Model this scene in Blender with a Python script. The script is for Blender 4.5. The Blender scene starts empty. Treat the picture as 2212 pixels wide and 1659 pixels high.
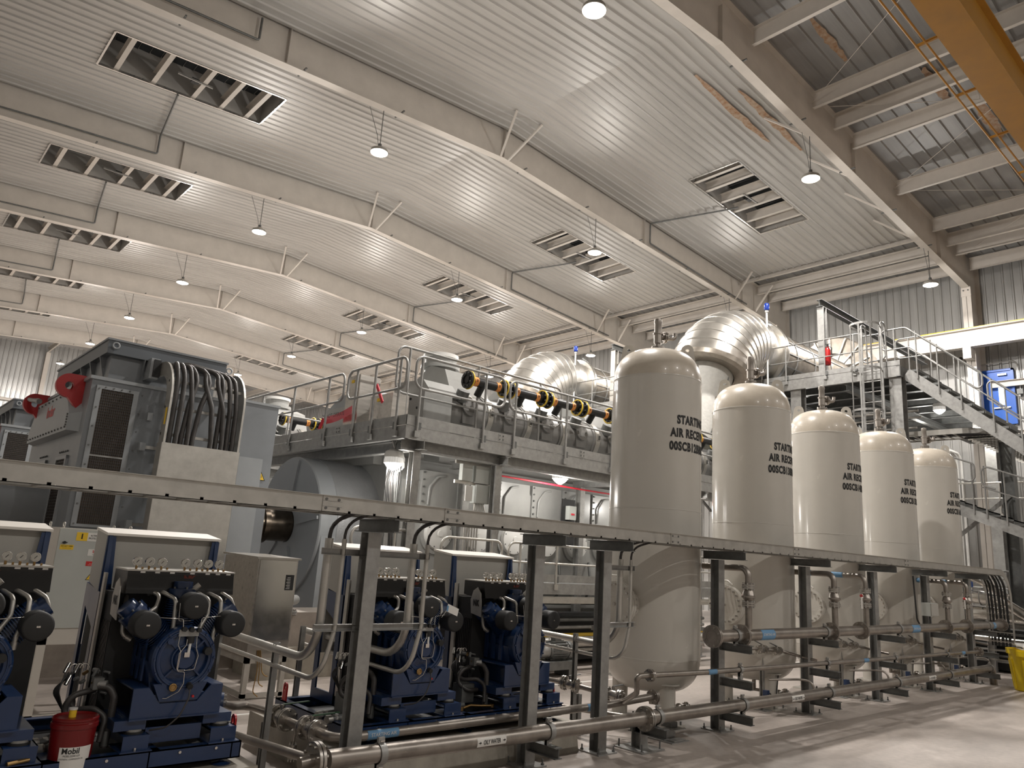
import bpy, bmesh, math, random
from mathutils import Vector as V, Matrix
random.seed(7)
PI = math.pi
C = bpy.context.scene.collection
SC = bpy.context.scene
# ---------------------------------------------------------------- camera
cd = bpy.data.cameras.new('camera'); cam = bpy.data.objects.new('camera', cd); C.objects.link(cam)
YAW, PITCH, ROLL, FPX = math.radians(48.767), math.radians(13.0056), math.radians(-3.658), 1602.49
fw = V((math.cos(YAW)*math.cos(PITCH), math.sin(YAW)*math.cos(PITCH), math.sin(PITCH)))
rt = V((math.sin(YAW), -math.cos(YAW), 0)); up = rt.cross(fw)
cr, sr = math.cos(ROLL), math.sin(ROLL)
rt2 = rt*cr - up*sr; up2 = rt*sr + up*cr
cam.matrix_world = Matrix(((rt2.x, up2.x, -fw.x, 0), (rt2.y, up2.y, -fw.y, 0), (rt2.z, up2.z, -fw.z, 2.0), (0, 0, 0, 1)))
cd.sensor_fit = 'HORIZONTAL'; cd.sensor_width = 36; cd.lens = FPX/2212*36; cd.clip_end = 300
SC.camera = cam
# ---------------------------------------------------------------- world, exposure
w = bpy.data.worlds.new('world'); SC.world = w; w.use_nodes = True
w.node_tree.nodes['Background'].inputs[0].default_value = (.05, .07, .12, 1)
w.node_tree.nodes['Background'].inputs[1].default_value = .3
SC.view_settings.view_transform = 'Standard'; SC.view_settings.look = 'None'
SC.view_settings.gamma = 1; SC.view_settings.use_curve_mapping = False
SC.view_settings.exposure = 0.86
HB_POWER = 430.0      # one high bay lamp, downward
HB_SIDE = 200.0       # its sideways and upward light
UP_POWER = 38.0       # vapour tight lamp under a platform
WARM = (1.0, .955, .91)
# ---------------------------------------------------------------- hall dimensions
RX, RZB, RZC, SL = 13.88, 14.57, 15.62, .072          # ridge x, rafter soffit, liner height, slope
def fy(k): return 17.044 + 8.105*k
XR, XL, YB, YN = 32.4, -4.64, fy(6)+.25, -15.3
def zc(x, z0): return z0 - SL*abs(x-RX)
# ---------------------------------------------------------------- materials
MATS = {}
def mat(name, col, rough=.5, metal=0., noise=0., nscale=6., bump=0., bscale=40., emis=None, estr=0., rust=0., coat=0., col2=None, stretch=None, spec=None, wave=None):
    m = bpy.data.materials.new(name); m.use_nodes = True; nt = m.node_tree; N = nt.nodes; L = nt.links
    b = N['Principled BSDF']; b.inputs['Roughness'].default_value = rough; b.inputs['Metallic'].default_value = metal
    b.inputs['Base Color'].default_value = (*col, 1)
    if spec is not None: b.inputs['Specular IOR Level'].default_value = spec
    if coat: b.inputs['Coat Weight'].default_value = coat; b.inputs['Coat Roughness'].default_value = .1
    if emis: b.inputs['Emission Color'].default_value = (*emis, 1); b.inputs['Emission Strength'].default_value = estr
    tc = N.new('ShaderNodeTexCoord'); src = tc.outputs['Object']
    if stretch:
        mp = N.new('ShaderNodeMapping'); mp.inputs['Scale'].default_value = stretch; L.new(src, mp.inputs[0]); src = mp.outputs[0]
    if noise:
        n = N.new('ShaderNodeTexNoise'); n.inputs['Scale'].default_value = nscale; n.inputs['Detail'].default_value = 6
        n.inputs['Roughness'].default_value = .6; L.new(src, n.inputs['Vector'])
        r = N.new('ShaderNodeValToRGB'); e = r.color_ramp.elements
        c2 = col2 or tuple(max(0, c*(1-noise)) for c in col); c1 = col if col2 else tuple(min(1, c*(1+noise*.35)) for c in col)
        e[0].position = .32; e[1].position = .68; e[0].color = (*c2, 1); e[1].color = (*c1, 1)
        L.new(n.outputs[0], r.inputs[0]); L.new(r.outputs[0], b.inputs['Base Color'])
        mr = N.new('ShaderNodeMapRange'); mr.inputs[3].default_value = max(.05, rough-.1); mr.inputs[4].default_value = min(1, rough+.12)
        L.new(n.outputs[0], mr.inputs[0]); L.new(mr.outputs[0], b.inputs['Roughness'])
    if bump:
        n2 = N.new('ShaderNodeTexNoise'); n2.inputs['Scale'].default_value = bscale; n2.inputs['Detail'].default_value = 3; L.new(src, n2.inputs['Vector'])
        bp = N.new('ShaderNodeBump'); bp.inputs['Strength'].default_value = bump; bp.inputs['Distance'].default_value = .01
        L.new(n2.outputs[0], bp.inputs['Height']); L.new(bp.outputs[0], b.inputs['Normal'])
    MATS[name] = m; return m
M = MATS
mat('white_steel', (.60, .555, .50), .5, noise=.08, nscale=2)
mat('liner', (.46, .445, .42), .42, metal=.25, noise=.14, nscale=1.2, stretch=(.25, 3, 1))
mat('roof_deck', (.34, .335, .325), .5, metal=.3, noise=.25, nscale=1.2, stretch=(.15, 2, 1))
mat('wall_panel', (.42, .415, .40), .38, metal=.45, noise=.15, nscale=1.5, stretch=(1, 2, .2))
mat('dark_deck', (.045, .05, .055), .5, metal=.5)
mat('galv', (.36, .355, .34), .48, metal=.55, noise=.22, nscale=9, bump=.1)
mat('galv_dark', (.165, .168, .162), .5, metal=.45, noise=.25, nscale=8)
mat('galv_tray', (.52, .50, .46), .4, metal=.75, noise=.14, nscale=7)
mat('stainless', (.50, .47, .43), .3, metal=.95, noise=.2, nscale=6, stretch=(.5, 3, 3))
mat('stainless_pipe', (.36, .325, .29), .36, metal=.85, noise=.25, nscale=5)
mat('polished', (.62, .60, .56), .2, metal=1, noise=.1, nscale=4)
mat('cladding', (.60, .575, .53), .3, metal=.92, noise=.12, nscale=3)
mat('cladding_worn', (.36, .32, .27), .35, metal=.8, noise=.3, nscale=4)
mat('lagging', (.62, .61, .57), .7, noise=.1, nscale=10, bump=.6, bscale=14)
mat('tank_paint', (.56, .53, .475), .22, noise=.03, nscale=2, coat=.35)
mat('tank_dome', (.56, .50, .415), .32, noise=.1, nscale=4, coat=.15)
mat('perforated', (.45, .46, .47), .4, metal=.5, noise=.1, nscale=3, bump=.8, bscale=25)
mat('gen_grey', (.20, .213, .225), .38, noise=.08, nscale=3)
mat('gen_light', (.30, .315, .325), .4, noise=.06, nscale=3)
mat('gen_dark', (.10, .112, .125), .4)
mat('engine_grey', (.34, .34, .325), .33, noise=.08, nscale=3, coat=.2)
mat('cam_cover', (.21, .205, .195), .35, noise=.08, nscale=3, coat=.2)
mat('vent_mesh', (.10, .075, .055), .6, metal=.4)
mat('blue_paint', (.010, .031, .095), .32, noise=.12, nscale=4, coat=.3)
mat('green_lever', (.04, .10, .05), .4)
mat('beacon_blue', (.01, .03, .2), .2)
mat('blue_door', (.012, .10, .45), .35)
mat('black_paint', (.010, .009, .0085), .38, noise=.2, nscale=5)
mat('black_matte', (.016, .016, .016), .6)
mat('rubber', (.022, .021, .02), .45, noise=.3, nscale=8)
mat('cable', (.055, .05, .047), .45, noise=.3, nscale=12)
mat('hood_grey', (.40, .385, .35), .5, noise=.05, nscale=4)
mat('hood_top', (.74, .70, .64), .5)
mat('cabinet', (.47, .485, .455), .42, noise=.04, nscale=3)
mat('cabinet_side', (.58, .545, .49), .45)
mat('white_plastic', (.72, .71, .68), .4)
mat('red_paint', (.42, .012, .012), .35, noise=.15, nscale=5)
mat('red_pail', (.16, .006, .006), .3)
mat('yellow_paint', (.44, .21, .022), .42, noise=.12, nscale=2)
mat('yellow_bright', (.80, .55, .05), .4)
mat('yellow_bin', (.72, .52, .01), .4)
mat('orange_label', (.75, .28, .06), .5)
mat('concrete', (.36, .315, .275), .6, noise=.2, nscale=5, bump=.15, bscale=30)
mat('plinth', (.33, .30, .25), .55, noise=.3, nscale=4, bump=.15, bscale=30)
mat('aluminium', (.60, .585, .56), .28, metal=.9, noise=.12, nscale=5)
mat('bronze', (.35, .22, .09), .3, metal=.9)
mat('shaft_metal', (.14, .115, .09), .22, metal=1, noise=.3, nscale=6)
mat('rust_stain', (.30, .15, .07), .7, noise=.4, nscale=9, col2=(.42, .33, .24))
mat('glass_dial', (.70, .69, .64), .15)
mat('chrome', (.65, .63, .6), .12, metal=1)
mat('text_black', (.012, .012, .012), .6)
mat('text_grey', (.08, .07, .07), .6)
mat('text_red', (.55, .02, .02), .5)
mat('text_dark_red', (.20, .035, .02), .5)
mat('label_white', (.75, .73, .69), .5)
mat('label_blue', (.12, .27, .45), .5)
mat('label_yellow', (.85, .55, .03), .5)
mat('tape_red', (.65, .02, .04), .5)
mat('lamp_glow', (1, 1, 1), .5, emis=(1, .90, .74), estr=26)
mat('lamp_glow_cool', (1, 1, 1), .5, emis=(1, .96, .90), estr=9)
mat('ribbed_glass', (.80, .80, .78), .25, emis=(1, .96, .9), estr=.15)
mat('daylight_glass', (.5, .6, .7), .2, emis=(.6, .75, .95), estr=1.5)
mat('reflector_dark', (.05, .05, .05), .3, metal=.6)
# ---------------------------------------------------------------- mesh builder
class MB:
    def __init__(s): s.v = []; s.f = []; s.m = []; s.sm = []; s.mats = []
    def mi(s, m):
        if m not in s.mats: s.mats.append(m)
        return s.mats.index(m)
    def add(s, vs, fs, m, smooth=False):
        b = len(s.v); s.v += [tuple(v) for v in vs]; k = s.mi(m)
        for f in fs: s.f.append(tuple(i+b for i in f)); s.m.append(k); s.sm.append(smooth)
        return s
    def box(s, a, b, m):
        x0, y0, z0 = (min(a[i], b[i]) for i in range(3)); x1, y1, z1 = (max(a[i], b[i]) for i in range(3))
        return s.add([(x0,y0,z0),(x1,y0,z0),(x1,y1,z0),(x0,y1,z0),(x0,y0,z1),(x1,y0,z1),(x1,y1,z1),(x0,y1,z1)],
            [(0,3,2,1),(4,5,6,7),(0,1,5,4),(1,2,6,5),(2,3,7,6),(3,0,4,7)], m)
    def cbox(s, c, d, m): return s.box([c[i]-d[i]/2 for i in range(3)], [c[i]+d[i]/2 for i in range(3)], m)
    def bar(s, p0, p1, w, h, m, upv=(0,0,1), off=(0, 0)):
        """rectangular bar from p0 to p1, width w across, height h along upv"""
        p0, p1 = V(p0), V(p1); d = (p1-p0).normalized(); u = V(upv)
        sd = d.cross(u)
        if sd.length < 1e-5: u = V((1,0,0)); sd = d.cross(u)
        sd.normalize(); u = sd.cross(d).normalized(); vs = []
        for p in (p0, p1):
            for a, b in ((-1,-1),(1,-1),(1,1),(-1,1)): vs.append(p + sd*(a*w/2+off[0]) + u*(b*h/2+off[1]))
        return s.add(vs, [(0,1,2,3),(7,6,5,4),(0,4,5,1),(1,5,6,2),(2,6,7,3),(3,7,4,0)], m)
    def prism(s, poly, axis, a, b, m, smooth=False):
        """poly of 2-d points extruded along axis (0,1,2) from a to b; 2-d coords are the other two axes in order"""
        def P(q, t):
            r = [0,0,0]; o = [i for i in range(3) if i != axis]; r[o[0]], r[o[1]] = q; r[axis] = t; return tuple(r)
        n = len(poly); vs = [P(q, a) for q in poly] + [P(q, b) for q in poly]
        ar = sum(poly[i][0]*poly[(i+1)%n][1]-poly[(i+1)%n][0]*poly[i][1] for i in range(n))
        flip = (ar > 0) != (b > a)
        if axis == 1: flip = not flip
        lo = tuple(range(n)); hi = tuple(range(n, 2*n)); caps = [lo[::-1], hi]; sd = [(i, (i+1)%n, n+(i+1)%n, n+i) for i in range(n)]
        if flip: caps = [c[::-1] for c in caps]; sd = [c[::-1] for c in sd]
        s.add(vs, caps, m); s.add(vs, sd, m, smooth); return s
    def frame(s, p0, p1):
        d = (V(p1)-V(p0)).normalized(); u = V((0,0,1)) if abs(d.z) < .9 else V((1,0,0))
        a = d.cross(u).normalized(); return d, a, a.cross(d).normalized()
    def lathe(s, prof, o, ax, m, n=24, sharp=35, a0=0, a1=2*PI, ref=None):
        """prof: (radius, height) pairs along ax from o"""
        d = V(ax).normalized(); u = V(ref) if ref else (V((0,0,1)) if abs(d.z) < .9 else V((1,0,0)))
        a = d.cross(u).normalized(); b = a.cross(d).normalized(); o = V(o)
        full = abs(a1-a0-2*PI) < 1e-6; nn = n if full else n+1
        cs = [(math.cos(a0+(a1-a0)*i/n), math.sin(a0+(a1-a0)*i/n)) for i in range(nn)]
        runs = []; cur = [prof[0]]
        for i in range(1, len(prof)):
            cur.append(prof[i])
            if i < len(prof)-1:
                t1 = math.atan2(prof[i][1]-prof[i-1][1], prof[i][0]-prof[i-1][0]); t2 = math.atan2(prof[i+1][1]-prof[i][1], prof[i+1][0]-prof[i][0])
                dd = abs((t2-t1+PI) % (2*PI)-PI)
                if dd > math.radians(sharp): runs.append(cur); cur = [prof[i]]
        runs.append(cur)
        for r in runs:
            vs = []; fs = []
            for (rad, h) in r:
                for c_, s_ in cs: vs.append(o + d*h + (a*c_ + b*s_)*max(rad, 1e-5))
            for j in range(len(r)-1):
                for i in range(n):
                    k = (i+1) % nn; fs.append((j*nn+i, (j+1)*nn+i, (j+1)*nn+k, j*nn+k))
            s.add(vs, fs, m, True)
        return s
    def cyl(s, p0, p1, r, m, n=16, r1=None, caps=True):
        p0, p1 = V(p0), V(p1); h = (p1-p0).length; r1 = r if r1 is None else r1
        pr = [(r, 0), (r1, h)]
        if caps: pr = [(0, 0)] + pr + [(0, h)]
        return s.lathe(pr, p0, p1-p0, m, n, 20)
    def disc(s, c, ax, r, t, m, n=24): a = V(ax).normalized(); return s.cyl(V(c)-a*t/2, V(c)+a*t/2, r, m, n)
    def tube(s, pts, r, m, n=10, bend=0., closed=False, caps=True, seg=5):
        P = [V(p) for p in pts]
        if bend and len(P) > 2:
            Q = [P[0]]
            for i in range(1, len(P)-1):
                a, b, c = P[i-1], P[i], P[i+1]; u = (a-b); w_ = (c-b); lu, lw = u.length, w_.length
                if lu < 1e-6 or lw < 1e-6: continue
                u /= lu; w_ /= lw; ang = u.angle(w_, PI)
                if ang > PI-.03: Q.append(b); continue
                t = min(bend/math.tan(ang/2), lu*.49 if i > 1 else lu*.98, lw*.49 if i < len(P)-2 else lw*.98); rr = t*math.tan(ang/2)
                bis = (u+w_).normalized(); cc = b+bis*(rr/math.sin(ang/2)); p0 = b+u*t; p1 = b+w_*t
                v0 = p0-cc; v1 = p1-cc; tot = v0.angle(v1); axx = v0.cross(v1).normalized(); k = max(2, int(seg*tot/(PI/2)+.5))
                for j in range(k+1): Q.append(cc + Matrix.Rotation(tot*j/k, 3, axx) @ v0)
            Q.append(P[-1]); P = Q
        T = []
        for i in range(len(P)):
            a = P[i-1] if (i or closed) else P[i]; b = P[(i+1) % len(P)] if (i < len(P)-1 or closed) else P[i]
            T.append((b-a).normalized())
        u = V((0,0,1)) if abs(T[0].z) < .9 else V((1,0,0)); a = T[0].cross(u).normalized(); vs = []
        for i, p in enumerate(P):
            if i:
                q = T[i-1].rotation_difference(T[i]); a = q @ a; a = (a-T[i]*a.dot(T[i])).normalized()
            b = T[i].cross(a)
            for k in range(n): an = 2*PI*k/n; vs.append(p+(a*math.cos(an)+b*math.sin(an))*r)
        fs = []; L_ = len(P)
        for i in range(L_ if closed else L_-1):
            j = (i+1) % L_
            for k in range(n): l = (k+1) % n; fs.append((i*n+k, i*n+l, j*n+l, j*n+k))
        s.add(vs, fs, m, True)
        if caps and not closed:
            s.add(vs[:n], [tuple(range(n))[::-1]], m); s.add(vs[-n:], [tuple(range(n))], m)
        return s
    def ibeam(s, p0, p1, h, wd, m, tf=.014, tw=.01, upv=(0,0,1)):
        s.bar(p0, p1, wd, tf, m, upv, (0, h/2-tf/2)); s.bar(p0, p1, wd, tf, m, upv, (0, -h/2+tf/2)); return s.bar(p0, p1, tw, h-2*tf, m, upv)
    def chan(s, p0, p1, h, wd, m, side=1, t=.012, upv=(0,0,1)):
        s.bar(p0, p1, wd, t, m, upv, (side*wd/2, h/2-t/2)); s.bar(p0, p1, wd, t, m, upv, (side*wd/2, -h/2+t/2)); return s.bar(p0, p1, t, h-2*t, m, upv, (side*t/2, 0))
    def flange(s, c, ax, r, m, t=.03, nb=8, pair=True, bolt='chrome', bl=None, n=28):
        a = V(ax).normalized(); c = V(c); g = .004 if pair else 0
        offs = (-(t/2+g), t/2+g) if pair else (0,)
        for o in offs: s.disc(c+a*o, a, r, t, m, n)
        _, p, q = s.frame(c, c+a); L_ = bl or (t*(2 if pair else 1)+.05)
        for k in range(nb):
            an = 2*PI*(k+.5)/nb; b = c+(p*math.cos(an)+q*math.sin(an))*r*.82
            s.cyl(b-a*L_/2, b+a*L_/2, r*.075+.003, bolt, 6)
        return s
    def sphere(s, c, r, m, n=16, k=8, sc=(1,1,1)):
        vs = []; fs = []
        for j in range(k+1):
            t = PI*j/k
            for i in range(n): a = 2*PI*i/n; vs.append((c[0]+r*sc[0]*math.sin(t)*math.cos(a), c[1]+r*sc[1]*math.sin(t)*math.sin(a), c[2]+r*sc[2]*math.cos(t)))
        for j in range(k):
            for i in range(n): fs.append((j*n+i, (j+1)*n+i, (j+1)*n+(i+1) % n, j*n+(i+1) % n))
        return s.add(vs, fs, m, True)
    def ring(s, c, ax, R, r, m, n=24, k=6, a0=0, a1=2*PI):
        d, a, b = s.frame(c, V(c)+V(ax)); c = V(c)
        closed = abs(a1-a0-2*PI) < 1e-6; cnt = n if closed else n+1
        return s.tube([c+(a*math.cos(a0+(a1-a0)*i/n)+b*math.sin(a0+(a1-a0)*i/n))*R for i in range(cnt)], r, m, k, closed=closed)
    def xf(s, mtx): s.v = [tuple(mtx @ V(v)) for v in s.v]; return s
def build(name, mb, parent=None, label=None, cat=None, group=None, kind=None, local=False):
    me = bpy.data.meshes.new(name); off = V((0,0,0)) if (parent is None or local) else V(parent['o'])
    vs = mb.v if off.length == 0 else [(v[0]-off.x, v[1]-off.y, v[2]-off.z) for v in mb.v]
    me.from_pydata(vs, [], mb.f)
    for m in mb.mats: me.materials.append(MATS[m])
    me.polygons.foreach_set('material_index', mb.m); me.polygons.foreach_set('use_smooth', mb.sm); me.update()
    o = bpy.data.objects.new(name, me); C.objects.link(o)
    if parent is not None: o.parent = parent
    o['o'] = tuple(off) if off.length else (0., 0., 0.)
    if label: o['label'] = label
    if cat: o['category'] = cat
    if group: o['group'] = group
    if kind: o['kind'] = kind
    return o
def thing(name, label, cat, o=(0,0,0), group=None, rz=0):
    e = bpy.data.objects.new(name, None); C.objects.link(e); e.location = o; e.empty_display_size = .2; e.rotation_euler.z = rz
    e['label'] = label; e['category'] = cat; e['o'] = tuple(float(t) for t in o)
    if group: e['group'] = group
    return e
def solo(name, mb, label, cat, group=None, o=None):
    """one-mesh thing with its origin at o"""
    if o:
        mb.v = [(v[0]-o[0], v[1]-o[1], v[2]-o[2]) for v in mb.v]
    ob = build(name, mb, None, label, cat, group)
    if o: ob.location = o
    return ob
def struct(name, mb): return build(name, mb, None, kind='structure')
def dup(o, loc=None, rz=None, label=None, group=None, parent=None):
    c = o.copy(); C.objects.link(c)
    if parent is not None: c.parent = parent
    if loc is not None: c.location = loc
    if rz is not None: c.rotation_euler.z = rz
    if label: c['label'] = label
    if group: c['group'] = group
    for ch in list(o.children): dup(ch, parent=c)
    return c
def nest(t, pairs):
    """move parts one level down: {child name: parent part name}, matched in order"""
    base = lambda o: o.name.split('.')[0]
    for cn, pn in pairs.items():
        cs = [c for c in t.children if base(c) == cn]; ps = [c for c in t.children if base(c) == pn]
        for i, c in enumerate(cs): c.parent = ps[min(len(ps)-1, i*len(ps)//len(cs))]
def text_mb(txt, size, m, loc, xdir, ydir, align='CENTER', bold=0., sx=1., stencil=False, wrap=None, depth=.001, spacing=1.):
    """lettering as flat mesh; xdir/ydir are the reading directions; wrap=(cx,cy,r) bends it round an upright cylinder"""
    cu = bpy.data.curves.new('lettering', 'FONT'); cu.body = txt; cu.size = size; cu.align_x = align; cu.align_y = 'CENTER'; cu.offset = bold; cu.space_character = spacing; cu.resolution_u = 3
    cu.space_line = 1.1
    ob = bpy.data.objects.new('lettering', cu); C.objects.link(ob); bpy.context.view_layer.update()
    me = ob.to_mesh(); bm = bmesh.new(); bm.from_mesh(me); ob.to_mesh_clear()
    bpy.data.objects.remove(ob); bpy.data.curves.remove(cu)
    if stencil or wrap:
        xs = [v.co.x for v in bm.verts]; x0, x1 = min(xs), max(xs); k = x0
        st = size*.25
        while k < x1:
            bmesh.ops.bisect_plane(bm, geom=bm.verts[:]+bm.edges[:]+bm.faces[:], plane_co=(k, 0, 0), plane_no=(1, 0, 0)); k += st
    mb = MB(); xd, yd = V(xdir), V(ydir); vs = []
    for v in bm.verts:
        x, y = v.co.x*sx, v.co.y
        if wrap:
            cx, cy, r, a = wrap; an = a + x/r; vs.append((cx+(r+depth)*math.cos(an), cy+(r+depth)*math.sin(an), loc[2]+y))
        else: vs.append(tuple(V(loc)+xd*x+yd*y+xd.cross(yd)*depth))
    mb.add(vs, [tuple(v.index for v in f.verts) for f in bm.faces], m); bm.free(); return mb
def join(a, b):
    k = len(a.v); a.v += b.v
    for f, mi, s_ in zip(b.f, b.m, b.sm): a.f.append(tuple(i+k for i in f)); a.m.append(a.mi(b.mats[mi])); a.sm.append(s_)
    return a
def lamp(name, loc, power, size, parent=None, spread=180, col=WARM, kind='AREA'):
    ld = bpy.data.lights.new(name, kind); ld.energy = power; ld.color = col
    if kind == 'AREA': ld.shape = 'DISK'; ld.size = size; ld.spread = math.radians(spread)
    else: ld.shadow_soft_size = size
    o = bpy.data.objects.new(name, ld); C.objects.link(o); o.location = loc
    if parent is not None: o.parent = parent
    return o
# ================================================================ HALL SHELL
def ribs(y0, y1, pitch, rw=.045, rh=.035):
    """trapezoid rib profile along one axis -> list of (t, h)"""
    out = []; n = int(math.floor(y0/pitch)); t = n*pitch
    while t < y1+pitch:
        for dt, h in ((-rw, 0), (-rw*.4, rh), (rw*.4, rh), (rw, 0)):
            if y0 < t+dt < y1: out.append((t+dt, h))
        t += pitch
    return [(y0, 0)] + out + [(y1, 0)]
def ribbed(mb, x0, x1, y0, y1, z0, m, pitch=.3, down=1, sl=SL, rh=.035):
    """ribbed sheet on the roof slope between x0..x1 (one side of the ridge or across it)"""
    xs = [x0] + ([RX] if x0 < RX < x1 else []) + [x1]
    pr = ribs(y0, y1, pitch, rh=rh); vs = []; n = len(pr)
    for x in xs:
        for y, h in pr: vs.append((x, y, z0-sl*abs(x-RX)-down*h))
    fs = [(j*n+i, (j+1)*n+i, (j+1)*n+i+1, j*n+i+1) for j in range(len(xs)-1) for i in range(n-1)]
    mb.add(vs, fs, m)
# floor
fl = MB(); fl.box((XL, YN, -.3), (XR, YB, 0), 'concrete'); flo = struct('floor', fl)
# concrete floor material: trowelled patches, faint joints
fm = bpy.data.materials.new('floor_concrete'); fm.use_nodes = True; nt = fm.node_tree; N = nt.nodes; L = nt.links; b = N['Principled BSDF']
tc = N.new('ShaderNodeTexCoord'); n1 = N.new('ShaderNodeTexNoise'); n1.inputs['Scale'].default_value = .55; n1.inputs['Detail'].default_value = 8; n1.inputs['Roughness'].default_value = .62
mp = N.new('ShaderNodeMapping'); mp.inputs['Scale'].default_value = (.8, 1.6, 1); mp.inputs['Rotation'].default_value = (0, 0, .5)
L.new(tc.outputs['Object'], mp.inputs[0]); L.new(mp.outputs[0], n1.inputs['Vector'])
r1 = N.new('ShaderNodeValToRGB'); r1.color_ramp.elements[0].position = .34; r1.color_ramp.elements[1].position = .66
r1.color_ramp.elements[0].color = (.34, .295, .262, 1); r1.color_ramp.elements[1].color = (.58, .51, .458, 1); L.new(n1.outputs[0], r1.inputs[0])
n2 = N.new('ShaderNodeTexNoise'); n2.inputs['Scale'].default_value = 14; n2.inputs['Detail'].default_value = 5; L.new(tc.outputs['Object'], n2.inputs['Vector'])
mx = N.new('ShaderNodeMix'); mx.data_type = 'RGBA'; mx.blend_type = 'MULTIPLY'; mx.inputs[0].default_value = .35
L.new(r1.outputs[0], mx.inputs[6]); L.new(n2.outputs[0], mx.inputs[7]); L.new(mx.outputs[2], b.inputs['Base Color'])
mr = N.new('ShaderNodeMapRange'); mr.inputs[3].default_value = .28; mr.inputs[4].default_value = .6; L.new(n1.outputs[0], mr.inputs[0]); L.new(mr.outputs[0], b.inputs['Roughness'])
bp = N.new('ShaderNodeBump'); bp.inputs['Strength'].default_value = .06; L.new(n2.outputs[0], bp.inputs['Height']); L.new(bp.outputs[0], b.inputs['Normal'])
flo.data.materials[0] = fm
# ceiling: liner sheets in every bay but the nearest and the last, open over the vents and beside the right wall
LINX = 28.0
for k in range(-1, 5):
    cm = MB(); y0, y1 = fy(k)+.1, fy(k+1)-.1; o0, o1 = fy(k)+3.08, fy(k)+5.03
    has_l = k >= 0
    ribbed(cm, XL, LINX, y0, o0, RZC, 'liner'); ribbed(cm, XL, LINX, o1, y1, RZC, 'liner')
    segs = [(XL, 3.0), (7.75, 19.85), (24.6, LINX)] if has_l else [(XL, 19.85), (24.6, LINX)]
    for a, b_ in segs: ribbed(cm, a, b_, o0, o1, RZC, 'liner')
    struct('ceiling', cm)
rf = MB(); ribbed(rf, XL, XR, YN, fy(-1), 16.02, 'roof_deck', .42, 1, rh=.05); ribbed(rf, LINX-.3, XR, fy(-1), fy(5), 16.02, 'roof_deck', .42, 1, rh=.05); ribbed(rf, XL, XR, fy(5), YB, 16.02, 'roof_deck', .42, 1, rh=.05)
rf.box((XL-.2, YN-.2, 17.1), (XR+.2, YB+.2, 17.2), 'dark_deck'); struct('ceiling_roof_deck', rf)
# walls with upright ribs
def wall_sheet(name, ax, pos, a0, a1, z0, z1, inward, pitch=.32, holes=()):
    mb = MB(); pr = ribs(a0, a1, pitch, .05, .04)
    def P(t, h, z): return (pos+inward*h, t, z) if ax == 0 else (t, pos+inward*h, z)
    zs = sorted({z0, z1} | {q for hh in holes for q in hh[2:]})
    for zi in range(len(zs)-1):
        for i in range(len(pr)-1):
            (t0, h0), (t1, h1) = pr[i], pr[i+1]; tm = (t0+t1)/2; zm = (zs[zi]+zs[zi+1])/2
            if any(hh[0] < tm < hh[1] and hh[2] < zm < hh[3] for hh in holes): continue
            mb.add([P(t0, h0, zs[zi]), P(t1, h1, zs[zi]), P(t1, h1, zs[zi+1]), P(t0, h0, zs[zi+1])], [(0, 1, 2, 3)], 'wall_panel')
    return struct(name, mb)
wall_sheet('wall_right', 0, XR, YN, YB, 0, 17.1, -1)
wall_sheet('wall_left', 0, XL, YN, YB, 0, 17.1, 1)
wall_sheet('wall_back', 1, YB, XL, XR, 0, 17.1, -1)
wall_sheet('wall_near', 1, YN, XL, XR, 0, 17.1, 1)
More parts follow.
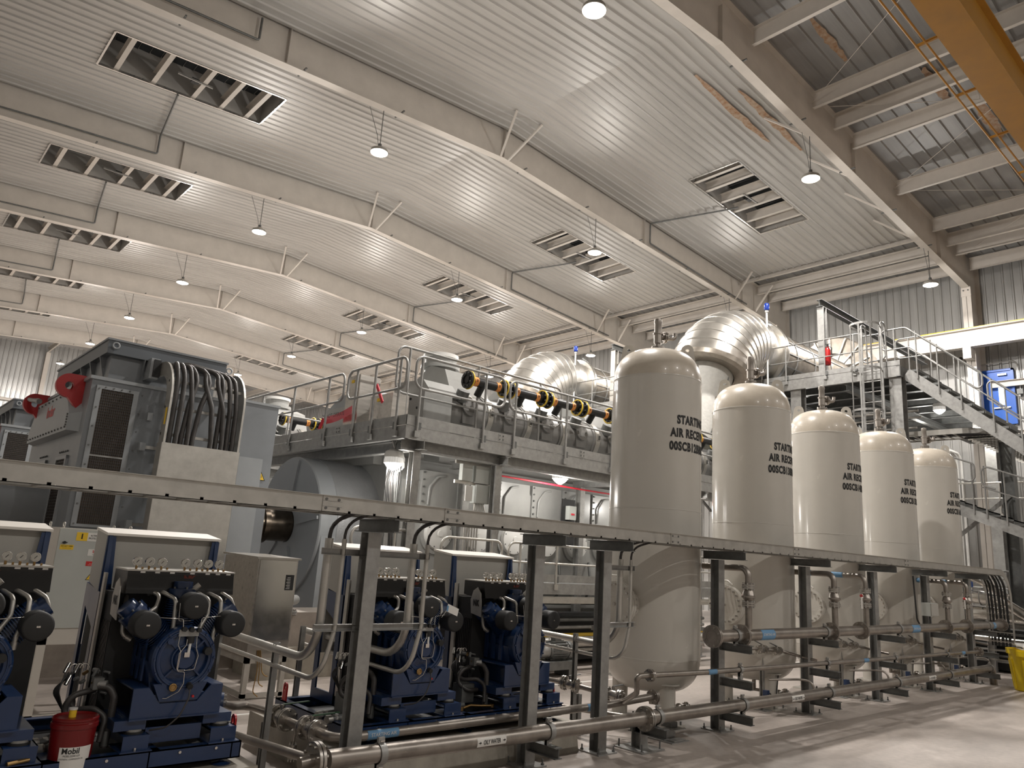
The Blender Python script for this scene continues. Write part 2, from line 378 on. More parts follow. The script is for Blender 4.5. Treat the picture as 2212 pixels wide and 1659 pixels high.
# rafters: plate girder portal frames
def rafter(k, label):
    Y = fy(k); t = thing('roof_rafter', label, 'steel frame', (RX, Y, RZB), 'white portal frame rafters across the hall')
    w = MB(); top = 15.95
    for a, c in ((XL+1.2, RX), (RX, XR-1.2)):
        vs = []
        for y in (Y-.006, Y+.006):
            vs += [(a, y, zc(a, RZB)), (c, y, zc(c, RZB)), (c, y, zc(c, top)), (a, y, zc(a, top))]
        w.add(vs, [(0, 1, 2, 3), (7, 6, 5, 4)], 'white_steel')
    build('web', w, t)
    for nm, z, wd in (('bottom_flange', RZB, .26), ('top_flange', top, .3)):
        f_ = MB()
        for a, c in ((XL+.5, RX), (RX, XR-1.25)): f_.bar((a, Y, zc(a, z)), (c, Y, zc(c, z)), wd, .022, 'white_steel')
        build(nm, f_, t)
    for x in (RX, 21.2, 28.2, 6.4, 0.):
        s_ = MB(); s_.box((x-.008, Y-.12, zc(x, RZB)), (x+.008, Y+.12, zc(x, RZC)+.05), 'white_steel'); build('stiffener', s_, t)
    # flange braces up to the purlins and small clip angles on the flange
    for x in ((RX-.55, RX+.55) if k >= 0 else ()):
        s_ = MB(); s_.bar((x*.3+RX*.7, Y-.12, zc(x, RZB)+.02), (x, Y-1.25, zc(x, RZC)-.03), .07, .05, 'white_steel'); build('brace', s_, t)
    for x in ((18.6, 21.3, 23.9, 26.2) if k == -1 else (27.6, 29.3)):
        s_ = MB(); yy = Y+1.3 if k == -1 else Y-1.1
        s_.bar((x, Y+(.1 if yy > Y else -.1), zc(x, RZB)+.05), (x-.25, yy, zc(x, RZC)-.03), .07, .05, 'white_steel'); build('brace', s_, t)
    for i in range(-3, 5):
        x = RX+i*3.05+(.9 if i >= 0 else -.9)
        if XL+1 < x < XR-2: s_ = MB(); s_.box((x-.02, Y-.24, zc(x, RZB)+.012), (x+.02, Y+.24, zc(x, RZB)+.05), 'galv_dark'); build('clamp_bar', s_, t)
    # columns at both ends
    for sx, xc in ((1, XR), (-1, XL)):
        c_ = MB(); xi = xc-sx*1.3; 
        c_.box((xi, Y-.16, 0), (xi+sx*.025, Y+.16, 13.35), 'white_steel'); c_.box((xc-sx*.1, Y-.16, 0), (xc-sx*.125, Y+.16, 14.8), 'white_steel')
        c_.prism([(xi, 0), (xc-sx*.11, 0), (xc-sx*.11, 14.9), (xi-sx*.0, 14.9)], 1, Y-.007, Y+.007, 'white_steel')
        c_.box((xi-sx*.02, Y-.17, 12.95), (xi, Y+.17, 13.3), 'white_steel')
        for dy in (-.08, .08): c_.cyl((xi-sx*.05, Y+dy, 13.2), (xi-sx*.015, Y+dy, 13.2), .03, 'galv_dark', 6)
        build('column', c_, t)
    return t
RLAB = {-2: 'white plate girder rafter over the camera end of the hall', -1: 'nearest white rafter, between lined ceiling and bare roof deck',
 0: 'second white rafter, its conduit loop leading to the vent opening at top', 1: 'third white rafter from the yellow crane girder',
 2: 'fourth white rafter from the yellow crane girder', 3: 'fifth white rafter from the yellow crane girder',
 4: 'sixth white rafter, smaller in the distance above the first alternator', 5: 'last white rafter before the bare end bay'}
for k in range(-2, 6): rafter(k, RLAB[k])
# purlins
def purlin(x, y0, y1, zb, h, label, group, side=-1):
    m_ = MB(); z = zc(x, zb); m_.chan((x, y0, z+h/2), (x, y1, z+h/2), h, .11*1, 'white_steel', side=side, t=.012)
    return solo('roof_purlin', m_, label, 'purlin', group, (x, y0, z))
names_p = ['first from the ridge', 'second from the ridge', 'third from the ridge', 'fourth from the ridge', 'fifth from the ridge', 'sixth from the ridge', 'seventh from the ridge', 'eighth from the ridge', 'ninth, at the wall']
for i, x in enumerate((15.3, 18.56, 19.83, 21.08, 24.4, 27.5, 28.9, 29.8, 31.36)):
    purlin(x, YN+.1, fy(-1)-.14, 15.33, .5, 'white purlin under bare roof deck behind yellow crane girder, '+names_p[i], 'bare purlins of the crane bay')
for k in range(-1, 5):
    for i, x in enumerate((28.1, 29.45, 30.5, 31.7)):
        purlin(x, fy(k)+.14, fy(k+1)-.14, 15.45, .42, 'white purlin spanning beside the far side wall, %s of four, %s bay' % (('innermost', 'second', 'third', 'outermost')[i], ('nearest', 'second', 'third', 'fourth', 'fifth', 'sixth')[k+1]), 'purlins along the side wall')
for i, x in enumerate((-1.5, 2.2, 6, 9.8, 13.4, 17.5, 21.5, 25.5, 29)):
    purlin(x, fy(5)+.14, YB-.1, 15.3, .4, 'white purlin in the bare end bay by the far wall, %s' % ('first second third fourth fifth sixth seventh eighth ninth'.split()[i]), 'purlins of the end bay')
# vent openings in the liner: frame, purlins crossing, dark deck above
bn = {-1: 'nearest', 0: 'second', 1: 'third', 2: 'fourth', 3: 'fifth', 4: 'sixth'}
def vent(k, x0, x1, left):
    y0, y1 = fy(k)+3.08, fy(k)+5.03
    t = thing('ceiling_vent', 'open rectangular ceiling vent %s slope, %s bay from the crane' % ('on the crane-side' if not left else 'on the alternator-side', bn[k]), 'ceiling vent', ((x0+x1)/2, (y0+y1)/2, zc((x0+x1)/2, RZC)), 'openings in the ceiling liner')
    f_ = MB()
    for a, b_ in (((x0, y0), (x1, y0)), ((x1, y0), (x1, y1)), ((x1, y1), (x0, y1)), ((x0, y1), (x0, y0))):
        f_.bar((*a, zc(a[0], RZC)-.02), (*b_, zc(b_[0], RZC)-.02), .05, .07, 'aluminium')
    build('frame', f_, t)
    w = MB(); zt = 16.6
    for a, b_ in (((x0, y0), (x1, y0)), ((x1, y0), (x1, y1)), ((x1, y1), (x0, y1)), ((x0, y1), (x0, y0))):
        h = .95
        w.add([(*a, zc(a[0], RZC)), (*b_, zc(b_[0], RZC)), (*b_, zc(b_[0], RZC)+h), (*a, zc(a[0], RZC)+h)], [(0, 1, 2, 3)], 'liner')
    build('curb', w, t)
    d = MB(); 
    n = 15
    for i in range(n):
        xa = x0+(x1-x0)*i/n; xb = x0+(x1-x0)*(i+1)/n; z = zc((xa+xb)/2, RZC)+.9
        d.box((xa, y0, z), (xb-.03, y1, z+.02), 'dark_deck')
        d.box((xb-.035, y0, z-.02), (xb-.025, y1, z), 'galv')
    build('louver_blades', d, t)
    xs = (3.55, 4.55, 5.7, 6.55, 7.35) if left else (20.25, 20.95, 21.9, 22.75, 23.65, 24.25)
    for x in xs:
        p_ = MB(); z = zc(x, RZC); p_.chan((x, y0, z+.17), (x, y1, z+.17), .34, .13, 'white_steel', side=-1)
        build('purlin', p_, t)
    a_ = MB(); xm = (x0+x1)/2
    a_.box((xm-.5, (y0+y1)/2-.04, zc(xm, RZC)-.02), (xm+.5, (y0+y1)/2+.0, zc(xm, RZC)+.03), 'galv'); a_.box((xm-.1, (y0+y1)/2+.02, zc(xm, RZC)-.02), (xm+.12, (y0+y1)/2+.14, zc(xm, RZC)+.1), 'black_matte')
    build('actuator', a_, t)
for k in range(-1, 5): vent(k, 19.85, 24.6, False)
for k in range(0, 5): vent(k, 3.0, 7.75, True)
# conduits: from the vents down the rafter web and along the flange
def conduit(pts, r, label, group='conduits along the rafters'):
    c_ = MB(); c_.tube(pts, r, 'galv_dark', 6, bend=.06, seg=2)
    return solo('conduit', c_, label, 'conduit', group, tuple(pts[0]))
for k in range(-1, 4):
    Y = fy(k+1)-.1; x = 20.6; zz = lambda x_, d: zc(x_, RZC)-d
    conduit([(22.3, fy(k)+4.6, zz(22.3, .1)), (x+1.6, fy(k)+5.1, zz(x+1.6, .1)), (x+.9, Y-.03, zz(x, .12)), (x+.9, Y-.03, zc(x, RZB)+.1), (28.5, Y-.03, zc(28.5, RZB)+.12)], .03,
        'dark conduit dropping from the crane-side ceiling vent of the %s bay' % bn[k])
for k in range(0, 4):
    Y = fy(k+1)-.1
    conduit([(5.2, fy(k)+5.0, zc(5.2, RZC)-.1), (5.6, Y-.03, zc(5.6, RZC)-.1), (5.6, Y-.03, zc(5.6, RZB)+.3), (2.6, Y-.03, zc(2.6, RZB)+.28), (-1, Y-.03, zc(-1, RZB)+.2)], .03,
        'dark conduit dropping from the alternator-side ceiling vent of the %s bay' % bn[k])
Y = fy(0)-.1
conduit([(5.6, Y-.03, zc(5.6, RZC)-.1), (5.6, Y-.03, zc(5.6, RZB)+.3), (2.6, Y-.03, zc(2.6, RZB)+.28), (-1, Y-.03, zc(-1, RZB)+.2)], .03, 'dark conduit loop on the second rafter web at top')
# rust streaks on the roof sheets near the first rafter: real stains with their own outline
def stain(x0, x1, y0, y1, z0, label):
    m_ = MB(); n = 14; vs = []
    for i in range(n+1):
        x = x0+(x1-x0)*i/n; w_ = (y1-y0)*(.35+.65*math.sin(PI*i/n))*random.uniform(.7, 1.1)/2; ym = (y0+y1)/2+random.uniform(-.03, .03)
        vs += [(x, ym-w_, zc(x, z0)-.053), (x, ym+w_, zc(x, z0)-.053)]
    m_.add(vs, [(2*i, 2*i+2, 2*i+3, 2*i+1) for i in range(n)], 'rust_stain'); return m_
# yellow crane girder with its festoon rails, high above the crane bay
t = thing('crane_girder', 'yellow overhead crane girder crossing the upper corner', 'crane', (18, 4.1, 12.6))
g = MB(); g.box((8, 3.72, 12.64), (31.2, 4.24, 13.45), 'yellow_paint'); g.box((8, 3.66, 12.61), (31.2, 4.30, 12.64), 'yellow_paint'); g.box((8, 3.6, 13.45), (31.2, 4.36, 13.48), 'yellow_paint'); build('box_girder', g, t)
r_ = MB()
for y, z in ((4.72, 12.66), (4.56, 12.7)): r_.tube([(8, y, z), (31.1, y, z)], .022, 'yellow_paint', 6)
build('handrail', r_, t)
for i in range(9):
    s_ = MB(); x = 10+i*2.3; s_.bar((x, 4.2, 12.72), (x, 4.76, 12.70), .05, .05, 'yellow_paint'); build('bracket', s_, t)
# crane runway beam on the right wall columns
t = thing('crane_runway_beam', 'long white crane runway beam with yellow rail on the side wall', 'beam', (30.85, 20, 10.9))
rb = MB(); rb.ibeam((30.8, YN+.1, 11.15), (30.8, YB-.3, 11.15), .72, .3, 'white_steel', .03, .015); build('runway', rb, t)
rr = MB(); rr.box((30.76, YN+.1, 11.51), (30.84, YB-.3, 11.58), 'yellow_bright'); build('rail', rr, t)
for k in range(-2, 6):
    s_ = MB(); s_.box((30.65, fy(k)-.14, 10.35), (31.15, fy(k)+.14, 10.78), 'white_steel'); build('bracket', s_, t)
# wall girts on the right wall and far wall columns
for nm, z in (('lower', 7.6), ('upper', 9.55)):
    gi = MB(); gi.chan((XR-.25, fy(-1)-.3, z), (XR-.25, YN+.1, z), .25, .1, 'white_steel'); solo('wall_girt', gi, 'white %s wall girt beside the blue door' % nm, 'girt', None, (XR-.25, 4, z))
for i, x in enumerate((2.0, 5.9, 9.8, 15, 20, 25)):
    cc = MB(); cc.ibeam((x, YB-.35, 0), (x, YB-.35, zc(x, 15.3)), .3, .3, 'white_steel', upv=(0, 1, 0)); solo('wall_column', cc, 'white column on the far end wall, %s from the corner' % ('first second third fourth fifth sixth'.split()[i]), 'column', 'columns of the far end wall', (x, YB-.35, 0))
for i, z in enumerate((6.2, 8.6, 11.0)):
    gi = MB(); gi.chan((XL, YB-.2, z), (XR, YB-.2, z), .2, .1, 'white_steel'); solo('wall_girt', gi, 'horizontal white girt on the far end wall, %s' % ('low', 'middle', 'high')[i], 'girt', None, (10, YB-.2, z))
# roof cross bracing rods in the crane bay
for i, (a, c) in enumerate((((18.7, 8.85), (24, 1)), ((24.2, 8.85), (18.7, 1)), ((24.3, 8.85), (30, 1)), ((30.3, 8.85), (24.3, 1)), ((18.5, 8.85), (13, 1)))):
    r_ = MB(); r_.tube([(a[0], a[1], zc(a[0], 15.5)), (c[0], c[1], zc(c[0], 15.5))], .008, 'white_steel', 5)
    solo('bracing_rod', r_, 'thin bracing rod under the bare roof deck, %s' % ('first from the ridge', 'crossing the second purlin', 'over the stair', 'beside the side wall', 'at the picture top')[i], 'rod', 'roof bracing rods', (a[0], a[1], zc(a[0], 15.5)))
# ================================================================ HIGH BAY LAMPS
def highbay(o):
    t = thing('high_bay_lamp', 'x', 'ceiling lamp', o, 'lamps hanging from the rafters')
    h = MB(); x, y, z = o
    h.lathe([(0, .16), (.10, .16), (.13, .10), (.24, .07), (.25, .0), (.24, -.015)], o, (0, 0, 1), 'galv_tray', 24); h.cyl((x, y, z+.15), (x, y, z+.26), .05, 'galv_dark', 12)
    build('housing', h, t)
    l_ = MB(); l_.lathe([(.0, -.055), (.10, -.05), (.19, -.03), (.235, -.005)], o, (0, 0, 1), 'lamp_glow', 24); build('lens', l_, t)
    s_ = MB(); s_.tube([(x, y, z+.25), (x, y, z+1.32)], .012, 'galv_dark', 6); build('stem', s_, t)
    c_ = MB(); c_.tube([(x-.05, y, z+.2), (x-.12, y, z+.5), (x-.45, y, z+1.25)], .008, 'galv_dark', 5, bend=.3); build('cord', c_, t)
    nest(t, {'lens': 'housing'}); return t
hb0 = None; ordn = 'nearest second third fourth fifth sixth seventh'.split()
for r_i, (X, ks, nm) in enumerate(((9.4, range(-1, 6), 'alternator-side'), (18.5, range(-1, 6), 'middle'), (27.3, range(-1, 6), 'side-wall'))):
    for k in ks:
        z = zc(X, RZB)-1.4+(.1 if X > 20 else 0); loc = (X, fy(k), z); lab = 'glowing high bay lamp, %s of the %s row' % (ordn[k+1], nm)
        if hb0 is None: hb0 = highbay(loc); hb0['label'] = lab; o_ = hb0
        else: o_ = dup(hb0, loc, label=lab)
        lp = lamp('high_bay_light', (X, fy(k), z-.09), HB_POWER, .42); lamp('high_bay_side_light', (X, fy(k), z-.16), HB_SIDE, .12, kind='POINT')
for X in (0.3, 9.4, 18.5, 27.3): lamp('high_bay_light', (X, fy(-3), 12.9), HB_POWER*.45, .42); lamp('high_bay_side_light', (X, fy(-3), 12.83), HB_SIDE*.6, .12, kind='POINT'); dup(hb0, (X, fy(-3), 12.98), label='unseen added high bay lamp behind the camera, %s row' % ('far left' if X < 1 else 'alternator-side' if X < 10 else 'middle' if X < 20 else 'side-wall'))  # unseen lamp row behind the camera, added for more front light
# ================================================================ AIR RECEIVERS
TY, TR = 6.6, .639
TX = [8.63+2.6*i for i in range(5)]
def circ(c, ax, r, a): 
    d, p, q = MB().frame(c, V(c)+V(ax)); return V(c)+(p*math.cos(a)+q*math.sin(a))*r
def air_receiver():
    t = thing('air_receiver', 'x', 'pressure tank', (TX[0], TY, 0), 'cream starting air receivers in a row')
    x = TX[0]; s = MB()
    z0, z1 = .80, 4.60
    s.lathe([(TR, z0), (TR, 1.0), (TR, 1.5), (TR, 2.74)], (x, TY, 0), (0, 0, 1), 'tank_paint', 64); s.lathe([(TR+.002, 2.735), (TR+.004, 2.74), (TR+.002, 2.745)], (x, TY, 0), (0, 0, 1), 'tank_paint', 64, 90)
    s.lathe([(TR, 2.74), (TR, 3.4), (TR, 4.0), (TR, z1)], (x, TY, 0), (0, 0, 1), 'tank_paint', 64)
    for z in (z0, z1): s.lathe([(TR+.001, z-.012), (TR+.005, z), (TR+.001, z+.012)], (x, TY, 0), (0, 0, 1), 'tank_paint', 64, 90)
    build('shell', s, t)
    for nm, sg, zb, m in (('top_dome', 1, z1, 'tank_dome'), ('bottom_dome', -1, z0, 'tank_paint')):
        d = MB(); pr = []
        H_ = .49 if sg > 0 else .44
        for i in range(15):
            a = PI/2*i/14; pr.append((TR*math.cos(a)**(.58) if i < 14 else 0, H_*math.sin(a)**1.0*sg+zb))
        if sg < 0: pr = pr[::-1]
        d.lathe(pr, (x, TY, 0), (0, 0, 1), m, 64, 60); build(nm, d, t)
    for a in (245, 5, 125):
        a = math.radians(a); lx, ly = x+.42*math.cos(a), TY+.42*math.sin(a); l = MB()
        l.cyl((lx, ly, .02), (lx, ly, .62), .105, 'tank_paint', 20, caps=False); l.lathe([(.165, .50), (.16, .515), (.11, .50)], (lx, ly, 0), (0, 0, 1), 'tank_paint', 20, 90)
        l.box((lx-.17, ly-.17, 0), (lx+.17, ly+.17, .022), 'tank_paint')
        for sx in (-1, 1): l.cyl((lx+sx*.13, ly-.13, .02), (lx+sx*.13, ly-.13, .06), .012, 'galv_dark', 6)
        build('leg', l, t)
    # lifting lugs
    for a in (35-90, 35+90):
        a = math.radians(a); r = .43; lx, ly, zz = x+r*math.cos(a), TY+r*math.sin(a), z1+.38; g = MB()
        rd = V((-math.sin(a), math.cos(a), 0)); tn = V((math.cos(a), math.sin(a), 0)); c = V((lx, ly, zz+.13)); n = 14; vs = []
        out = [c+tn*(.09*math.cos(PI*i/n))+V((0, 0, .09*math.sin(PI*i/n))) for i in range(n+1)]+[V((lx, ly, zz-.02))-tn*.11, V((lx, ly, zz-.06))+tn*.12]
        hole = [c+tn*(.027*math.cos(2*PI*i/(n+3)))+V((0, 0, .027*math.sin(2*PI*i/(n+3)))) for i in range(n+3)]
        k = len(out)
        for off in (-.012, .012): vs += [p+rd*off for p in out]+[p+rd*off for p in hole]
        fs = []
        for i in range(k):
            j = (i+1) % k; fs += [(i, j, k+j, k+i), (2*k+j, 2*k+i, 3*k+i, 3*k+j), (i, 2*k+i, 2*k+j, j), (k+j, 3*k+j, 3*k+i, k+i)]
        g.add(vs, fs, 'tank_paint'); g.bar(V((lx, ly, zz+.03))-tn*.13, V((lx, ly, zz-.12))+tn*.16, .2, .02, 'tank_paint'); build('lifting_lug', g, t)
    # relief valve on top
    v = MB(); px, py = x+.0, TY
    v.flange((px, py, 5.14), (0, 0, 1), .095, 'stainless_pipe', .022, 6); v.cyl((px, py, 5.08), (px, py, 5.25), .04, 'stainless_pipe')
    v.cyl((px, py, 5.22), (px, py, 5.36), .062, 'stainless_pipe'); v.disc((px, py, 5.37), (0, 0, 1), .075, .02, 'stainless_pipe')
    v.lathe([(.055, 5.38), (.052, 5.52), (.062, 5.55), (.055, 5.60), (.0, 5.62)], (px, py, 0), (0, 0, 1), 'stainless_pipe', 16)
    v.cyl((px, py, 5.33), (px+.17, py-.07, 5.33), .04, 'stainless_pipe'); v.flange((px+.10, py-.042, 5.33), (.17, -.07, 0), .09, 'stainless_pipe', .016, 4)
    v.tube([(px+.15, py-.06, 5.33), (px+.26, py-.11, 5.33), (px+.27, py-.115, 5.42)], .033, 'stainless_pipe', 10, bend=.06)
    build('relief_valve', v, t)
    # manhole facing the compressors
    mz = 1.47; mh = MB(); mh.cyl((x-TR+.06, TY, mz), (x-TR-.10, TY, mz), .235, 'tank_paint', 32); mh.disc((x-TR-.10, TY, mz), (1, 0, 0), .29, .035, 'tank_paint', 32)
    mh.disc((x-TR-.142, TY, mz), (1, 0, 0), .29, .04, 'tank_paint', 32)
    for k in range(20):
        p = circ((x-TR-.14, TY, mz), (1, 0, 0), .25, 2*PI*k/20); mh.cyl(p-V((.055, 0, 0)), p+V((.11, 0, 0)), .015, 'chrome', 6)
    mh.cyl((x-TR-.165, TY, mz), (x-TR-.2, TY, mz), .02, 'chrome', 6); mh.tube([(x-TR-.12, TY-.1, mz+.3), (x-TR-.12, TY-.02, mz+.36), (x-TR-.12, TY+.1, mz+.36)], .015, 'tank_paint', 6)
    build('manhole_cover', mh, t)
    # bottom drain valve with blue actuator
    dv = MB(); dv.cyl((x, TY, .40), (x, TY, .18), .03, 'stainless_pipe'); dv.tube([(x, TY, .2), (x+.05, TY-.3, .2), (x+.45, TY-.62, .2)], .022, 'stainless_pipe', 8, bend=.1)
    dv.flange((x+.2, TY-.42, .2), (1, -.8, 0), .065, 'stainless', .014, 4); dv.sphere((x+.12, TY-.36, .2), .045, 'stainless'); build('drain_line', dv, t)
    return t
rec0 = air_receiver(); recs = [rec0]+[dup(rec0, (X, TY, 0)) for X in TX[1:]]
for i, (r, wd) in enumerate(zip(recs, ('first and nearest', 'second', 'third', 'fourth', 'fifth and farthest'))):
    r['label'] = 'cream starting air receiver tank, %s in the row, stencilled ending %dBB' % (wd, 12+i)
    st = MB(); X = TX[i]; n_ = str(12+i)
    for row, tx, z in ((0, 'STARTING', 3.965), (1, 'AIR RECEIVER', 3.78), (2, '00SCB'+n_+'BB001', 3.595)):
        tm = text_mb(tx, .16, 'text_black', (0, 0, z), (1, 0, 0), (0, 0, 1), 'CENTER', bold=.0085, sx=.72, stencil=True, wrap=(X, TY, TR, math.radians(270)), depth=.0025, spacing=1.12)
        join(st, tm)
    r['o'] = (X, TY, 0.); build('stencil_lettering', st, r); nest(r, {'stencil_lettering': 'shell'})
# ================================================================ PIPE HELPERS
PC = {}
def valve(mb, c, ax, r, m='stainless', L_=.18, lever=None, lm='galv_dark'):
    """flanged ball valve centred on c"""
    a = V(ax).normalized(); c = V(c)
    mb.flange(c-a*L_/2, a, r, m, .018, 6); mb.flange(c+a*L_/2, a, r, m, .018, 6); mb.lathe([(r*.5, -L_/2), (r*.68, -L_*.25), (r*.75, 0), (r*.68, L_*.25), (r*.5, L_/2)], c, a, m, 16, 60)
    if lever:
        u = V((0, 0, 1)); mb.cyl(c, c+u*(r*1.15), .02, m, 8); mb.bar(c+u*r*1.15, c+u*r*1.2+V(lever), .028, .008, lm)
    return mb
def clamp(mb, c, r, z_under):
    mb.lathe([(r+.004, -.03), (r+.010, -.03), (r+.010, .03), (r+.004, .03)], c, (1, 0, 0), 'galv', 20); c = V(c)
    for s in (1, -1): mb.box((c.x-.03, c.y-.012, c.z+s*(r+.0)), (c.x+.03, c.y+.012, c.z+s*(r+.05)), 'galv'); mb.box((c.x-.02, c.y-.03, c.z+s*(r+.02)), (c.x+.02, c.y+.03, c.z+s*(r+.03)), 'chrome')
    mb.box((c.x-.03, c.y-.02, z_under), (c.x+.03, c.y+.02, c.z-r), 'galv')
# ================================================================ RACK POSTS
PY = 5.75
posts = [(3.52, 0.30, 'leftmost rack post, standing on the concrete plinth by the valves'), (5.53, 0, 'second rack post, before the blue compressor pair'), (6.60, 0, 'third rack post, just before the first receiver'),
 (8.90, 0, 'fourth rack post, between first and second receivers'), (11.28, 0, 'fifth rack post, between second and third receivers'), (13.72, 0, 'sixth rack post, before the fourth receiver'), (16.12, 0, 'seventh rack post, carrying a small grey junction box'), (18.5, 0, 'last rack post, near the yellow bin')]
for i, (X, zb, lab) in enumerate(posts):
    t = thing('rack_post', 'galvanised steel '+lab, 'post', (X, PY, zb), 'posts carrying the cable tray')
    zt = 2.12; wd = .13; p = MB()
    p.box((X-wd/2, PY-wd/2, zb), (X+wd/2, PY-wd/2+.01, zt), 'galv'); p.box((X-wd/2, PY+wd/2-.01, zb), (X+wd/2, PY+wd/2, zt), 'galv'); p.box((X-.005, PY-wd/2+.01, zb), (X+.005, PY+wd/2-.01, zt), 'galv_dark')
    build('upright', p, t)
    b_ = MB(); b_.box((X-.15, PY-.15, zb), (X+.15, PY+.15, zb+.015), 'galv')
    for sx, sy in ((-1, -1), (1, 1), (1, -1), (-1, 1)): b_.cyl((X+sx*.12, PY+sy*.12, zb), (X+sx*.12, PY+sy*.12, zb+.07), .009, 'galv_dark', 6); b_.cyl((X+sx*.12, PY+sy*.12, zb+.015), (X+sx*.12, PY+sy*.12, zb+.03), .018, 'galv_dark', 6)
    build('base_plate', b_, t)
    h = MB(); h.ibeam((X, PY-.42, 2.18), (X, PY+.22, 2.18), .11, .09, 'galv_dark', .008, .008); build('tray_bracket', h, t)
    if i >= 3:
        for z in (1.03, .60, .19): a_ = MB(); a_.ibeam((X+.0, PY-.065, z), (X, PY-.50, z), .10, .09, 'galv_dark', .008, .008); build('arm', a_, t)
    elif i in (0, 1):
        a_ = MB(); a_.ibeam((X, PY-.065, .20 if i else .34), (X, PY-.45, .20 if i else .34), .10, .09, 'galv_dark', .008, .008) if i else a_.box((X-.1, PY-.2, .3), (X+.1, PY-.0, .31), 'galv'); build('arm', a_, t)
# short stand under the flanged joint of the oily water pipe
t = thing('pipe_stand', 'short galvanised stand under the flanged joint of oily water pipe', 'pipe stand', (7.15, 5.62, 0)); s_ = MB()
s_.ibeam((7.15, 5.62, .01), (7.15, 5.62, .28), .13, .13, 'galv', .01, .008, upv=(0, 1, 0)); build('upright', s_, t)
s_ = MB(); s_.box((6.95, 5.42, 0), (7.35, 5.82, .015), 'galv'); [s_.cyl((7.15+dx, 5.62+dy, 0), (7.15+dx, 5.62+dy, .09), .01, 'galv_dark', 6) for dx in (-.16, .16) for dy in (-.16, .16)]; build('base_plate', s_, t)
s_ = MB(); s_.ibeam((7.15, 5.75, .215), (7.15, 5.25, .215), .1, .09, 'galv_dark', .008, .008); build('arm', s_, t)
s_ = MB(); s_.box((7.66, 5.55, 0), (8.0, 5.9, .012), 'galv'); s_.chan((7.72, 5.72, .08), (7.94, 5.72, .08), .13, .16, 'galv'); s_.box((7.77, 5.65, .145), (7.9, 5.79, .2), 'galv_dark'); solo('pipe_stand', s_, 'low galvanised channel block under the first receiver drain valves', 'pipe stand', None, (7.83, 5.72, 0))
# ================================================================ CABLE TRAY on the posts
t = thing('cable_tray', 'long silvery cable tray spanning the picture on rack posts', 'cable tray', (5, 5.62, 2.25))
YA, YF, Z0, Z1 = 5.38, 5.88, 2.245, 2.375
for nm, y, s in (('near_rail', YA, 1), ('far_rail', YF, -1)):
    r_ = MB(); r_.box((-1.5, y, Z0), (19.55, y+s*.004, Z1), 'galv_tray'); r_.box((-1.5, y, Z1-.004), (19.55, y-s*.022, Z1), 'galv_tray'); r_.box((-1.5, y, Z0), (19.55, y+s*.03, Z0+.004), 'galv_tray')
    # bend down at the far end
    cx, cz, R0, R1 = 19.55, Z0-.55, .55, .68; n = 9; vs = []
    for i in range(n+1):
        a = PI/2*(1-i/n)
        for R_ in (R0, R1):
            for yy in (y, y+s*.006): vs.append((cx+R_*math.cos(a), yy, cz+R_*math.sin(a)))
    fs = []
    for i in range(n):
        b0 = i*4; fs += [(b0, b0+4, b0+6, b0+2), (b0+1, b0+3, b0+7, b0+5), (b0, b0+1, b0+5, b0+4), (b0+2, b0+6, b0+7, b0+3)]
    r_.add(vs, fs, 'galv_tray'); r_.box((cx+R0, y, 0.75), (cx+R1, y+s*.006, cz), 'galv_tray'); build(nm, r_, t)
r_ = MB()
for i in range(90):
    x = -1.4+i*.235; r_.box((x-.012, YA, Z0+.004), (x+.012, YF, Z0+.02), 'galv_tray')
for i in range(7): z = 1.6-i*.2; r_.box((20.09, YA, z-.012), (20.12, YF, z+.012), 'galv_tray')
for i in range(4): a = PI/2*(1-(i+.5)/4); r_.box((cx+.56*math.cos(a)-.01, YA, cz+.56*math.sin(a)-.01), (cx+.56*math.cos(a)+.01, YF, cz+.56*math.sin(a)+.01), 'galv_tray')
build('rungs', r_, t)
for xj in (2.82, 4.02, 7.35, 10.25, 14.2):
    j = MB(); j.box((xj, YA-.006, Z0+.004), (xj+.17, YA, Z1-.004), 'galv_tray')
    for dx in (.03, .14):
        for dz in (.03, .1): j.cyl((xj+dx, YA-.012, Z0+dz), (xj+dx, YA-.006, Z0+dz), .011, 'galv_dark', 10)
    for dz in (.042, .085): j.box((xj, YA-.0075, Z0+dz), (xj+.17, YA-.0065, Z0+dz+.002), 'galv_dark')
    build('splice_plate', j, t)
cb = MB()
for i, (y, r) in enumerate(((5.46, .026), (5.53, .02), (5.6, .03), (5.68, .022), (5.75, .026), (5.81, .018))):
    pts = [(-1.4+q*1.9, y+random.uniform(-.015, .015), Z0+.022+r) for q in range(12)]+[(19.6, y, Z0+.02+r), (20.02, y, cz+.35), (20.1, y, cz-.2), (20.13, y, .7)]
    m1 = MB(); m1.tube(pts, r, 'black_matte', 6, bend=.3, seg=3); solo('power_cable', m1, 'black power cable lying along the silvery cable tray on posts', 'cable', 'cables in the long cable tray', (0, y, Z0))
# ================================================================ PIPES ON THE RACK
HY = 5.45
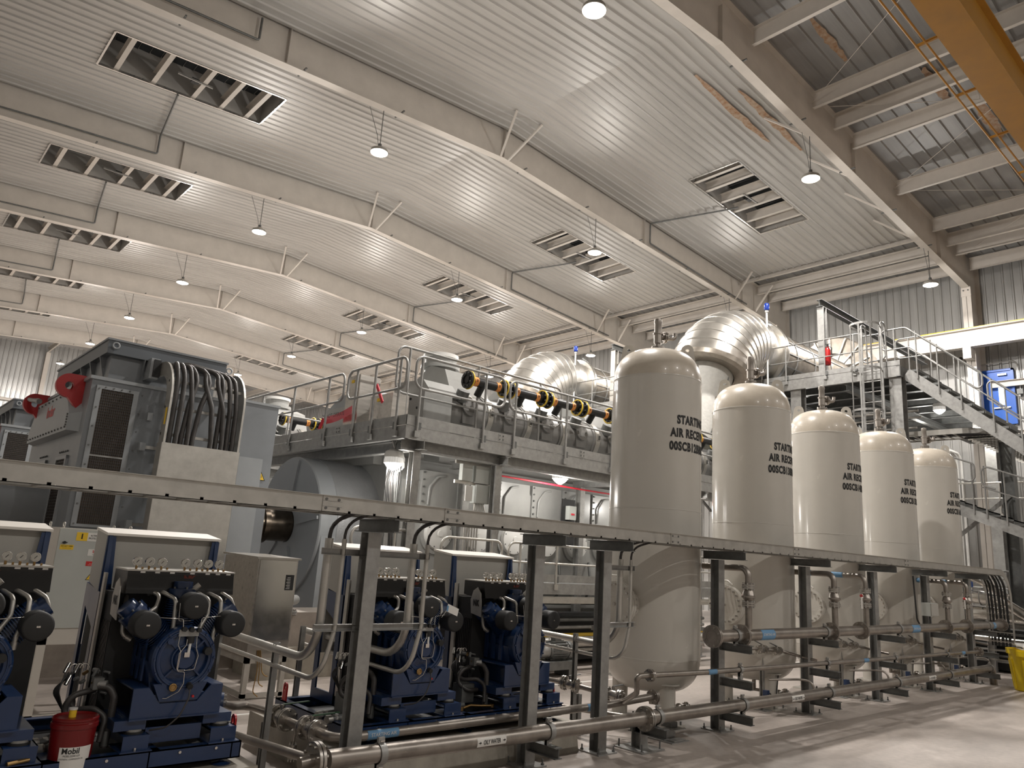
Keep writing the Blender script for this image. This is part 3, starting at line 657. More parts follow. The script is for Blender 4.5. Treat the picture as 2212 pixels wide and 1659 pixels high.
# header with blind flange and the droppers
t = thing('air_header_pipe', 'large brownish stainless header pipe at waist height before the receivers', 'pipe', (8.3, HY, 1.18))
h = MB(); h.cyl((8.30, HY, 1.185), (19.6, HY, 1.185), .074, 'stainless_pipe', 24, caps=False); build('run', h, t)
for i, (x, r) in enumerate(((8.33, .135), (8.99, .135), (11.47, .135), (12.5, .135), (16.2, .135), (17.35, .135), (19.55, .135))):
    f_ = MB(); f_.flange((x, HY, 1.185), (1, 0, 0), r, 'stainless_pipe', .02, 8, bolt='stainless'); 
    build('flange', f_, t)
for x in (8.62, 11.05, 13.75, 16.0, 18.4):
    c_ = MB(); clamp(c_, (x+.22, HY, 1.185), .074, 1.085); build('clamp', c_, t)
for x, tx in ((9.55, 'STARTING AIR'), (14.6, 'STARTING AIR'), (18.9, 'AIR')):
    l_ = MB(); l_.lathe([(.0755, -.17 if tx != 'AIR' else -.08), (.0755, .17 if tx != 'AIR' else .08)], (x, HY, 1.185), (1, 0, 0), 'label_blue', 12, a0=PI/2-1.1, a1=PI/2+1, ref=(0, -1, 0)); build('blue_marker', l_, t, label='blue flow marker band')
    l_ = text_mb(tx, .045, 'label_white', (x, HY-.0765, 1.19), (1, 0, 0), (0, 0, 1)); build('marker_lettering', l_, t)
nest(t, {'marker_lettering': 'blue_marker'})
def dropper(x, lab, ybk=6.15, tag_=False):
    t = thing('dropper_pipe', lab, 'pipe', (x, HY, 1.26), 'elbow droppers with check valves onto the header')
    p = MB(); p.tube([(x, ybk, 2.03), (x, HY, 2.03), (x, HY, 1.82)], .044, 'stainless_pipe', 14, bend=.11, seg=8); p.cyl((x, HY, 1.25), (x, HY, 1.60), .045, 'stainless_pipe', 16); build('run', p, t)
    c_ = MB(); c_.flange((x, HY, 1.80), (0, 0, 1), .085, 'stainless', .02, 8, bl=.09); build('flange', c_, t)
    c_ = MB(); c_.lathe([(.05, 1.76), (.07, 1.73), (.078, 1.69), (.088, 1.68), (.088, 1.655), (.075, 1.65), (.05, 1.61)], (x, HY, 0), (0, 0, 1), 'stainless_pipe', 20); build('check_valve', c_, t)
    c_ = MB(); c_.flange((x, HY, 1.575), (0, 0, 1), .085, 'stainless', .02, 8, bl=.09); build('flange', c_, t)
    l_ = MB(); l_.cyl((x, ybk-.35, 2.03), (x, ybk-.15, 2.03), .0455, 'label_blue', 14, caps=False); build('blue_marker', l_, t, label='blue flow marker band')
    if tag_:
        g = MB(); g.sphere((x-.11, HY+.02, 1.72), .025, 'red_paint'); g.box((x-.15, HY+.01, 1.52), (x-.07, HY+.014, 1.69), 'label_white'); build('tag', g, t, label='white tag with a red clip')
    return t
for x, lab, tg in ((9.16, 'first stainless dropper pipe, before the second receiver', False), (11.62, 'second stainless dropper pipe, left one of the middle pair', False), (12.72, 'third stainless dropper pipe, right one of the middle pair, white tag', True),
    (16.35, 'fourth stainless dropper pipe, just after the junction box', False), (17.5, 'fifth stainless dropper pipe, farthest on the header, white tag', True)): dropper(x, lab, tag_=tg)
# starting air line: low run behind the posts, riser, small run in front of the posts
t = thing('starting_air_pipe', 'slender starting air pipe running low then along the receiver row', 'pipe', (3.6, 5.95, .42))
p = MB(); p.tube([(3.62, 5.95, .405), (7.0, 5.95, .41), (7.8, 5.95, .44)], .042, 'stainless_pipe', 14); build('lower_run', p, t)
f_ = MB(); f_.flange((7.82, 5.95, .44), (1, 0, 0), .085, 'stainless_pipe', .018, 6); build('flange', f_, t)
p = MB(); p.tube([(7.2, 5.90, .44), (7.0, 5.55, .60), (6.86, 5.45, .80), (7.0, 5.45, .80), (8.2, 5.45, .775), (18.0, 5.45, .68)], .032, 'stainless_pipe', 12, bend=.16, seg=6); build('upper_run', p, t)
f_ = MB(); f_.flange((7.1, 5.45, .797), (1, 0, 0), .068, 'stainless', .015, 6); build('flange', f_, t)
f_ = MB(); f_.flange((17.95, 5.45, .68), (1, 0, 0), .09, 'stainless_pipe', .015, 8); build('flange', f_, t)
l_ = MB(); l_.lathe([(.0435, -.16), (.0435, .16)], (3.95, 5.95, .407), (1, 0, 0), 'label_blue', 10, a0=PI/2-1.2, a1=PI/2+1.1, ref=(0, -1, 0)); build('blue_marker', l_, t, label='blue flow marker band')
l_ = MB(); l_.lathe([(.0435, -.14), (.0435, .14)], (6.75, 5.95, .41), (1, 0, 0), 'label_blue', 10, a0=PI/2-1.2, a1=PI/2+1.1, ref=(0, -1, 0)); build('blue_marker', l_, t, label='blue flow marker band')
l_ = text_mb('STARTING AIR', .04, 'label_white', (3.95, 5.905, .41), (1, 0, 0), (0, 0, 1)); build('marker_lettering', l_, t)
for x in (8.3, 12.6, 17.0): l_ = MB(); z = .775-(x-8.2)*.0097; l_.lathe([(.0335, -.09), (.0335, .09)], (x, 5.45, z), (1, 0, 0), 'label_blue', 10, a0=PI/2-1.2, a1=PI/2+1.1, ref=(0, -1, 0)); build('blue_marker', l_, t, label='blue flow marker band')
for x in (8.95, 11.33, 13.77, 16.17): c_ = MB(); clamp(c_, (x, 5.45, .775-(x-8.2)*.0097), .032, .65); build('clamp', c_, t)
nest(t, {'marker_lettering': 'blue_marker'})
# oily water pipe
t = thing('oily_water_pipe', 'thick oily water drain pipe running lowest along the floor', 'pipe', (2.9, HY, .36))
p = MB(); p.tube([(3.15, HY, .40), (5, HY, .372), (8, HY, .35), (11.5, HY, .335), (17.9, HY, .33), (18.7, HY, .33), (18.75, HY, .0)], .072, 'stainless_pipe', 20, bend=.14); build('run', p, t)
for x in (3.05, 7.03):
    f_ = MB(); f_.flange((x, HY, .41 if x < 4 else .352), (1, 0, 0), .13, 'stainless', .024, 8, bolt='stainless'); build('flange', f_, t)
for x, z in ((3.62, .39), (5.53, .37), (7.25, .353), (9.0, .345), (11.35, .335), (13.8, .333), (16.2, .332), (18.55, .33)):
    c_ = MB(); clamp(c_, (x, HY, z), .073, z-.12); build('clamp', c_, t)
for x, z, tx in ((4.75, .376, '\u2192 OILY WATER \u2192'), (10.3, .341, 'OILY WATER'), (15.2, .333, 'OILY WATER')):
    l_ = MB(); l_.lathe([(.0735, -.17), (.0735, .17)], (x, HY, z), (1, 0, 0), 'label_white', 12, a0=PI/2-.5, a1=PI/2+.55, ref=(0, -1, 0)); build('white_marker', l_, t, label='white marker band reading OILY WATER')
    l_ = text_mb('OILY WATER', .052, 'text_black', (x, HY-.0760, z), (1, 0, 0), (0, 0, 1), bold=.0008, sx=.66)
    for s in (-1, 1):
        xx = x+s*.142; l_.add([(xx-.016, HY-.076, z-.003), (xx+.004, HY-.076, z-.003), (xx+.004, HY-.076, z+.003), (xx-.016, HY-.076, z+.003), (xx+.002, HY-.076, z-.012), (xx+.018, HY-.076, z), (xx+.002, HY-.076, z+.012)], [(0, 1, 2, 3), (4, 5, 6)], 'text_black')
    build('marker_lettering', l_, t)
nest(t, {'marker_lettering': 'white_marker'})
# inline valves at the receivers' feet, one set per receiver
def drain_set(X):
    t = thing('drain_valve_set', 'x', 'valve', (X-.05, 6.05, .5), 'small drain lines and valves at the receivers')
    v = MB(); valve(v, (X+.1, 6.08, .88), (1, 0, 0), .06, 'stainless', .14, (-.22, 0, .06)); build('ball_valve', v, t)
    v = MB(); valve(v, (X+.42, 6.02, .86), (1, 0, 0), .055, 'stainless', .12, (-.2, 0, .05)); build('ball_valve', v, t)
    p = MB(); p.tube([(X-.35, 6.2, .9), (X+.1, 6.08, .88), (X+.55, 6.0, .85), (X+.8, 5.8, .78), (X+.82, 5.6, .76)], .02, 'stainless_pipe', 8, bend=.08)
    build('run', p, t); p = MB(); p.tube([(X+.05, 5.95, .48), (X+.45, 5.7, .5), (X+.52, 5.52, .5), (X+.52, 5.5, .36)], .016, 'stainless_pipe', 8, bend=.12)
    build('run', p, t); p = MB(); p.tube([(X-.1, 6.3, .12), (X+.5, 5.95, .14), (X+.9, 5.75, .16)], .016, 'stainless_pipe', 8, bend=.1); build('run', p, t)
    b_ = MB(); b_.box((X+.07, 5.99, .22), (X+.14, 6.06, .32), 'blue_paint'); b_.tube([(X+.16, 6.03, .3), (X+.3, 6.0, .2), (X+.4, 6.05, .06), (X+.55, 6.1, .3), (X+.62, 6.1, .6)], .009, 'rubber', 6, bend=.1); build('actuator', b_, t)
    s_ = MB(); s_.chan((X+.32, 6.2, .0), (X+.32, 6.2, .78), .06, .04, 'galv', upv=(0, 1, 0)); s_.box((X+.2, 6.1, 0), (X+.44, 6.3, .012), 'galv'); build('support', s_, t)
    return t
ds = drain_set(TX[1]-.9+.15); wl = ('between first and second', 'between second and third', 'between third and fourth', 'between fourth and fifth')
for i in range(4):
    o_ = ds if i == 0 else dup(ds, (TX[1]-.75-.05+2.6*i, 6.05, .5)); o_['label'] = 'small stainless drain valves and lines at floor %s receivers' % wl[i]
# conduits standing at the first receiver with strut cross pieces
t = thing('conduit_riser', 'two bent conduits rising to the tray before first receiver', 'conduit', (7.0, 6.0, 1.1), 'bent conduit pairs rising into the tray')
def riser_pair(t, x, y, ztop, zlo, x0, r1=.034, r2=.02, dx=.14, dy=0):
    """two conduits that come level along X from x0, bend up at x and end open at ztop"""
    a = MB(); a.tube([(x0, y, zlo), (x, y, zlo-.03), (x, y, ztop)], r1, 'galv_tray', 14, bend=.34, seg=9); build('conduit', a, t)
    a = MB(); a.tube([(x0, y, zlo-.19), (x+dx, y+dy, zlo-.22), (x+dx, y+dy, ztop-.01)], r2, 'galv_tray', 12, bend=.42, seg=9); build('conduit', a, t)
def riser(x, yback, ztop, lab, dx2=.1):
    t = thing('conduit_riser', lab, 'conduit', (x, 5.9, 1.0), 'bent conduit pairs rising into the tray')
    a = MB(); a.tube([(x, yback, 1.06), (x, 5.9, 1.04), (x, 5.9, ztop)], .036, 'galv_tray', 16, bend=.34, seg=10); build('conduit', a, t)
    a = MB(); a.tube([(x, yback, .92), (x+.0, 5.82, .90), (x+dx2, 5.82, 1.3), (x+dx2, 5.82, ztop)], .021, 'galv_tray', 12, bend=.42, seg=10); build('conduit', a, t)
    for dx, r, y in ((0, .018, 5.9), (dx2, .013, 5.82)):
        c_ = MB(); c_.tube([(x+dx, y, ztop-.2), (x+dx, y, ztop+.08), (x+dx+.03, y-.06, ztop+.16), (x+dx+.1, y-.3, ztop+.24)], r, 'cable', 8, bend=.2, seg=4); build('cable', c_, t)
    return t
bpy.data.objects.remove(t, do_unlink=True)
riser(3.2, 7.95, 2.05, 'two bent conduits rising to the tray left of the plinth post')
riser(4.08, 7.85, 2.05, 'two bent conduits rising before the first blue compressor pair')
riser(7.07, 7.25, 2.04, 'two bent conduits rising beside the first receiver manhole')
# channel cross arms holding the risers to the posts
for i, (x0, x1, z, lab) in enumerate(((3.1, 4.22, 1.94, 'upper channel strut joining two conduit risers across the plinth post'), (3.1, 4.22, 1.32, 'lower channel strut joining two conduit risers across the plinth post'), (6.66, 7.25, 1.94, 'upper channel strut from third rack post to conduits'), (6.66, 7.25, 1.30, 'lower channel strut from third rack post to conduits'))):
    s_ = MB(); s_.chan((x0, 5.83, z), (x1, 5.83, z), .055, .04, 'galv', side=1, t=.004); s_.box((x1-.12, 5.825, z-.03), (x1, 5.829, z+.03), 'galv_dark')
    solo('channel_strut', s_, 'galvanised '+lab, 'strut', 'channel struts between risers', (x0, 5.83, z))
for i, (x, y, zb, zt, lab) in enumerate(((3.24, 6.68, .02, 1.1, 'galvanised channel stand under the leftmost conduit pair'), (3.22, 7.97, 0, 1.12, 'galvanised channel stand beside the first blue skid'), (4.02, 7.72, 0, 1.12, 'galvanised channel stand between the two blue skids'), (7.08, 6.56, 0, 1.12, 'slotted channel stand between blue skid and first receiver'))):
    s_ = MB(); s_.chan((x, y, zb), (x, y, zt), .045, .05, 'galv', side=1, t=.004, upv=(0, 1, 0))
    for q in range(14): z = zb+.05+q*.075; s_.box((x-.001, y-.008, z), (x+.0, y+.008, z+.03), 'black_matte') if z < zt-.05 else None
    s_.box((x-.06, y-.06, zb), (x+.06, y+.06, zb+.008), 'galv'); solo('channel_stand', s_, lab, 'stand', 'channel stands under the conduits', (x, y, zb))
# valve string at the left end of the starting air line
t = thing('flanged_valve_string', 'two flanged ball valves with green levers on starting air line', 'valve', (3.4, 6.5, .42))
v = MB(); valve(v, (3.44, 6.28, .42), (.12, -1, -.02), .098, 'stainless', .17, (.27, .02, .0), 'green_lever'); build('ball_valve', v, t)
v = MB(); valve(v, (3.37, 6.72, .44), (.12, -1, -.02), .098, 'stainless', .17, (.27, .02, .0), 'green_lever'); build('ball_valve', v, t)
v = MB(); v.tube([(2.75, 7.35, .43), (3.28, 7.3, .45), (3.36, 6.85, .45), (3.38, 6.6, .43), (3.42, 6.4, .42)], .035, 'stainless_pipe', 12, bend=.2); v.tube([(3.46, 6.2, .415), (3.5, 5.95, .405), (3.66, 5.95, .405)], .041, 'stainless_pipe', 12, bend=.13, seg=7); build('run', v, t)
v = MB(); v.cyl((3.40, 6.5, .4), (3.40, 6.5, .24), .014, 'stainless'); valve(v, (3.40, 6.5, .2), (0, 0, 1), .035, 'stainless', .07, None); v.bar((3.38, 6.5, .2), (3.2, 6.5, .25), .02, .006, 'bronze'); build('drain_valve', v, t)
v = MB(); v.chan((3.5, 6.2, 0), (3.5, 6.2, .34), .05, .05, 'galv', upv=(0, 1, 0)); v.chan((3.35, 6.95, 0), (3.35, 6.95, .36), .05, .05, 'galv', upv=(0, 1, 0)); build('support', v, t)
# second string beside the first receiver
t = thing('flanged_valve_string', 'pair of flanged lever valves between blue skid and first receiver', 'valve', (7.1, 6.6, .5))
v = MB(); valve(v, (7.05, 6.62, .52), (.35, -1, -.1), .085, 'stainless', .16, (.2, .02, .0)); build('ball_valve', v, t)
v = MB(); valve(v, (7.25, 6.1, .47), (.35, -1, -.1), .085, 'stainless', .16, (.2, .02, .0)); build('ball_valve', v, t)
v = MB(); v.tube([(6.5, 7.0, .55), (6.95, 6.9, .54), (7.0, 6.75, .53)], .03, 'stainless_pipe', 10, bend=.1); v.tube([(7.1, 6.5, .51), (7.2, 6.22, .48)], .03, 'stainless_pipe', 10); v.tube([(7.3, 5.98, .46), (7.45, 5.95, .44)], .03, 'stainless_pipe', 10); build('run', v, t)
v = MB(); v.box((6.98, 6.38, 0), (7.12, 6.5, .012), 'galv'); v.chan((7.05, 6.44, 0), (7.05, 6.44, .44), .05, .05, 'galv', upv=(0, 1, 0)); build('support', v, t)
# floor drain line from the skid to the oily water pipe
t = thing('drain_pipe', 'slanting drain pipe on the floor by first blue skid', 'pipe', (3.0, 6.5, .2)); p = MB()
p.tube([(3.05, 8.6, .30), (3.08, 8.0, .24), (3.1, 7.4, .22), (3.08, 5.6, .38), (3.0, 5.45, .40)], .036, 'stainless_pipe', 12, bend=.1); build('run', p, t)
p = MB(); p.cyl((2.92, HY, .40), (3.04, HY, .41), .045, 'stainless_pipe', 12); build('stub', p, t)
t = thing('drain_pipe', 'slanting drain pipe on the floor between blue skid and receiver', 'pipe', (6.9, 7.0, .2)); p = MB()
p.tube([(6.6, 7.6, .30), (6.75, 7.2, .26), (7.5, 6.0, .22), (7.6, 5.6, .3)], .03, 'stainless_pipe', 12, bend=.1); build('run', p, t)
# junction box on the seventh post
t = thing('junction_box', 'small grey junction box fixed to the seventh rack post', 'junction box', (15.75, 5.66, 1.45)); b_ = MB(); b_.box((15.62, 5.50, 1.38), (16.0, 5.66, 1.62), 'cabinet'); build('enclosure', b_, t)
b_ = MB(); b_.box((15.63, 5.485, 1.39), (15.99, 5.50, 1.61), 'hood_grey'); build('lid', b_, t)
b_ = MB(); b_.tube([(15.85, 5.6, 1.38), (15.85, 5.6, 1.2), (15.7, 5.68, 1.12), (15.55, 5.72, 1.3), (15.55, 5.75, 2.1)], .015, 'rubber', 6, bend=.1); build('cable', b_, t)
# ================================================================ CONCRETE PLINTHS
for i, (x0, x1, lab) in enumerate(((-.6, 2.82, 'left'), (3.55, 6.42, 'middle'))):
    p = MB(); p.prism([(5.86, 0), (7.8, 0), (7.8, .29), (5.92, .29)], 0, x0, x1, 'plinth'); solo('concrete_plinth', p, 'stained concrete plinth under the %s blue compressor skid' % lab, 'plinth', None, (x0, 5.9, 0))
# ================================================================ COMPRESSOR (front at y=0, centred on x=0, world heights)
def compressor():
    t = thing('air_compressor', 'x', 'compressor', (0, 0, 0), 'blue piston air compressors on skids'); B = lambda n, m, p=t, **k: build(n, m, p, local=True, **k)
    # base box with V notch
    b = MB(); N_ = [(-.33, .66), (.33, .66), (.33, .875), (.24, .875), (.14, .76), (-.13, .76), (-.22, .875), (-.33, .875)]
    b.prism(N_, 1, .08, .095, 'blue_paint'); b.box((-.33, .095, .66), (.33, .8, .672), 'blue_paint'); b.box((-.33, .095, .865), (-.22, .8, .877), 'blue_paint'); b.box((.24, .095, .865), (.33, .8, .877), 'blue_paint'); b.box((-.335, .06, .655), (.335, .82, .665), 'blue_paint')
    b.box((.318, .095, .67), (.33, .8, .87), 'blue_paint'); b.box((-.33, .79, .67), (.33, .8, .87), 'blue_paint'); b.box((-.2, .1, .67), (.2, .75, .82), 'blue_paint'); B('base_box', b)
    b = MB(); b.box((-.42, .10, .585), (-.20, .86, .655), 'blue_paint'); b.box((.22, .10, .585), (.44, .86, .655), 'blue_paint'); b.box((-.19, .12, .48), (.22, .14, .59), 'blue_paint'); b.box((-.19, .12, .48), (.22, .85, .492), 'blue_paint'); B('cross_member', b)
    for x0, x1 in ((-.36, -.18), (.27, .47)):
        m_ = MB(); m_.box((x0, .04, .55), (x1, .05, .46), 'blue_paint'); m_.box((x0, .04, .55), (x1, .3, .56), 'blue_paint'); m_.box((x1-.01, .04, .46), (x1, .3, .56), 'blue_paint'); m_.box((x0-.02, .0, .452), (x1+.02, .3, .462), 'blue_paint')
        m_.cyl(((x0+x1)/2, .14, .56), ((x0+x1)/2, .14, .575), .07, 'black_matte', 20); m_.cyl(((x0+x1)/2, .14, .57), ((x0+x1)/2, .14, .59), .06, 'galv', 20); m_.cyl(((x0+x1)/2, .035, .462), ((x0+x1)/2, .035, .48), .012, 'chrome', 6); B('anti_vibration_mount', m_)
    # crankcase with the round front cover
    c = MB(); cz = 1.075; c.cyl((0, .13, cz), (0, .85, cz), .215, 'blue_paint', 32); c.prism([(-.19, .80), (.19, .80), (.235, 1.05), (-.235, 1.05)], 1, .16, .84, 'blue_paint'); 
    for q in range(5): c.box((-.245, .25+q*.12, .9), (-.23, .30+q*.12, 1.2), 'blue_paint')
    c.prism([(-.14, .775), (.14, .775), (.2, .9), (-.2, .9)], 1, .07, .2, 'blue_paint'); B('crankcase', c)
    f = MB(); f.lathe([(.0, .0), (.07, .0), (.085, .015), (.085, .03), (.17, .045), (.18, .02), (.225, .015), (.238, .03), (.238, .1)], (0, .055, cz), (0, 1, 0), 'blue_paint', 48, 30)
    f.ring((0, .058, cz), (0, 1, 0), .10, .008, 'blue_paint', 32); f.ring((0, .066, cz), (0, 1, 0), .205, .006, 'blue_paint', 40)
    for k in range(14): p = circ((0, .07, cz), (0, 1, 0), .222, 2*PI*k/14); f.cyl(p-V((0, .012, 0)), p, .009, 'blue_paint', 6)
    for k in range(4): a = PI/4+k*PI/2; p = V((.1*math.cos(a), .085, cz+.1*math.sin(a))); q = V((.19*math.cos(a), .085, cz+.19*math.sin(a))); f.bar(p, q, .012, .03, 'blue_paint', (0, 1, 0))
    f.disc((-.13, .06, cz+.13), (0, 1, 0), .022, .02, 'blue_paint', 16); B('front_cover', f)
    f = MB(); f.ring((-.065, .045, .875), (0, 1, 0), .024, .007, 'bronze', 20); f.disc((-.065, .05, .875), (0, 1, 0), .017, .012, 'bronze', 16); B('oil_sight_glass', f)
    f = MB(); f.disc((.155, .045, 1.13), (0, 1, 0), .03, .05, 'black_matte', 16); f.cyl((.055, .06, .885), (.055, .02, .875), .022, 'black_matte', 12); f.disc((.1, .065, .80), (0, 1, 0), .009, .02, 'text_red', 10); B('plug', f)
    # three finned cylinders: left, centre, right
    def cyl_(base, d, L_, r, nm, hd=.12):
        d = V(d).normalized(); base = V(base); m_ = MB(); m_.cyl(base, base+d*L_, r*.72, 'blue_paint', 24)
        n = int(L_/.02)
        for i in range(n): a = base+d*(L_*.12+i*.02*.86); m_.cyl(a, a+d*.007, r*(1-.15*i/n), 'blue_paint', 24)
        h = base+d*L_; m_.cyl(h, h+d*hd*.55, r*.86, 'blue_paint', 8); m_.cyl(h+d*hd*.55, h+d*hd, r*.6, 'blue_paint', 8)
        for k in range(6): q = circ(h+d*hd*.55, d, r*.72, 2*PI*k/6); m_.cyl(q, q+d*.015, .008, 'galv_dark', 6)
        return B(nm, m_)
    for yy in (.33,): 
        cyl_((-.1, yy, 1.17), (-.72, 0, .62), .30, .125, 'cylinder'); cyl_((0, yy+.02, 1.25), (0, 0, 1), .26, .125, 'cylinder'); cyl_((.1, yy, 1.17), (.72, 0, .62), .30, .125, 'cylinder')
    for yy in (.6,): cyl_((-.1, yy, 1.17), (-.72, 0, .62), .26, .105, 'cylinder'); cyl_((.1, yy, 1.17), (.72, 0, .62), .26, .105, 'cylinder')
    # air filters
    for x, z in ((-.315, 1.325), (.02, 1.462), (.335, 1.325)):
        m_ = MB(); m_.lathe([(0, 0), (.085, 0), (.096, .006), (.10, .016), (.10, .15), (.07, .16), (.03, .17), (.03, .26)], (x, .045, z), (0, 1, 0), 'black_matte', 36, 50)
        m_.bar((x-.012, .043, z), (x+.012, .043, z), .012, .004, 'chrome', (0, 1, 0)); m_.cyl((x, .035, z), (x, .045, z), .005, 'chrome', 8); B('air_filter', m_)
    # black manifold box with the gauge row
    m_ = MB(); pr = [(.40, 1.708), (.40, 1.67), (.37, 1.53), (.52, 1.52), (.75, 1.55), (.75, 1.708)]
    m_.prism(pr, 0, -.42, .425, 'black_paint'); m_.box((-.425, .392, 1.700), (.43, .76, 1.712), 'galv_tray'); B('manifold_box', m_)
    for x in (-.31, -.2, -.085, .075, .20, .285, .375):
        m_ = MB(); m_.box((x-.018, .397, 1.686), (x+.018, .399, 1.699), 'label_white'); B('label', m_)
    tm = text_mb('N', .06, 'text_dark_red', (.035, .397, 1.65), (1, 0, 0), (0, 0, 1), bold=.004, sx=1.1); join(tm, text_mb('K', .06, 'text_dark_red', (.078, .397, 1.65), (1, 0, 0), (0, 0, 1), bold=.004, sx=1.0))
    for q in range(4): tm.box((.02, .3985-.0018, 1.606-q*.007), (.1, .3985, 1.609-q*.007), 'text_dark_red')
    tm.box((-.01, .3967, 1.585), (.015, .3985, 1.61), 'text_dark_red'); B('logo_lettering', tm)
    for x in (-.345, -.25, -.155, .03, .13, .22, .31):
        g = MB(); y, z = .47, 1.772; g.disc((x, y, z), (0, 1, 0), .033, .03, 'chrome', 24); g.disc((x, y-.016, z), (0, 1, 0), .028, .002, 'glass_dial', 24); g.ring((x, y-.016, z), (0, 1, 0), .031, .0035, 'chrome', 24)
        g.bar((x-.009, y-.018, z-.010), (x+.008, y-.018, z+.010), .004, .002, 'text_black', (0, 1, 0)); g.cyl((x, y, z-.03), (x, y, 1.708), .009, 'bronze', 8); g.box((x+.04, y-.01, 1.712), (x+.052, y+.01, 1.73), 'bronze'); B('pressure_gauge', g)
    # steel plate with maker's letters on the left flank
    m_ = MB(); pl = [(.38, 1.33), (.56, 1.36), (.58, 1.5), (.54, 1.6), (.47, 1.64), (.41, 1.58), (.39, 1.45)]
    m_.prism(pl, 0, -.455, -.448, 'galv_tray'); join(m_, text_mb('N', .085, 'text_black', (-.457, .502, 1.47), (0, -1, 0), (0, 0, 1), bold=.005, sx=.75)); join(m_, text_mb('K', .085, 'text_black', (-.457, .452, 1.47), (0, -1, 0), (0, 0, 1), bold=.005, sx=.75)); B('maker_plate', m_)
    # bent delivery pipes from the manifold
    P = [((-.22, .45, 1.52), (-.22, .40, 1.545), (-.17, .34, 1.52), (-.20, .30, 1.43), (-.27, .28, 1.385), (-.33, .28, 1.38)),
         ((-.15, .45, 1.52), (-.15, .36, 1.545), (-.075, .24, 1.50), (-.075, .21, 1.24), (-.09, .2, 1.18)),
         ((-.08, .45, 1.52), (-.06, .34, 1.50), (.0, .3, 1.51), (.09, .28, 1.60)),
         ((.11, .45, 1.52), (.13, .36, 1.54), (.19, .26, 1.50), (.19, .24, 1.38), (.13, .22, 1.28)),
         ((.20, .45, 1.52), (.22, .36, 1.54), (.29, .26, 1.50), (.29, .24, 1.40), (.24, .2, 1.24), (.235, .2, 1.18)),
         ((.29, .45, 1.53), (.33, .38, 1.545), (.40, .34, 1.50), (.43, .32, 1.43), (.42, .32, 1.38)),
         ((-.36, .55, 1.50), (-.38, .45, 1.35), (-.38, .42, 1.22), (-.33, .42, 1.19)),
         ((-.12, .6, 1.52), (-.12, .55, 1.40), (-.13, .5, 1.25)), ((.27, .6, 1.52), (.27, .55, 1.38), (.26, .5, 1.25)), ((-.26, .6, 1.52), (-.26, .55, 1.42), (-.27, .5, 1.3))]
    for q in P:
        m_ = MB(); m_.tube(q, .0165, 'galv_tray', 12, bend=.055, seg=5); e = V(q[-1]); d = (e-V(q[-2])).normalized(); m_.cyl(e-d*.03, e+d*.02, .022, 'galv_tray', 8); B('delivery_pipe', m_)
    # front gauge block, sight pipe, oil lines
    m_ = MB(); m_.box((-.075, .06, 1.24), (.075, .09, 1.29), 'galv'); m_.cyl((-.045, .03, 1.295), (-.045, .07, 1.295), .019, 'black_matte', 12); m_.cyl((.012, .03, 1.29), (.012, .07, 1.29), .019, 'black_matte', 12); m_.cyl((.068, .03, 1.285), (.068, .07, 1.285), .017, 'black_matte', 12)
    m_.cyl((.02, .07, 1.24), (.02, .07, 1.19), .03, 'black_matte', 14); m_.cyl((.02, .06, 1.2), (.01, .045, 1.12), .011, 'white_plastic', 10); m_.box((-.02, .035, 1.09), (.02, .06, 1.125), 'chrome'); B('pressure_switch_block', m_)
    L_ = [((-.25, .15, 1.375), (-.22, .1, 1.375), (-.06, .06, 1.368), (-.055, .05, 1.31)), ((-.07, .05, 1.24), (-.075, .045, 1.18), (-.05, .035, 1.13), (-.055, .035, .99), (-.0, .035, .985), (.005, .035, .90), (-.02, .04, .845), (-.1, .05, .80), (-.125, .06, .80)),
          ((-.01, .05, 1.22), (-.012, .045, 1.18), (-.06, .035, 1.12), (-.062, .035, 1.0), (.0, .035, .998)), ((.06, .05, 1.24), (.065, .04, 1.15), (.085, .035, 1.10), (.07, .035, 1.0), (.0, .035, .995)), ((.075, .05, 1.30), (.08, .06, 1.375), (.2, .1, 1.38), (.3, .15, 1.38)), ((.02, .12, 1.35), (-.08, .1, 1.35), (-.08, .12, 1.48))]
    for q in L_: m_ = MB(); m_.tube(q, .0035, 'chrome', 6, bend=.012, seg=2); B('oil_line', m_)
    m_ = MB(); m_.tube([(.055, .02, .86), (.05, .0, .80), (.0, -.0, .68), (-.08, .02, .60), (-.17, .1, .575)], .006, 'cable', 6, bend=.1); B('breather_hose', m_)
    # black cooler behind, with blue frame and grey hood over it
    m_ = MB(); m_.box((-.44, .55, .50), (.44, .93, 1.52), 'black_matte'); 
    for q in range(12): m_.box((-.446, .56+q*.03, .6), (-.44, .57+q*.03, 1.3), 'black_paint')
    for z in (.93, .78): m_.cyl((-.45, .62, z), (-.40, .5, z-.0), .01, 'galv', 8); m_.cyl((-.47, .66, z), (-.45, .6, z), .018, 'galv', 10)
    B('cooler', m_)
    for s in (-1, 1): m_ = MB(); m_.box((s*.475, .80, .55), (s*.455, .86, 1.66), 'galv_tray'); B('cooler_flange', m_)
    for s in (-1, 1):
        m_ = MB(); x = s*.46; m_.box((x-.01, .90, .46), (x+.01, .98, 1.5), 'blue_paint'); m_.box((x-.01, 1.28, .46), (x+.01, 1.36, 1.5), 'blue_paint'); m_.prism([(.90, 1.18), (1.36, 1.40), (1.36, 1.55), (.90, 1.5)], 0, x-.01, x+.01, 'blue_paint'); m_.box((x-.01, .9, .46), (x+.01, 1.36, .56), 'blue_paint')
        m_.prism([(.86, 1.2), (.98, 1.2), (.98, 1.96), (.945, 1.96)], 0, x-.03*(s > 0)-.0, x+.03*(s < 0), 'blue_paint'); m_.prism([(s*.47, 1.2), (s*.355, 1.2), (s*.405, 1.95), (s*.47, 1.95)], 1, .95, .96, 'blue_paint'); B('side_frame', m_)
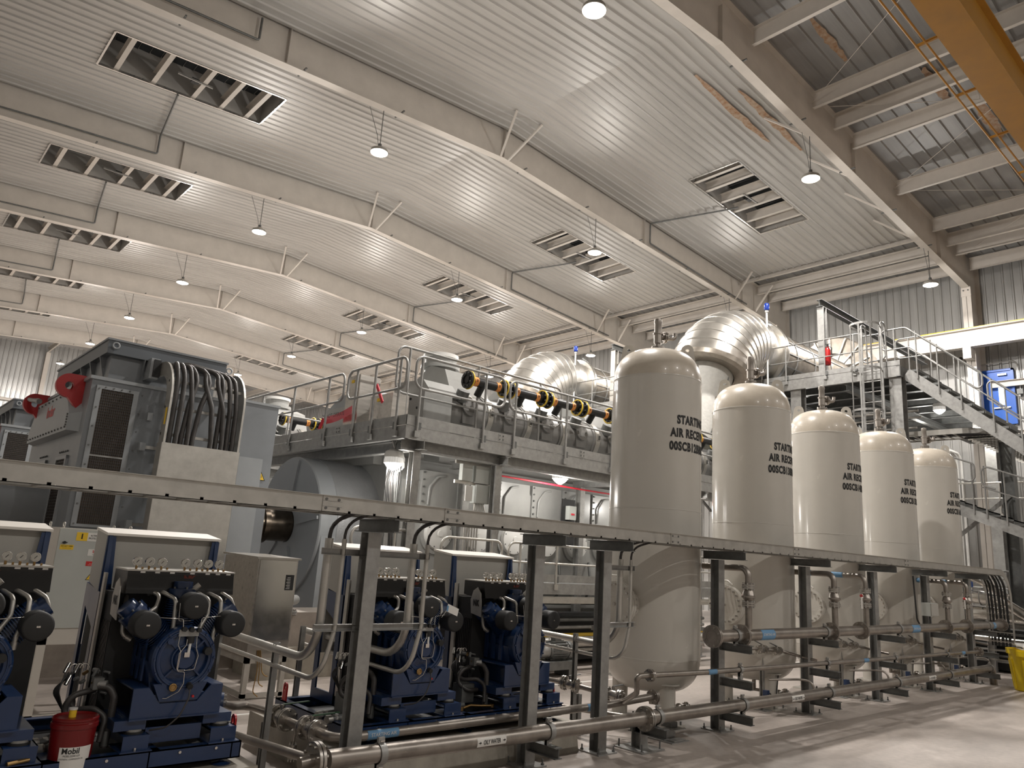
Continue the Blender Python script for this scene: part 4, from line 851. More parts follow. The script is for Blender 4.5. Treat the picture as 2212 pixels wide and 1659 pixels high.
        m_ = MB(); m_.prism([(.965, 1.50), (1.30, 1.56), (1.30, 2.0), (.965, 1.965)], 0, x-.012, x+.012, 'hood_grey'); B('hood_side', m_)
    m_ = MB(); m_.box((-.44, 1.0, 1.15), (.44, 1.02, 1.96), 'hood_grey'); m_.box((-.44, 1.28, .9), (.44, 1.30, 1.98), 'hood_grey'); B('hood_panel', m_)
    m_ = MB(); m_.prism([(.935, 1.958), (1.31, 2.0), (1.31, 2.02), (.935, 1.978)], 0, -.48, .48, 'hood_top'); B('hood_top', m_)
    # oil and drain cluster at the left foot
    m_ = MB(); m_.tube([(-.50, .42, .83), (-.66, .4, .80), (-.70, .42, .68), (-.6, .34, .60), (-.46, .36, .60)], .022, 'cable', 10, bend=.09, seg=6); B('hose', m_)
    m_ = MB(); m_.tube([(-.62, .5, .74), (-.64, .4, .70), (-.52, .3, .72), (-.44, .26, .66), (-.47, .22, .50)], .020, 'cable', 10, bend=.07, seg=6); B('hose', m_)
    m_ = MB(); m_.tube([(-.5, .35, .86), (-.43, .33, .86), (-.39, .3, .78), (-.40, .28, .6), (-.42, .26, .45)], .026, 'cable', 10, bend=.07, seg=6); m_.cyl((-.42, .27, .56), (-.42, .26, .46), .031, 'galv_dark', 10); B('hose', m_)
    m_ = MB(); m_.box((-.66, .36, .48), (-.50, .52, .66), 'galv_dark'); B('pump_block', m_)
    m_ = MB(); m_.box((-.54, .34, .84), (-.47, .42, .92), 'galv_dark'); m_.cyl((-.45, .33, .875), (-.5, .36, .875), .03, 'galv', 6)
    for q in range(3): m_.ring((-.66+q*.035, .46, .98), (0, 1, 0), .03, .005, 'chrome', 16, 6, 0, PI)
    for q in range(9): x = -.72+.06*(q % 4)+random.uniform(-.01, .01); y = .38+.05*(q//4); z = .88+.035*(q % 3); m_.cyl((x, y, z), (x+.03, y+.03, z+random.uniform(-.03, .06)), .013, random.choice(('galv', 'bronze', 'galv_dark', 'chrome')), 8)
    B('solenoid_block', m_)
    m_ = MB(); [m_.tube([(-.72+.02*q, .42, .96), (-.76-.01*q, .36+.02*q, .84), (-.70, .4, .70), (-.62+.03*q, .44, .6)], .006, 'rubber', 5, bend=.05) for q in range(4)]; B('cable_loom', m_)
    for y in (.33, .52):
        m_ = MB(); m_.cyl((-.66, y, .47), (-.8, y-.02, .47), .03, 'galv_dark', 12); m_.cyl((-.80, y-.02, .47), (-.85, y-.03, .47), .038, 'galv_tray', 6); m_.cyl((-.74, y-.01, .47), (-.77, y-.01, .47), .036, 'galv_tray', 6); B('drain_coupling', m_)
    nest(t, {'label': 'manifold_box', 'logo_lettering': 'manifold_box', 'pressure_gauge': 'manifold_box', 'oil_sight_glass': 'front_cover', 'plug': 'front_cover'}); return t
cp0 = compressor(); cp0.location = (2.21, 6.05, 0)
labs = ('blue piston compressor beside the red pail, stainless cabinet at its right', 'blue piston compressor cut off by the left picture edge', 'blue compressor behind the leftmost rack post, left on middle skid', 'blue compressor behind the second rack post, right on middle skid')
cp0['label'] = labs[0]
comps = [cp0]+[dup(cp0, (x, 6.05, 0), label=l) for x, l in ((.85, labs[1]), (4.47, labs[2]), (5.86, labs[3]))]
# paper tag tied on the third compressor
m_ = MB(); m_.add([(4.66, 6.06, 1.50), (4.80, 6.06, 1.45), (4.78, 6.055, 1.38), (4.64, 6.055, 1.43)], [(0, 1, 2, 3)], 'label_white'); m_.add([(4.65, 6.058, 1.485), (4.67, 6.058, 1.478), (4.66, 6.054, 1.425), (4.64, 6.054, 1.432)], [(0, 1, 2, 3)], 'label_blue'); m_.tube([(4.65, 6.06, 1.44), (4.6, 6.07, 1.37)], .002, 'label_white', 4)
solo('paper_tag', m_, 'white paper tag hanging on a middle skid compressor', 'tag', None, (4.7, 6.05, 1.4))
# painted line on the floor behind the skids
m_ = MB(); m_.box((2.9, 8.92, 0), (5.6, 8.98, .002), 'label_white'); m_.box((7.6, 9.0, 0), (19, 9.06, .002), 'label_white'); solo('floor_line', m_, 'thin pale line painted on the floor behind the blue skids', 'floor line', None, (2.9, 8.95, 0))
# ================================================================ SKIDS
def skid(x0, x1, lab, lugs):
    t = thing('compressor_skid', lab, 'skid', (x0, 6.05, .33), 'blue skid frames'); Yf, Yb, z0, z1 = 6.05, 7.5, .335, .455
    for nm, y, s in (('front_rail', Yf, 1), ('rear_rail', Yb, -1)):
        r = MB(); r.box((x0, y, z0), (x1, y+s*.01, z1), 'blue_paint'); r.box((x0, y, z1-.01), (x1, y+s*.08, z1), 'blue_paint'); r.box((x0, y, z0), (x1, y+s*.08, z0+.01), 'blue_paint'); build(nm, r, t)
    for x in (x0, x0+.62, x0+1.3, x0+1.98, x1-.08):
        r = MB(); r.box((x, Yf, z0), (x+.08, Yb, z0+.01), 'blue_paint'); r.box((x, Yf, z1-.01), (x+.08, Yb, z1), 'blue_paint'); r.box((x if x > x0 else x, Yf, z0), (x+.01, Yb, z1), 'blue_paint'); r.box((x+.07, Yf, z0), (x+.08, Yb, z1), 'blue_paint') if x > x1-.1 else None; build('cross_beam', r, t)
    p = MB(); p.box((x0+.02, Yf+.02, z0+.012), (x1-.02, Yb-.02, z0+.02), 'black_matte'); build('drip_tray', p, t)
    for x in (x0+.25, x0+1.35, x1-.12):
        for y in (Yf+.06, Yb-.06):
            f = MB(); f.lathe([(.07, 0), (.075, .01), (.03, .02), (.015, .025), (.015, .05)], (x, y, .288), (0, 0, 1), 'blue_paint', 20); build('foot', f, t)
    for x, y in lugs:
        g = MB(); n = 10; out = [(y+.04*math.cos(PI*i/n), z1+.13+.04*math.sin(PI*i/n)) for i in range(n+1)]+[(y-.04, z1-.02), (y+.04, z1-.02)]
        hole = [(y+.018*math.cos(2*PI*i/12), z1+.12+.03*math.sin(2*PI*i/12)) for i in range(12)]
        k = len(out); vs = [(x+dx, *q) for dx in (-.008, .008) for q in out]+[(x+dx, *q) for dx in (-.008, .008) for q in hole]
        # plate face split between outer outline and hole by matching counts
        hole13 = [(y+.018*math.cos(2*PI*(i)/k), z1+.12+.03*math.sin(2*PI*(i)/k)) for i in range(k)]
        vs = [(x+dx, *q) for dx in (-.008, .008) for q in out]+[(x+dx, *q) for dx in (-.008, .008) for q in hole13]; fs = []
        for i in range(k):
            j = (i+1) % k; fs += [(i, j, k+j, k+i), (2*k+j, 2*k+i, 3*k+i, 3*k+j), (i, 2*k+i, 2*k+j, j), (k+j, 3*k+j, 3*k+i, k+i)]
        g.add(vs, fs, 'red_paint'); build('lifting_lug', g, t)
    for x in (x0+.3, x0+.95, x0+1.7, x0+2.2, x1-.2):
        b = MB(); b.cyl((x, Yf-.012, z1-.03), (x, Yf, z1-.03), .011, 'chrome', 6); build('bolt', b, t)
    return t
skid(.05, 2.72, 'blue steel skid under the two leftmost compressors', [(2.70, 6.2), (.07, 7.2)])
skid(3.67, 6.33, 'blue steel skid on the middle plinth behind rack posts', [(6.31, 6.2), (3.69, 7.35)])
# flexible coupling flanges at the skid end
t = thing('flanged_coupling', 'blue and chrome flanged coupling at the first skid corner', 'coupling', (2.8, 6.75, .62))
for dy, m in ((0, 'blue_paint'), (.11, 'blue_paint')):
    f = MB(); f.flange((2.78, 6.72+dy*2, .60+dy*.6), (.9, -.35, 0), .095, m, .022, 8, bl=.1, bolt='chrome'); build('flange', f, t)
f = MB(); f.cyl((2.5, 6.85, .6), (2.76, 6.73, .6), .04, 'chrome', 12); f.cyl((2.62, 6.79, .6), (2.67, 6.77, .6), .06, 'galv_tray', 6); f.tube([(2.8, 6.72, .6), (3.0, 6.95, .52), (3.28, 7.3, .45)], .034, 'stainless_pipe', 12, bend=.1); build('pipe', f, t)
# plastic pail
t = thing('oil_pail', 'dark red oil pail with white label on the first skid', 'pail', (1.47, 6.13, .45)); px, py, pz = 1.535, 6.16, .352
p = MB(); p.lathe([(.0, .0), (.125, 0), (.13, .01), (.138, .2), (.142, .30), (.150, .302), (.150, .33), (.143, .335), (.143, .345), (.148, .35), (.148, .362)], (px, py, pz), (0, 0, 1), 'red_pail', 40, 40); build('body', p, t)
p = MB(); p.lathe([(.148, .362), (.14, .368), (.13, .355), (.0, .355)], (px, py, pz), (0, 0, 1), 'red_pail', 40); build('lid', p, t)
p = MB(); p.cyl((px-.02, py+.02, pz+.355), (px-.02, py+.02, pz+.405), .024, 'label_yellow', 16); p.disc((px-.02, py+.02, pz+.41), (0, 0, 1), .028, .012, 'white_plastic', 16); build('spout_cap', p, t)
p = MB(); n = 16; a0, a1 = math.radians(228), math.radians(318); vs = []
for i in range(n+1):
    a = a0+(a1-a0)*i/n
    for z in (.03, .19): r = .1318+z*.035; vs.append((px+r*math.cos(a), py+r*math.sin(a), pz+z))
p.add(vs, [(2*i, 2*i+2, 2*i+3, 2*i+1) for i in range(n)], 'label_white', True); build('label', p, t)
L2 = text_mb('Mobil', .052, 'text_black', (0, 0, pz+.165), (1, 0, 0), (0, 0, 1), bold=.001, sx=.95, wrap=(px, py, .1385, math.radians(258)), depth=.001)
for tx, z, s in (('MOBILGEAR 629', .135, .018), ('SYNTHETIC COMPRESSOR OIL', .115, .014)): join(L2, text_mb(tx, s, 'text_black', (0, 0, pz+z), (1, 0, 0), (0, 0, 1), sx=.8, wrap=(px, py, .138, math.radians(262)), depth=.001))
build('label_lettering', L2, t); nest(t, {'label_lettering': 'label', 'spout_cap': 'lid'})
p = MB(); p.ring((px, py, pz+.26), (.3, .5, 1), .152, .0025, 'galv_tray', 30, 5, 3.3, 5.9); build('bail_handle', p, t)
# wooden-handled tool and rusty spanner on the skids
m_ = MB(); m_.tube([(1.15, 6.06, .47), (1.28, 6.10, .475)], .016, 'bronze', 10); solo('tool_handle', m_, 'brown tool handle lying on the first skid by pail', 'tool', None, (1.2, 6.08, .46))
m_ = MB(); m_.tube([(5.05, 6.2, .48), (5.15, 6.2, .50), (5.3, 6.22, .48), (5.42, 6.2, .475)], .014, 'bronze', 8, bend=.03); m_.cyl((5.03, 6.2, .46), (5.03, 6.2, .495), .028, 'bronze', 12); m_.cyl((5.44, 6.2, .46), (5.44, 6.2, .49), .024, 'bronze', 12)
solo('pipe_wrench', m_, 'rust-brown spanner lying on the middle skid rail', 'tool', None, (5.2, 6.2, .46))
# ================================================================ SURGE PROTECTION CABINET
t = thing('electrical_cabinet', 'light grey alternator surge protection cabinet 01 with warning stickers', 'cabinet', (2.15, 9.4, 0)); cx0, cx1, cy0, cy1 = 1.84, 2.62, 9.35, 10.25
b = MB(); b.box((cx0, cy0+.02, .93), (cx1, cy1, 1.995), 'cabinet_side'); build('body', b, t)
b = MB(); b.box((cx0+.005, cy0, .95), (cx1-.005, cy0+.02, 1.985), 'cabinet'); build('door', b, t)
b = MB(); 
for x in (cx0, cx1-.08): b.box((x, cy0+.02, 0), (x+.08, cy0+.1, .93), 'cabinet_side'); b.box((x, cy1-.08, 0), (x+.08, cy1, .93), 'cabinet_side')
b.box((cx0, cy0+.02, .78), (cx1, cy0+.1, .93), 'cabinet_side'); b.box((cx0, cy0+.02, 0), (cx1, cy0+.1, .08), 'cabinet_side'); b.box((cx0, cy0, 0), (cx0+.08, cy1, .06), 'cabinet_side'); build('base_frame', b, t)
for x, y in ((cx0+.05, cy0+.1), (cx0+.05, cy1-.1), (cx1-.05, cy0+.1), (cx1-.05, cy1-.1)): e = MB(); e.ring((x, y, 2.03), (1, .2, 0), .024, .006, 'galv_tray', 16); e.cyl((x, y, 1.99), (x, y, 2.01), .012, 'galv_tray', 8); build('lifting_eye', e, t)
def sticker(x0, x1, z0, z1, m): s = MB(); s.box((x0, cy0-.003, z0), (x1, cy0, z1), m); return s
yl = cy0-.004
s = sticker(2.01, 2.12, 1.865, 1.955, 'label_yellow'); join(s, text_mb('1', .075, 'text_black', (2.065, yl, 1.91), (1, 0, 0), (0, 0, 1), bold=.003)); build('number_sign', s, t, label='yellow sign with the number 1')
s = sticker(2.12, 2.38, 1.865, 1.955, 'label_white'); join(s, text_mb('ALTERNATOR SURGE\nPROTECION CABINET 01', .027, 'text_black', (2.25, yl, 1.91), (1, 0, 0), (0, 0, 1), sx=.78, bold=.0003)); build('name_sign', s, t, label='white sign naming the cabinet')
s = sticker(1.87, 2.0, 1.765, 1.815, 'label_yellow'); join(s, text_mb('DO NOT OPEN', .02, 'text_black', (1.935, yl, 1.80), (1, 0, 0), (0, 0, 1), sx=.8, bold=.0003)); join(s, text_mb('WHILE ENGINE IS RUNNING', .009, 'text_black', (1.935, yl, 1.78), (1, 0, 0), (0, 0, 1), sx=.8)); build('sticker', s, t, label='yellow do not open sticker')
s = sticker(2.15, 2.33, 1.71, 1.78, 'label_white'); join(s, text_mb('Indar', .045, 'text_red', (2.24, yl, 1.755), (1, 0, 0), (0, 0, 1), bold=.001)); join(s, text_mb('Ingeteam group', .014, 'text_black', (2.24, yl, 1.723), (1, 0, 0), (0, 0, 1))); build('sticker', s, t, label='white maker sticker with red letters')
s = sticker(2.15, 2.31, 1.60, 1.65, 'text_red'); [join(s, text_mb(tx, .009, 'label_white', (2.23, yl, z), (1, 0, 0), (0, 0, 1), sx=.9)) for tx, z in (('DANGER!', 1.64), ('RISK OF ELECTRIC SHOCK', 1.625), ('DISCONNECT BEFORE OPENING', 1.611))]; build('sticker', s, t, label='red danger sticker')
s = MB(); s.add([(2.17, yl+.002, 1.45), (2.26, yl+.002, 1.45), (2.215, yl+.002, 1.525)], [(0, 1, 2)], 'text_black'); s.add([(2.18, yl, 1.456), (2.25, yl, 1.456), (2.215, yl, 1.514)], [(0, 1, 2)], 'label_yellow'); s.add([(2.218, yl-.001, 1.50), (2.207, yl-.001, 1.483), (2.214, yl-.001, 1.482), (2.209, yl-.001, 1.464), (2.222, yl-.001, 1.487), (2.214, yl-.001, 1.488)], [(0, 1, 2, 5), (2, 3, 4, 5)], 'text_black'); build('sticker', s, t, label='yellow high voltage triangle')
s = MB(); s.disc((1.905, cy0-.01, 1.84), (0, 1, 0), .014, .02, 'black_matte', 14); s.bar((1.88, cy0-.02, 1.84), (1.93, cy0-.02, 1.84), .012, .01, 'black_matte'); build('handle', s, t); nest(t, {'handle': 'door', 'sticker': 'door', 'name_sign': 'door', 'number_sign': 'door'})
m_ = MB(); [m_.tube([(2.35+.02*q, 9.9, .05), (2.36+.02*q, 9.9, .5), (2.34+.02*q, 9.9, .93)], .018, 'black_matte', 6) for q in range(4)]; solo('power_cable', m_, 'black cables rising under the surge protection cabinet', 'cable', None, (2.35, 9.9, 0))
# ================================================================ STAINLESS CABINET
t = thing('stainless_cabinet', 'mirror-like stainless cabinet on legs behind the first blue compressor', 'cabinet', (4.5, 9.8, 0)); x0, x1, y0, y1 = 4.27, 4.83, 9.7, 10.85
b = MB(); b.box((x0, y0, .50), (x1, y1, 1.765), 'stainless'); build('body', b, t)
b = MB(); b.prism([(y0-.03, 1.755), (y1+.02, 1.775), (y1+.02, 1.80), (y0-.03, 1.78)], 0, x0-.03, x1+.03, 'stainless'); build('roof', b, t)
b = MB(); b.box((x0+.02, y0-.012, .72), (x1-.02, y0, 1.74), 'polished'); build('door', b, t)
b = MB(); 
for x in (x0, x1-.06):
    for y in (y0, y1-.06): b.box((x, y, 0), (x+.06, y+.06, .52), 'galv_tray')
b.box((x0, y0, .44), (x1, y0+.05, .5), 'galv_tray'); b.box((x0, y0, .02), (x1, y0+.05, .07), 'galv_tray'); b.box((x0, y0, .02), (x0+.05, y1, .07), 'galv_tray'); b.box((x0, y0, .44), (x0+.05, y1, .5), 'galv_tray'); build('leg_frame', b, t)
b = MB(); b.box((x1-.16, y0-.015, 1.36), (x1-.04, y0-.012, 1.56), 'text_black'); [b.box((x1-.145+.01*(q % 2), y0-.017, 1.38+q*.02), (x1-.09, y0-.015, 1.385+q*.02), 'label_white') for q in range(8)]; build('name_plate', b, t, label='black plate with white diagram')
b = MB(); [b.tube([(x0+.14+q*.02, y0-.01, .6), (x0+.16+q*.03, y0-.03, .35), (x0+.12+q*.06, y0-.06, .1+q*.1), (x0+.2+q*.05, y0-.05, .04+q*.12)], .007, 'bronze', 6, bend=.06) for q in range(3)]; build('cable', b, t, label='copper-brown cables')
# ================================================================ ALTERNATOR (front flank at Y=12.1)
SP = 8.105
def mesh_grille(x0, x1, z0, z1, y, nx, nz, ax='y', m='cable'):
    """woven wire over a dark opening"""
    g = MB(); 
    if ax == 'y':
        g.box((x0, y, z0), (x1, y+.02, z1), 'vent_mesh')
        for i in range(nx+1): x = x0+(x1-x0)*i/nx; g.box((x-.004, y-.012, z0), (x+.004, y-.004, z1), m)
        for i in range(nz+1): z = z0+(z1-z0)*i/nz; g.box((x0, y-.016, z-.004), (x1, y-.008, z+.004), m)
    else:
        g.box((y, x0, z0), (y+.02, x1, z1), 'vent_mesh')
        for i in range(nx+1): x = x0+(x1-x0)*i/nx; g.box((y-.012, x-.004, z0), (y-.004, x+.004, z1), m)
        for i in range(nz+1): z = z0+(z1-z0)*i/nz; g.box((y-.016, x0, z-.004), (y-.008, x1, z+.004), m)
    return g
def alternator():
    t = thing('alternator', 'x', 'generator', (2.42, 12.1, 0), 'large grey alternators'); X0, X1, Y0, Y1, Z1 = 2.42, 4.55, 12.1, 15.9, 4.2
    b = MB(); b.box((X0, Y0, .6), (X1, Y1, Z1), 'gen_grey'); b.box((X0-.03, Y0-.03, Z1-.05), (X1+.02, Y1+.03, Z1), 'gen_light'); b.box((X0-.02, Y0-.02, .5), (X1, Y0+.2, .62), 'gen_dark'); b.box((X0, Y0, 0), (X1+.8, Y1, .6), 'concrete'); build('body', b, t)
    for z0, z1 in ((2.06, 4.02), (.75, 1.93)):
        f = MB(); x0, x1 = 2.56, 3.0
        for a, c in (((x0-.07, z0-.04), (x0, z1+.05)), ((x1, z0-.04), (x1+.07, z1+.05)), ((x0-.07, z1), (x1+.07, z1+.05)), ((x0-.07, z0-.04), (x1+.07, z0))): f.box((a[0], Y0-.03, a[1]), (c[0], Y0, c[1]), 'gen_light')
        f.box((x0, Y0-.03, (z0+z1)/2-.012), (x1, Y0-.018, (z0+z1)/2+.012), 'galv'); build('vent_frame', f, t)
        build('vent_grille', mesh_grille(x0, x1, z0, z1, Y0-.012, 16, int((z1-z0)/.04)), t)
        bo = MB()
        for i in range(8):
            z = z0+(z1-z0)*i/7
            for x in (x0-.035, x1+.12): bo.cyl((x, Y0-.045, z), (x, Y0-.03, z), .012, 'galv_dark', 6)
        for i in range(4): bo.cyl((x0+.05+i*.11, Y0-.045, z1+.03), (x0+.05+i*.11, Y0-.03, z1+.03), .012, 'galv_dark', 6)
        build('frame_bolts', bo, t)
    # end flank (facing the picture's left): two narrow vents and the sloped maker's cover
    for ya, yb, z0, z1 in ((12.75, 13.35, .9, 3.0), (14.25, 14.85, .9, 3.0)):
        build('vent_grille', mesh_grille(ya, yb, z0, z1, X0-.012, 9, 48, 'x'), t); f = MB()
        for p, q in (((ya-.07, z0-.05), (ya, z1+.05)), ((yb, z0-.05), (yb+.07, z1+.05)), ((ya-.07, z1), (yb+.07, z1+.05)), ((ya-.07, z0-.05), (yb+.07, z0))): f.box((X0-.035, p[0], p[1]), (X0, q[0], q[1]), 'gen_light')
        build('vent_frame', f, t); f = MB(); [f.cyl((X0-.02, ya+.03+i*.13, z1+.12), (X0, ya+.03+i*.13, z1+.12), .016, 'galv_dark', 6) for i in range(5)]; build('frame_bolts', f, t)
    c = MB(); ya, yb, yc, yd = 12.35, 15.7, 12.85, 15.2; xa, xo = X0, X0-.14; za, zb = 3.38, 4.05
    vs = [(xa, ya, za), (xa, yb, za), (xa, yb, za+.25), (xa, yd, 4.14), (xa, yc, 4.14), (xa, ya, za+.3), (xo, ya+.15, za+.02), (xo, yb-.15, za+.02), (xo, yb-.15, za+.22), (xo, yd-.1, zb-.02), (xo, yc+.1, zb-.02), (xo, ya+.15, za+.26)]
    c.add(vs, [(6, 7, 8, 9, 10, 11), (0, 1, 7, 6), (1, 2, 8, 7), (2, 3, 9, 8), (3, 4, 10, 9), (4, 5, 11, 10), (5, 0, 6, 11)], 'gen_light'); build('end_cover', c, t)
    c = MB()
    for i in range(14): y = ya+.25+i*(yb-ya-.5)/13; c.cyl((xo-.018, y, za+.07), (xo, y, za+.07), .016, 'galv_dark', 6)
    for i in range(8): y = yc+.2+i*(yd-yc-.4)/7; c.cyl((xo-.018, y, zb-.07), (xo, y, zb-.07), .016, 'galv_dark', 6)
    for i in range(5): c.cyl((xo-.018, ya+.21, za+.1+i*.04), (xo, ya+.21, za+.1+i*.04), .016, 'galv_dark', 6)
    build('cover_bolts', c, t)
    build('maker_lettering', text_mb('Indar', .26, 'text_red', (xo-.003, 13.9, 3.80), (0, -1, 0), (0, 0, 1), bold=.004, sx=1.1), t)
    for y in (12.55, 15.15):
        g = MB(); n = 14; zc_, xc = 4.06, X0-.2; out = [(xc+.18*math.cos(PI/2+PI*i/n), zc_+.18*math.sin(PI/2+PI*i/n)) for i in range(n+1)]+[(xc+.15, zc_-.34), (xc+.2, zc_-.34), (xc+.2, zc_+.18)]
        k = len(out); hole = [(xc+.06*math.cos(PI/2+2*PI*i/k), zc_+.06*math.sin(PI/2+2*PI*i/k)) for i in range(k)]
        vs = [(q[0], y+dy, q[1]) for dy in (-.045, .045) for q in out]+[(q[0], y+dy, q[1]) for dy in (-.045, .045) for q in hole]; fs = []
        for i in range(k):
            j = (i+1) % k; fs += [(i, k+i, k+j, j), (2*k+j, 3*k+j, 3*k+i, 2*k+i), (i, j, 2*k+j, 2*k+i), (k+j, k+i, 3*k+i, 3*k+j)]
        g.add(vs, fs, 'red_paint'); build('lifting_lug', g, t, label='big red lifting eye')
        if y < 13: continue
    p = MB(); p.tube([(X0-.3, 15.1, 4.12), (X0-.3, 14.85, 4.08), (X0-.26, 14.6, 4.05)], .035, 'galv', 10, bend=.1); p.cyl((X0-.26, 14.62, 4.05), (X0-.24, 14.5, 4.03), .045, 'galv', 12); build('air_fitting', p, t)
    # bearing housing on the end
    h = MB(); h.cyl((X0-.8, 14, 2.33), (X0, 14, 2.33), .62, 'gen_grey', 40); h.cyl((X0-.95, 14, 2.33), (X0-.8, 14, 2.33), .45, 'gen_light', 32); h.box((X0-1.15, 13.55, 1.0), (X0-.35, 14.45, 2.35), 'gen_grey'); h.box((X0-1.2, 13.5, 2.3), (X0-.4, 14.5, 2.42), 'gen_light')
    for q in range(2): h.box((X0-1.1+q*.38, 13.5, 2.42), (X0-.92+q*.38, 13.56, 2.75), 'gen_light'); h.cyl((X0-1.0+q*.38, 13.48, 2.45), (X0-1.0+q*.38, 13.54, 2.45), .04, 'galv', 6)
    h.disc((X0-.62, 13.54, 1.75), (0, 1, 0), .075, .04, 'label_yellow', 20); h.disc((X0-.62, 13.515, 1.75), (0, 1, 0), .045, .01, 'black_matte', 16); h.cyl((X0-.85, 13.5, 1.98), (X0-.85, 13.55, 1.98), .035, 'chrome', 12); h.tube([(X0-.85, 13.48, 1.97), (X0-.9, 13.4, 1.8), (X0-1.05, 13.4, 1.5)], .015, 'rubber', 6, bend=.1); build('bearing_housing', h, t)
    # cooler box on top
    c = MB(); c.box((2.66, 12.32, Z1), (4.25, 15.6, 4.62), 'gen_grey'); c.box((2.56, 12.2, 4.60), (4.36, 15.7, 4.82), 'gen_dark'); c.box((2.54, 12.18, 4.80), (4.38, 15.72, 4.83), 'gen_grey'); 
    for i in range(5): y = 12.6+i*.62; c.prism([(2.66, 4.25), (2.56, 4.6), (2.66, 4.6)], 1, y, y+.03, 'gen_grey')
    for i in range(3): x = 3.1+i*.5; c.prism([(12.32, 4.3), (12.2, 4.6), (12.32, 4.6)], 0, x, x+.02, 'gen_grey')
    for x, y in ((2.66, 12.16), (4.45, 12.3)): c.ring((x, y, 4.72), (0, 1, 0), .045, .014, 'gen_light', 16)
    build('cooler_box', c, t)
    # terminal box side (right) with hazard sticker
    c = MB(); c.box((4.6, 12.0, .4), (5.27, 15.2, 4.22), 'gen_grey'); c.box((4.58, 11.98, 4.20), (5.29, 15.2, 4.24), 'gen_light'); c.box((4.70, 11.97, .6), (5.1, 12.0, 3.3), 'gen_light'); build('terminal_cabinet', c, t)
    s = MB(); x, z = 5.1, 3.02; s.add([(x-.09, 11.985, z-.07), (x+.09, 11.985, z-.07), (x, 11.985, z+.09)], [(0, 1, 2)], 'text_black'); s.add([(x-.07, 11.983, z-.058), (x+.07, 11.983, z-.058), (x, 11.983, z+.065)], [(0, 1, 2)], 'label_yellow'); [s.box((x-.025+q*.02, 11.981, z-.03), (x-.018+q*.02, 11.983, z+.015), 'text_black') for q in range(3)]; build('warning_sticker', s, t, label='yellow hot surface triangle')
    s = MB(); s.box((3.15, 12.02, 4.30), (3.28, 12.32, 4.62), 'gen_light'); s.box((3.19, 12.0, 4.33), (3.29, 12.1, 4.60), 'black_matte'); build('cable_gland_box', s, t)
    for x, z in ((3.22, 3.25), (3.22, 2.1)):
        s = MB(); s.bar((x, 12.05, z), (x+.6, 12.05, z), .03, .05, 'galv_tray'); s.box((x-.03, 12.0, z-.06), (x+.05, 12.1, z+.06), 'gen_light'); build('strut_bracket', s, t)
    for x, z in ((3.24, 3.72), (4.62, 3.75)): s = MB(); s.box((x, 12.05, z-.06), (x+.07, 12.1, z+.06), 'gen_light'); build('earth_lug', s, t)
    nest(t, {'frame_bolts': 'vent_frame', 'cover_bolts': 'end_cover', 'maker_lettering': 'end_cover', 'warning_sticker': 'terminal_cabinet'}); return t
alt0 = alternator(); alt0['label'] = 'large grey alternator with brown mesh vents and red lifting eyes, nearest'
alt1 = dup(alt0, (2.42, 12.1+SP, 0), label='second grey alternator, partly hidden at the left picture edge')
alt2 = dup(alt0, (2.42, 12.1+2*SP, 0), label='third grey alternator, hidden farther behind at the left')
# cable ladder cover standing before the first alternator
t = thing('cable_ladder', 'upright cable ladder with galvanised cover and curved top', 'cable ladder', (3.85, 11.35, 1)); xa, xb, yf = 3.30, 4.42, 11.3
for nm, x, s in (('left_rail', xa, 1), ('right_rail', xb, -1)):
    r = MB(); r.box((x, yf, .6), (x+s*.03, yf+.22, 3.95), 'galv_tray'); n = 10; cy, cz, R1, R0 = yf+.62, 3.95, .62, .40; vs = []
    for i in range(n+1):
        a = PI-(PI/2)*i/n
        for R_ in (R0, R1):
            for dx in (0, s*.03): vs.append((x+dx, cy+R_*math.cos(a), cz+R_*math.sin(a)))
    fs = []
    for i in range(n): b0 = i*4; fs += [(b0, b0+4, b0+6, b0+2), (b0+1, b0+3, b0+7, b0+5), (b0, b0+1, b0+5, b0+4), (b0+2, b0+6, b0+7, b0+3)]
    r.add(vs, fs, 'galv_tray'); r.box((x, cy, cz+R0), (x+s*.03, cy+.15, cz+R1), 'galv_tray')
    if s > 0: r.box((x-.002, yf+.05, 3.55), (x, yf+.12, 3.8), 'label_yellow'); r.box((x-.002, yf+.05, 1.2), (x, yf+.1, 1.7), 'label_yellow')
    build(nm, r, t)
c = MB(); c.box((xa-.01, yf-.012, .6), (xb+.01, yf-.002, 3.28), 'galv_tray'); c.box((xa-.015, yf-.01, .6), (xa-.005, yf+.22, 3.28), 'galv_tray'); build('cover', c, t)
for i in range(9): z = 1.0+i*.4; r = MB(); r.box((xa, yf+.16, z), (xb, yf+.2, z+.04), 'galv_tray'); build('rung', r, t)
random.seed(3)
ORD = (0, 1, 3, 2, 5, 4, 7, 6, 8, 9)
for i in range(10):
    xs = 3.40+(i if i < 5 else i+2.2)*.082; xt = 3.40+.098*ORD[i]
    y0 = yf+.09-.03*(i % 2); m_ = MB()
    m_.tube([(3.25, 12.06, 4.40+.03*(i % 6)), (3.5+.02*i, 11.98, 4.52+.012*i), (xt*.6+xs*.4, 11.62, 4.56-.01*i), (xt, yf+.12, 4.28), (xs*.7+xt*.3, y0, 3.9), (xs, y0, 3.4), (xs, y0+.02, .9)], .036, 'cable', 10, bend=.34, seg=5)
    solo('power_cable', m_, 'thick black cable draped over the upright cable ladder', 'cable', 'thick cables on the upright ladder', (xs, y0, 1))
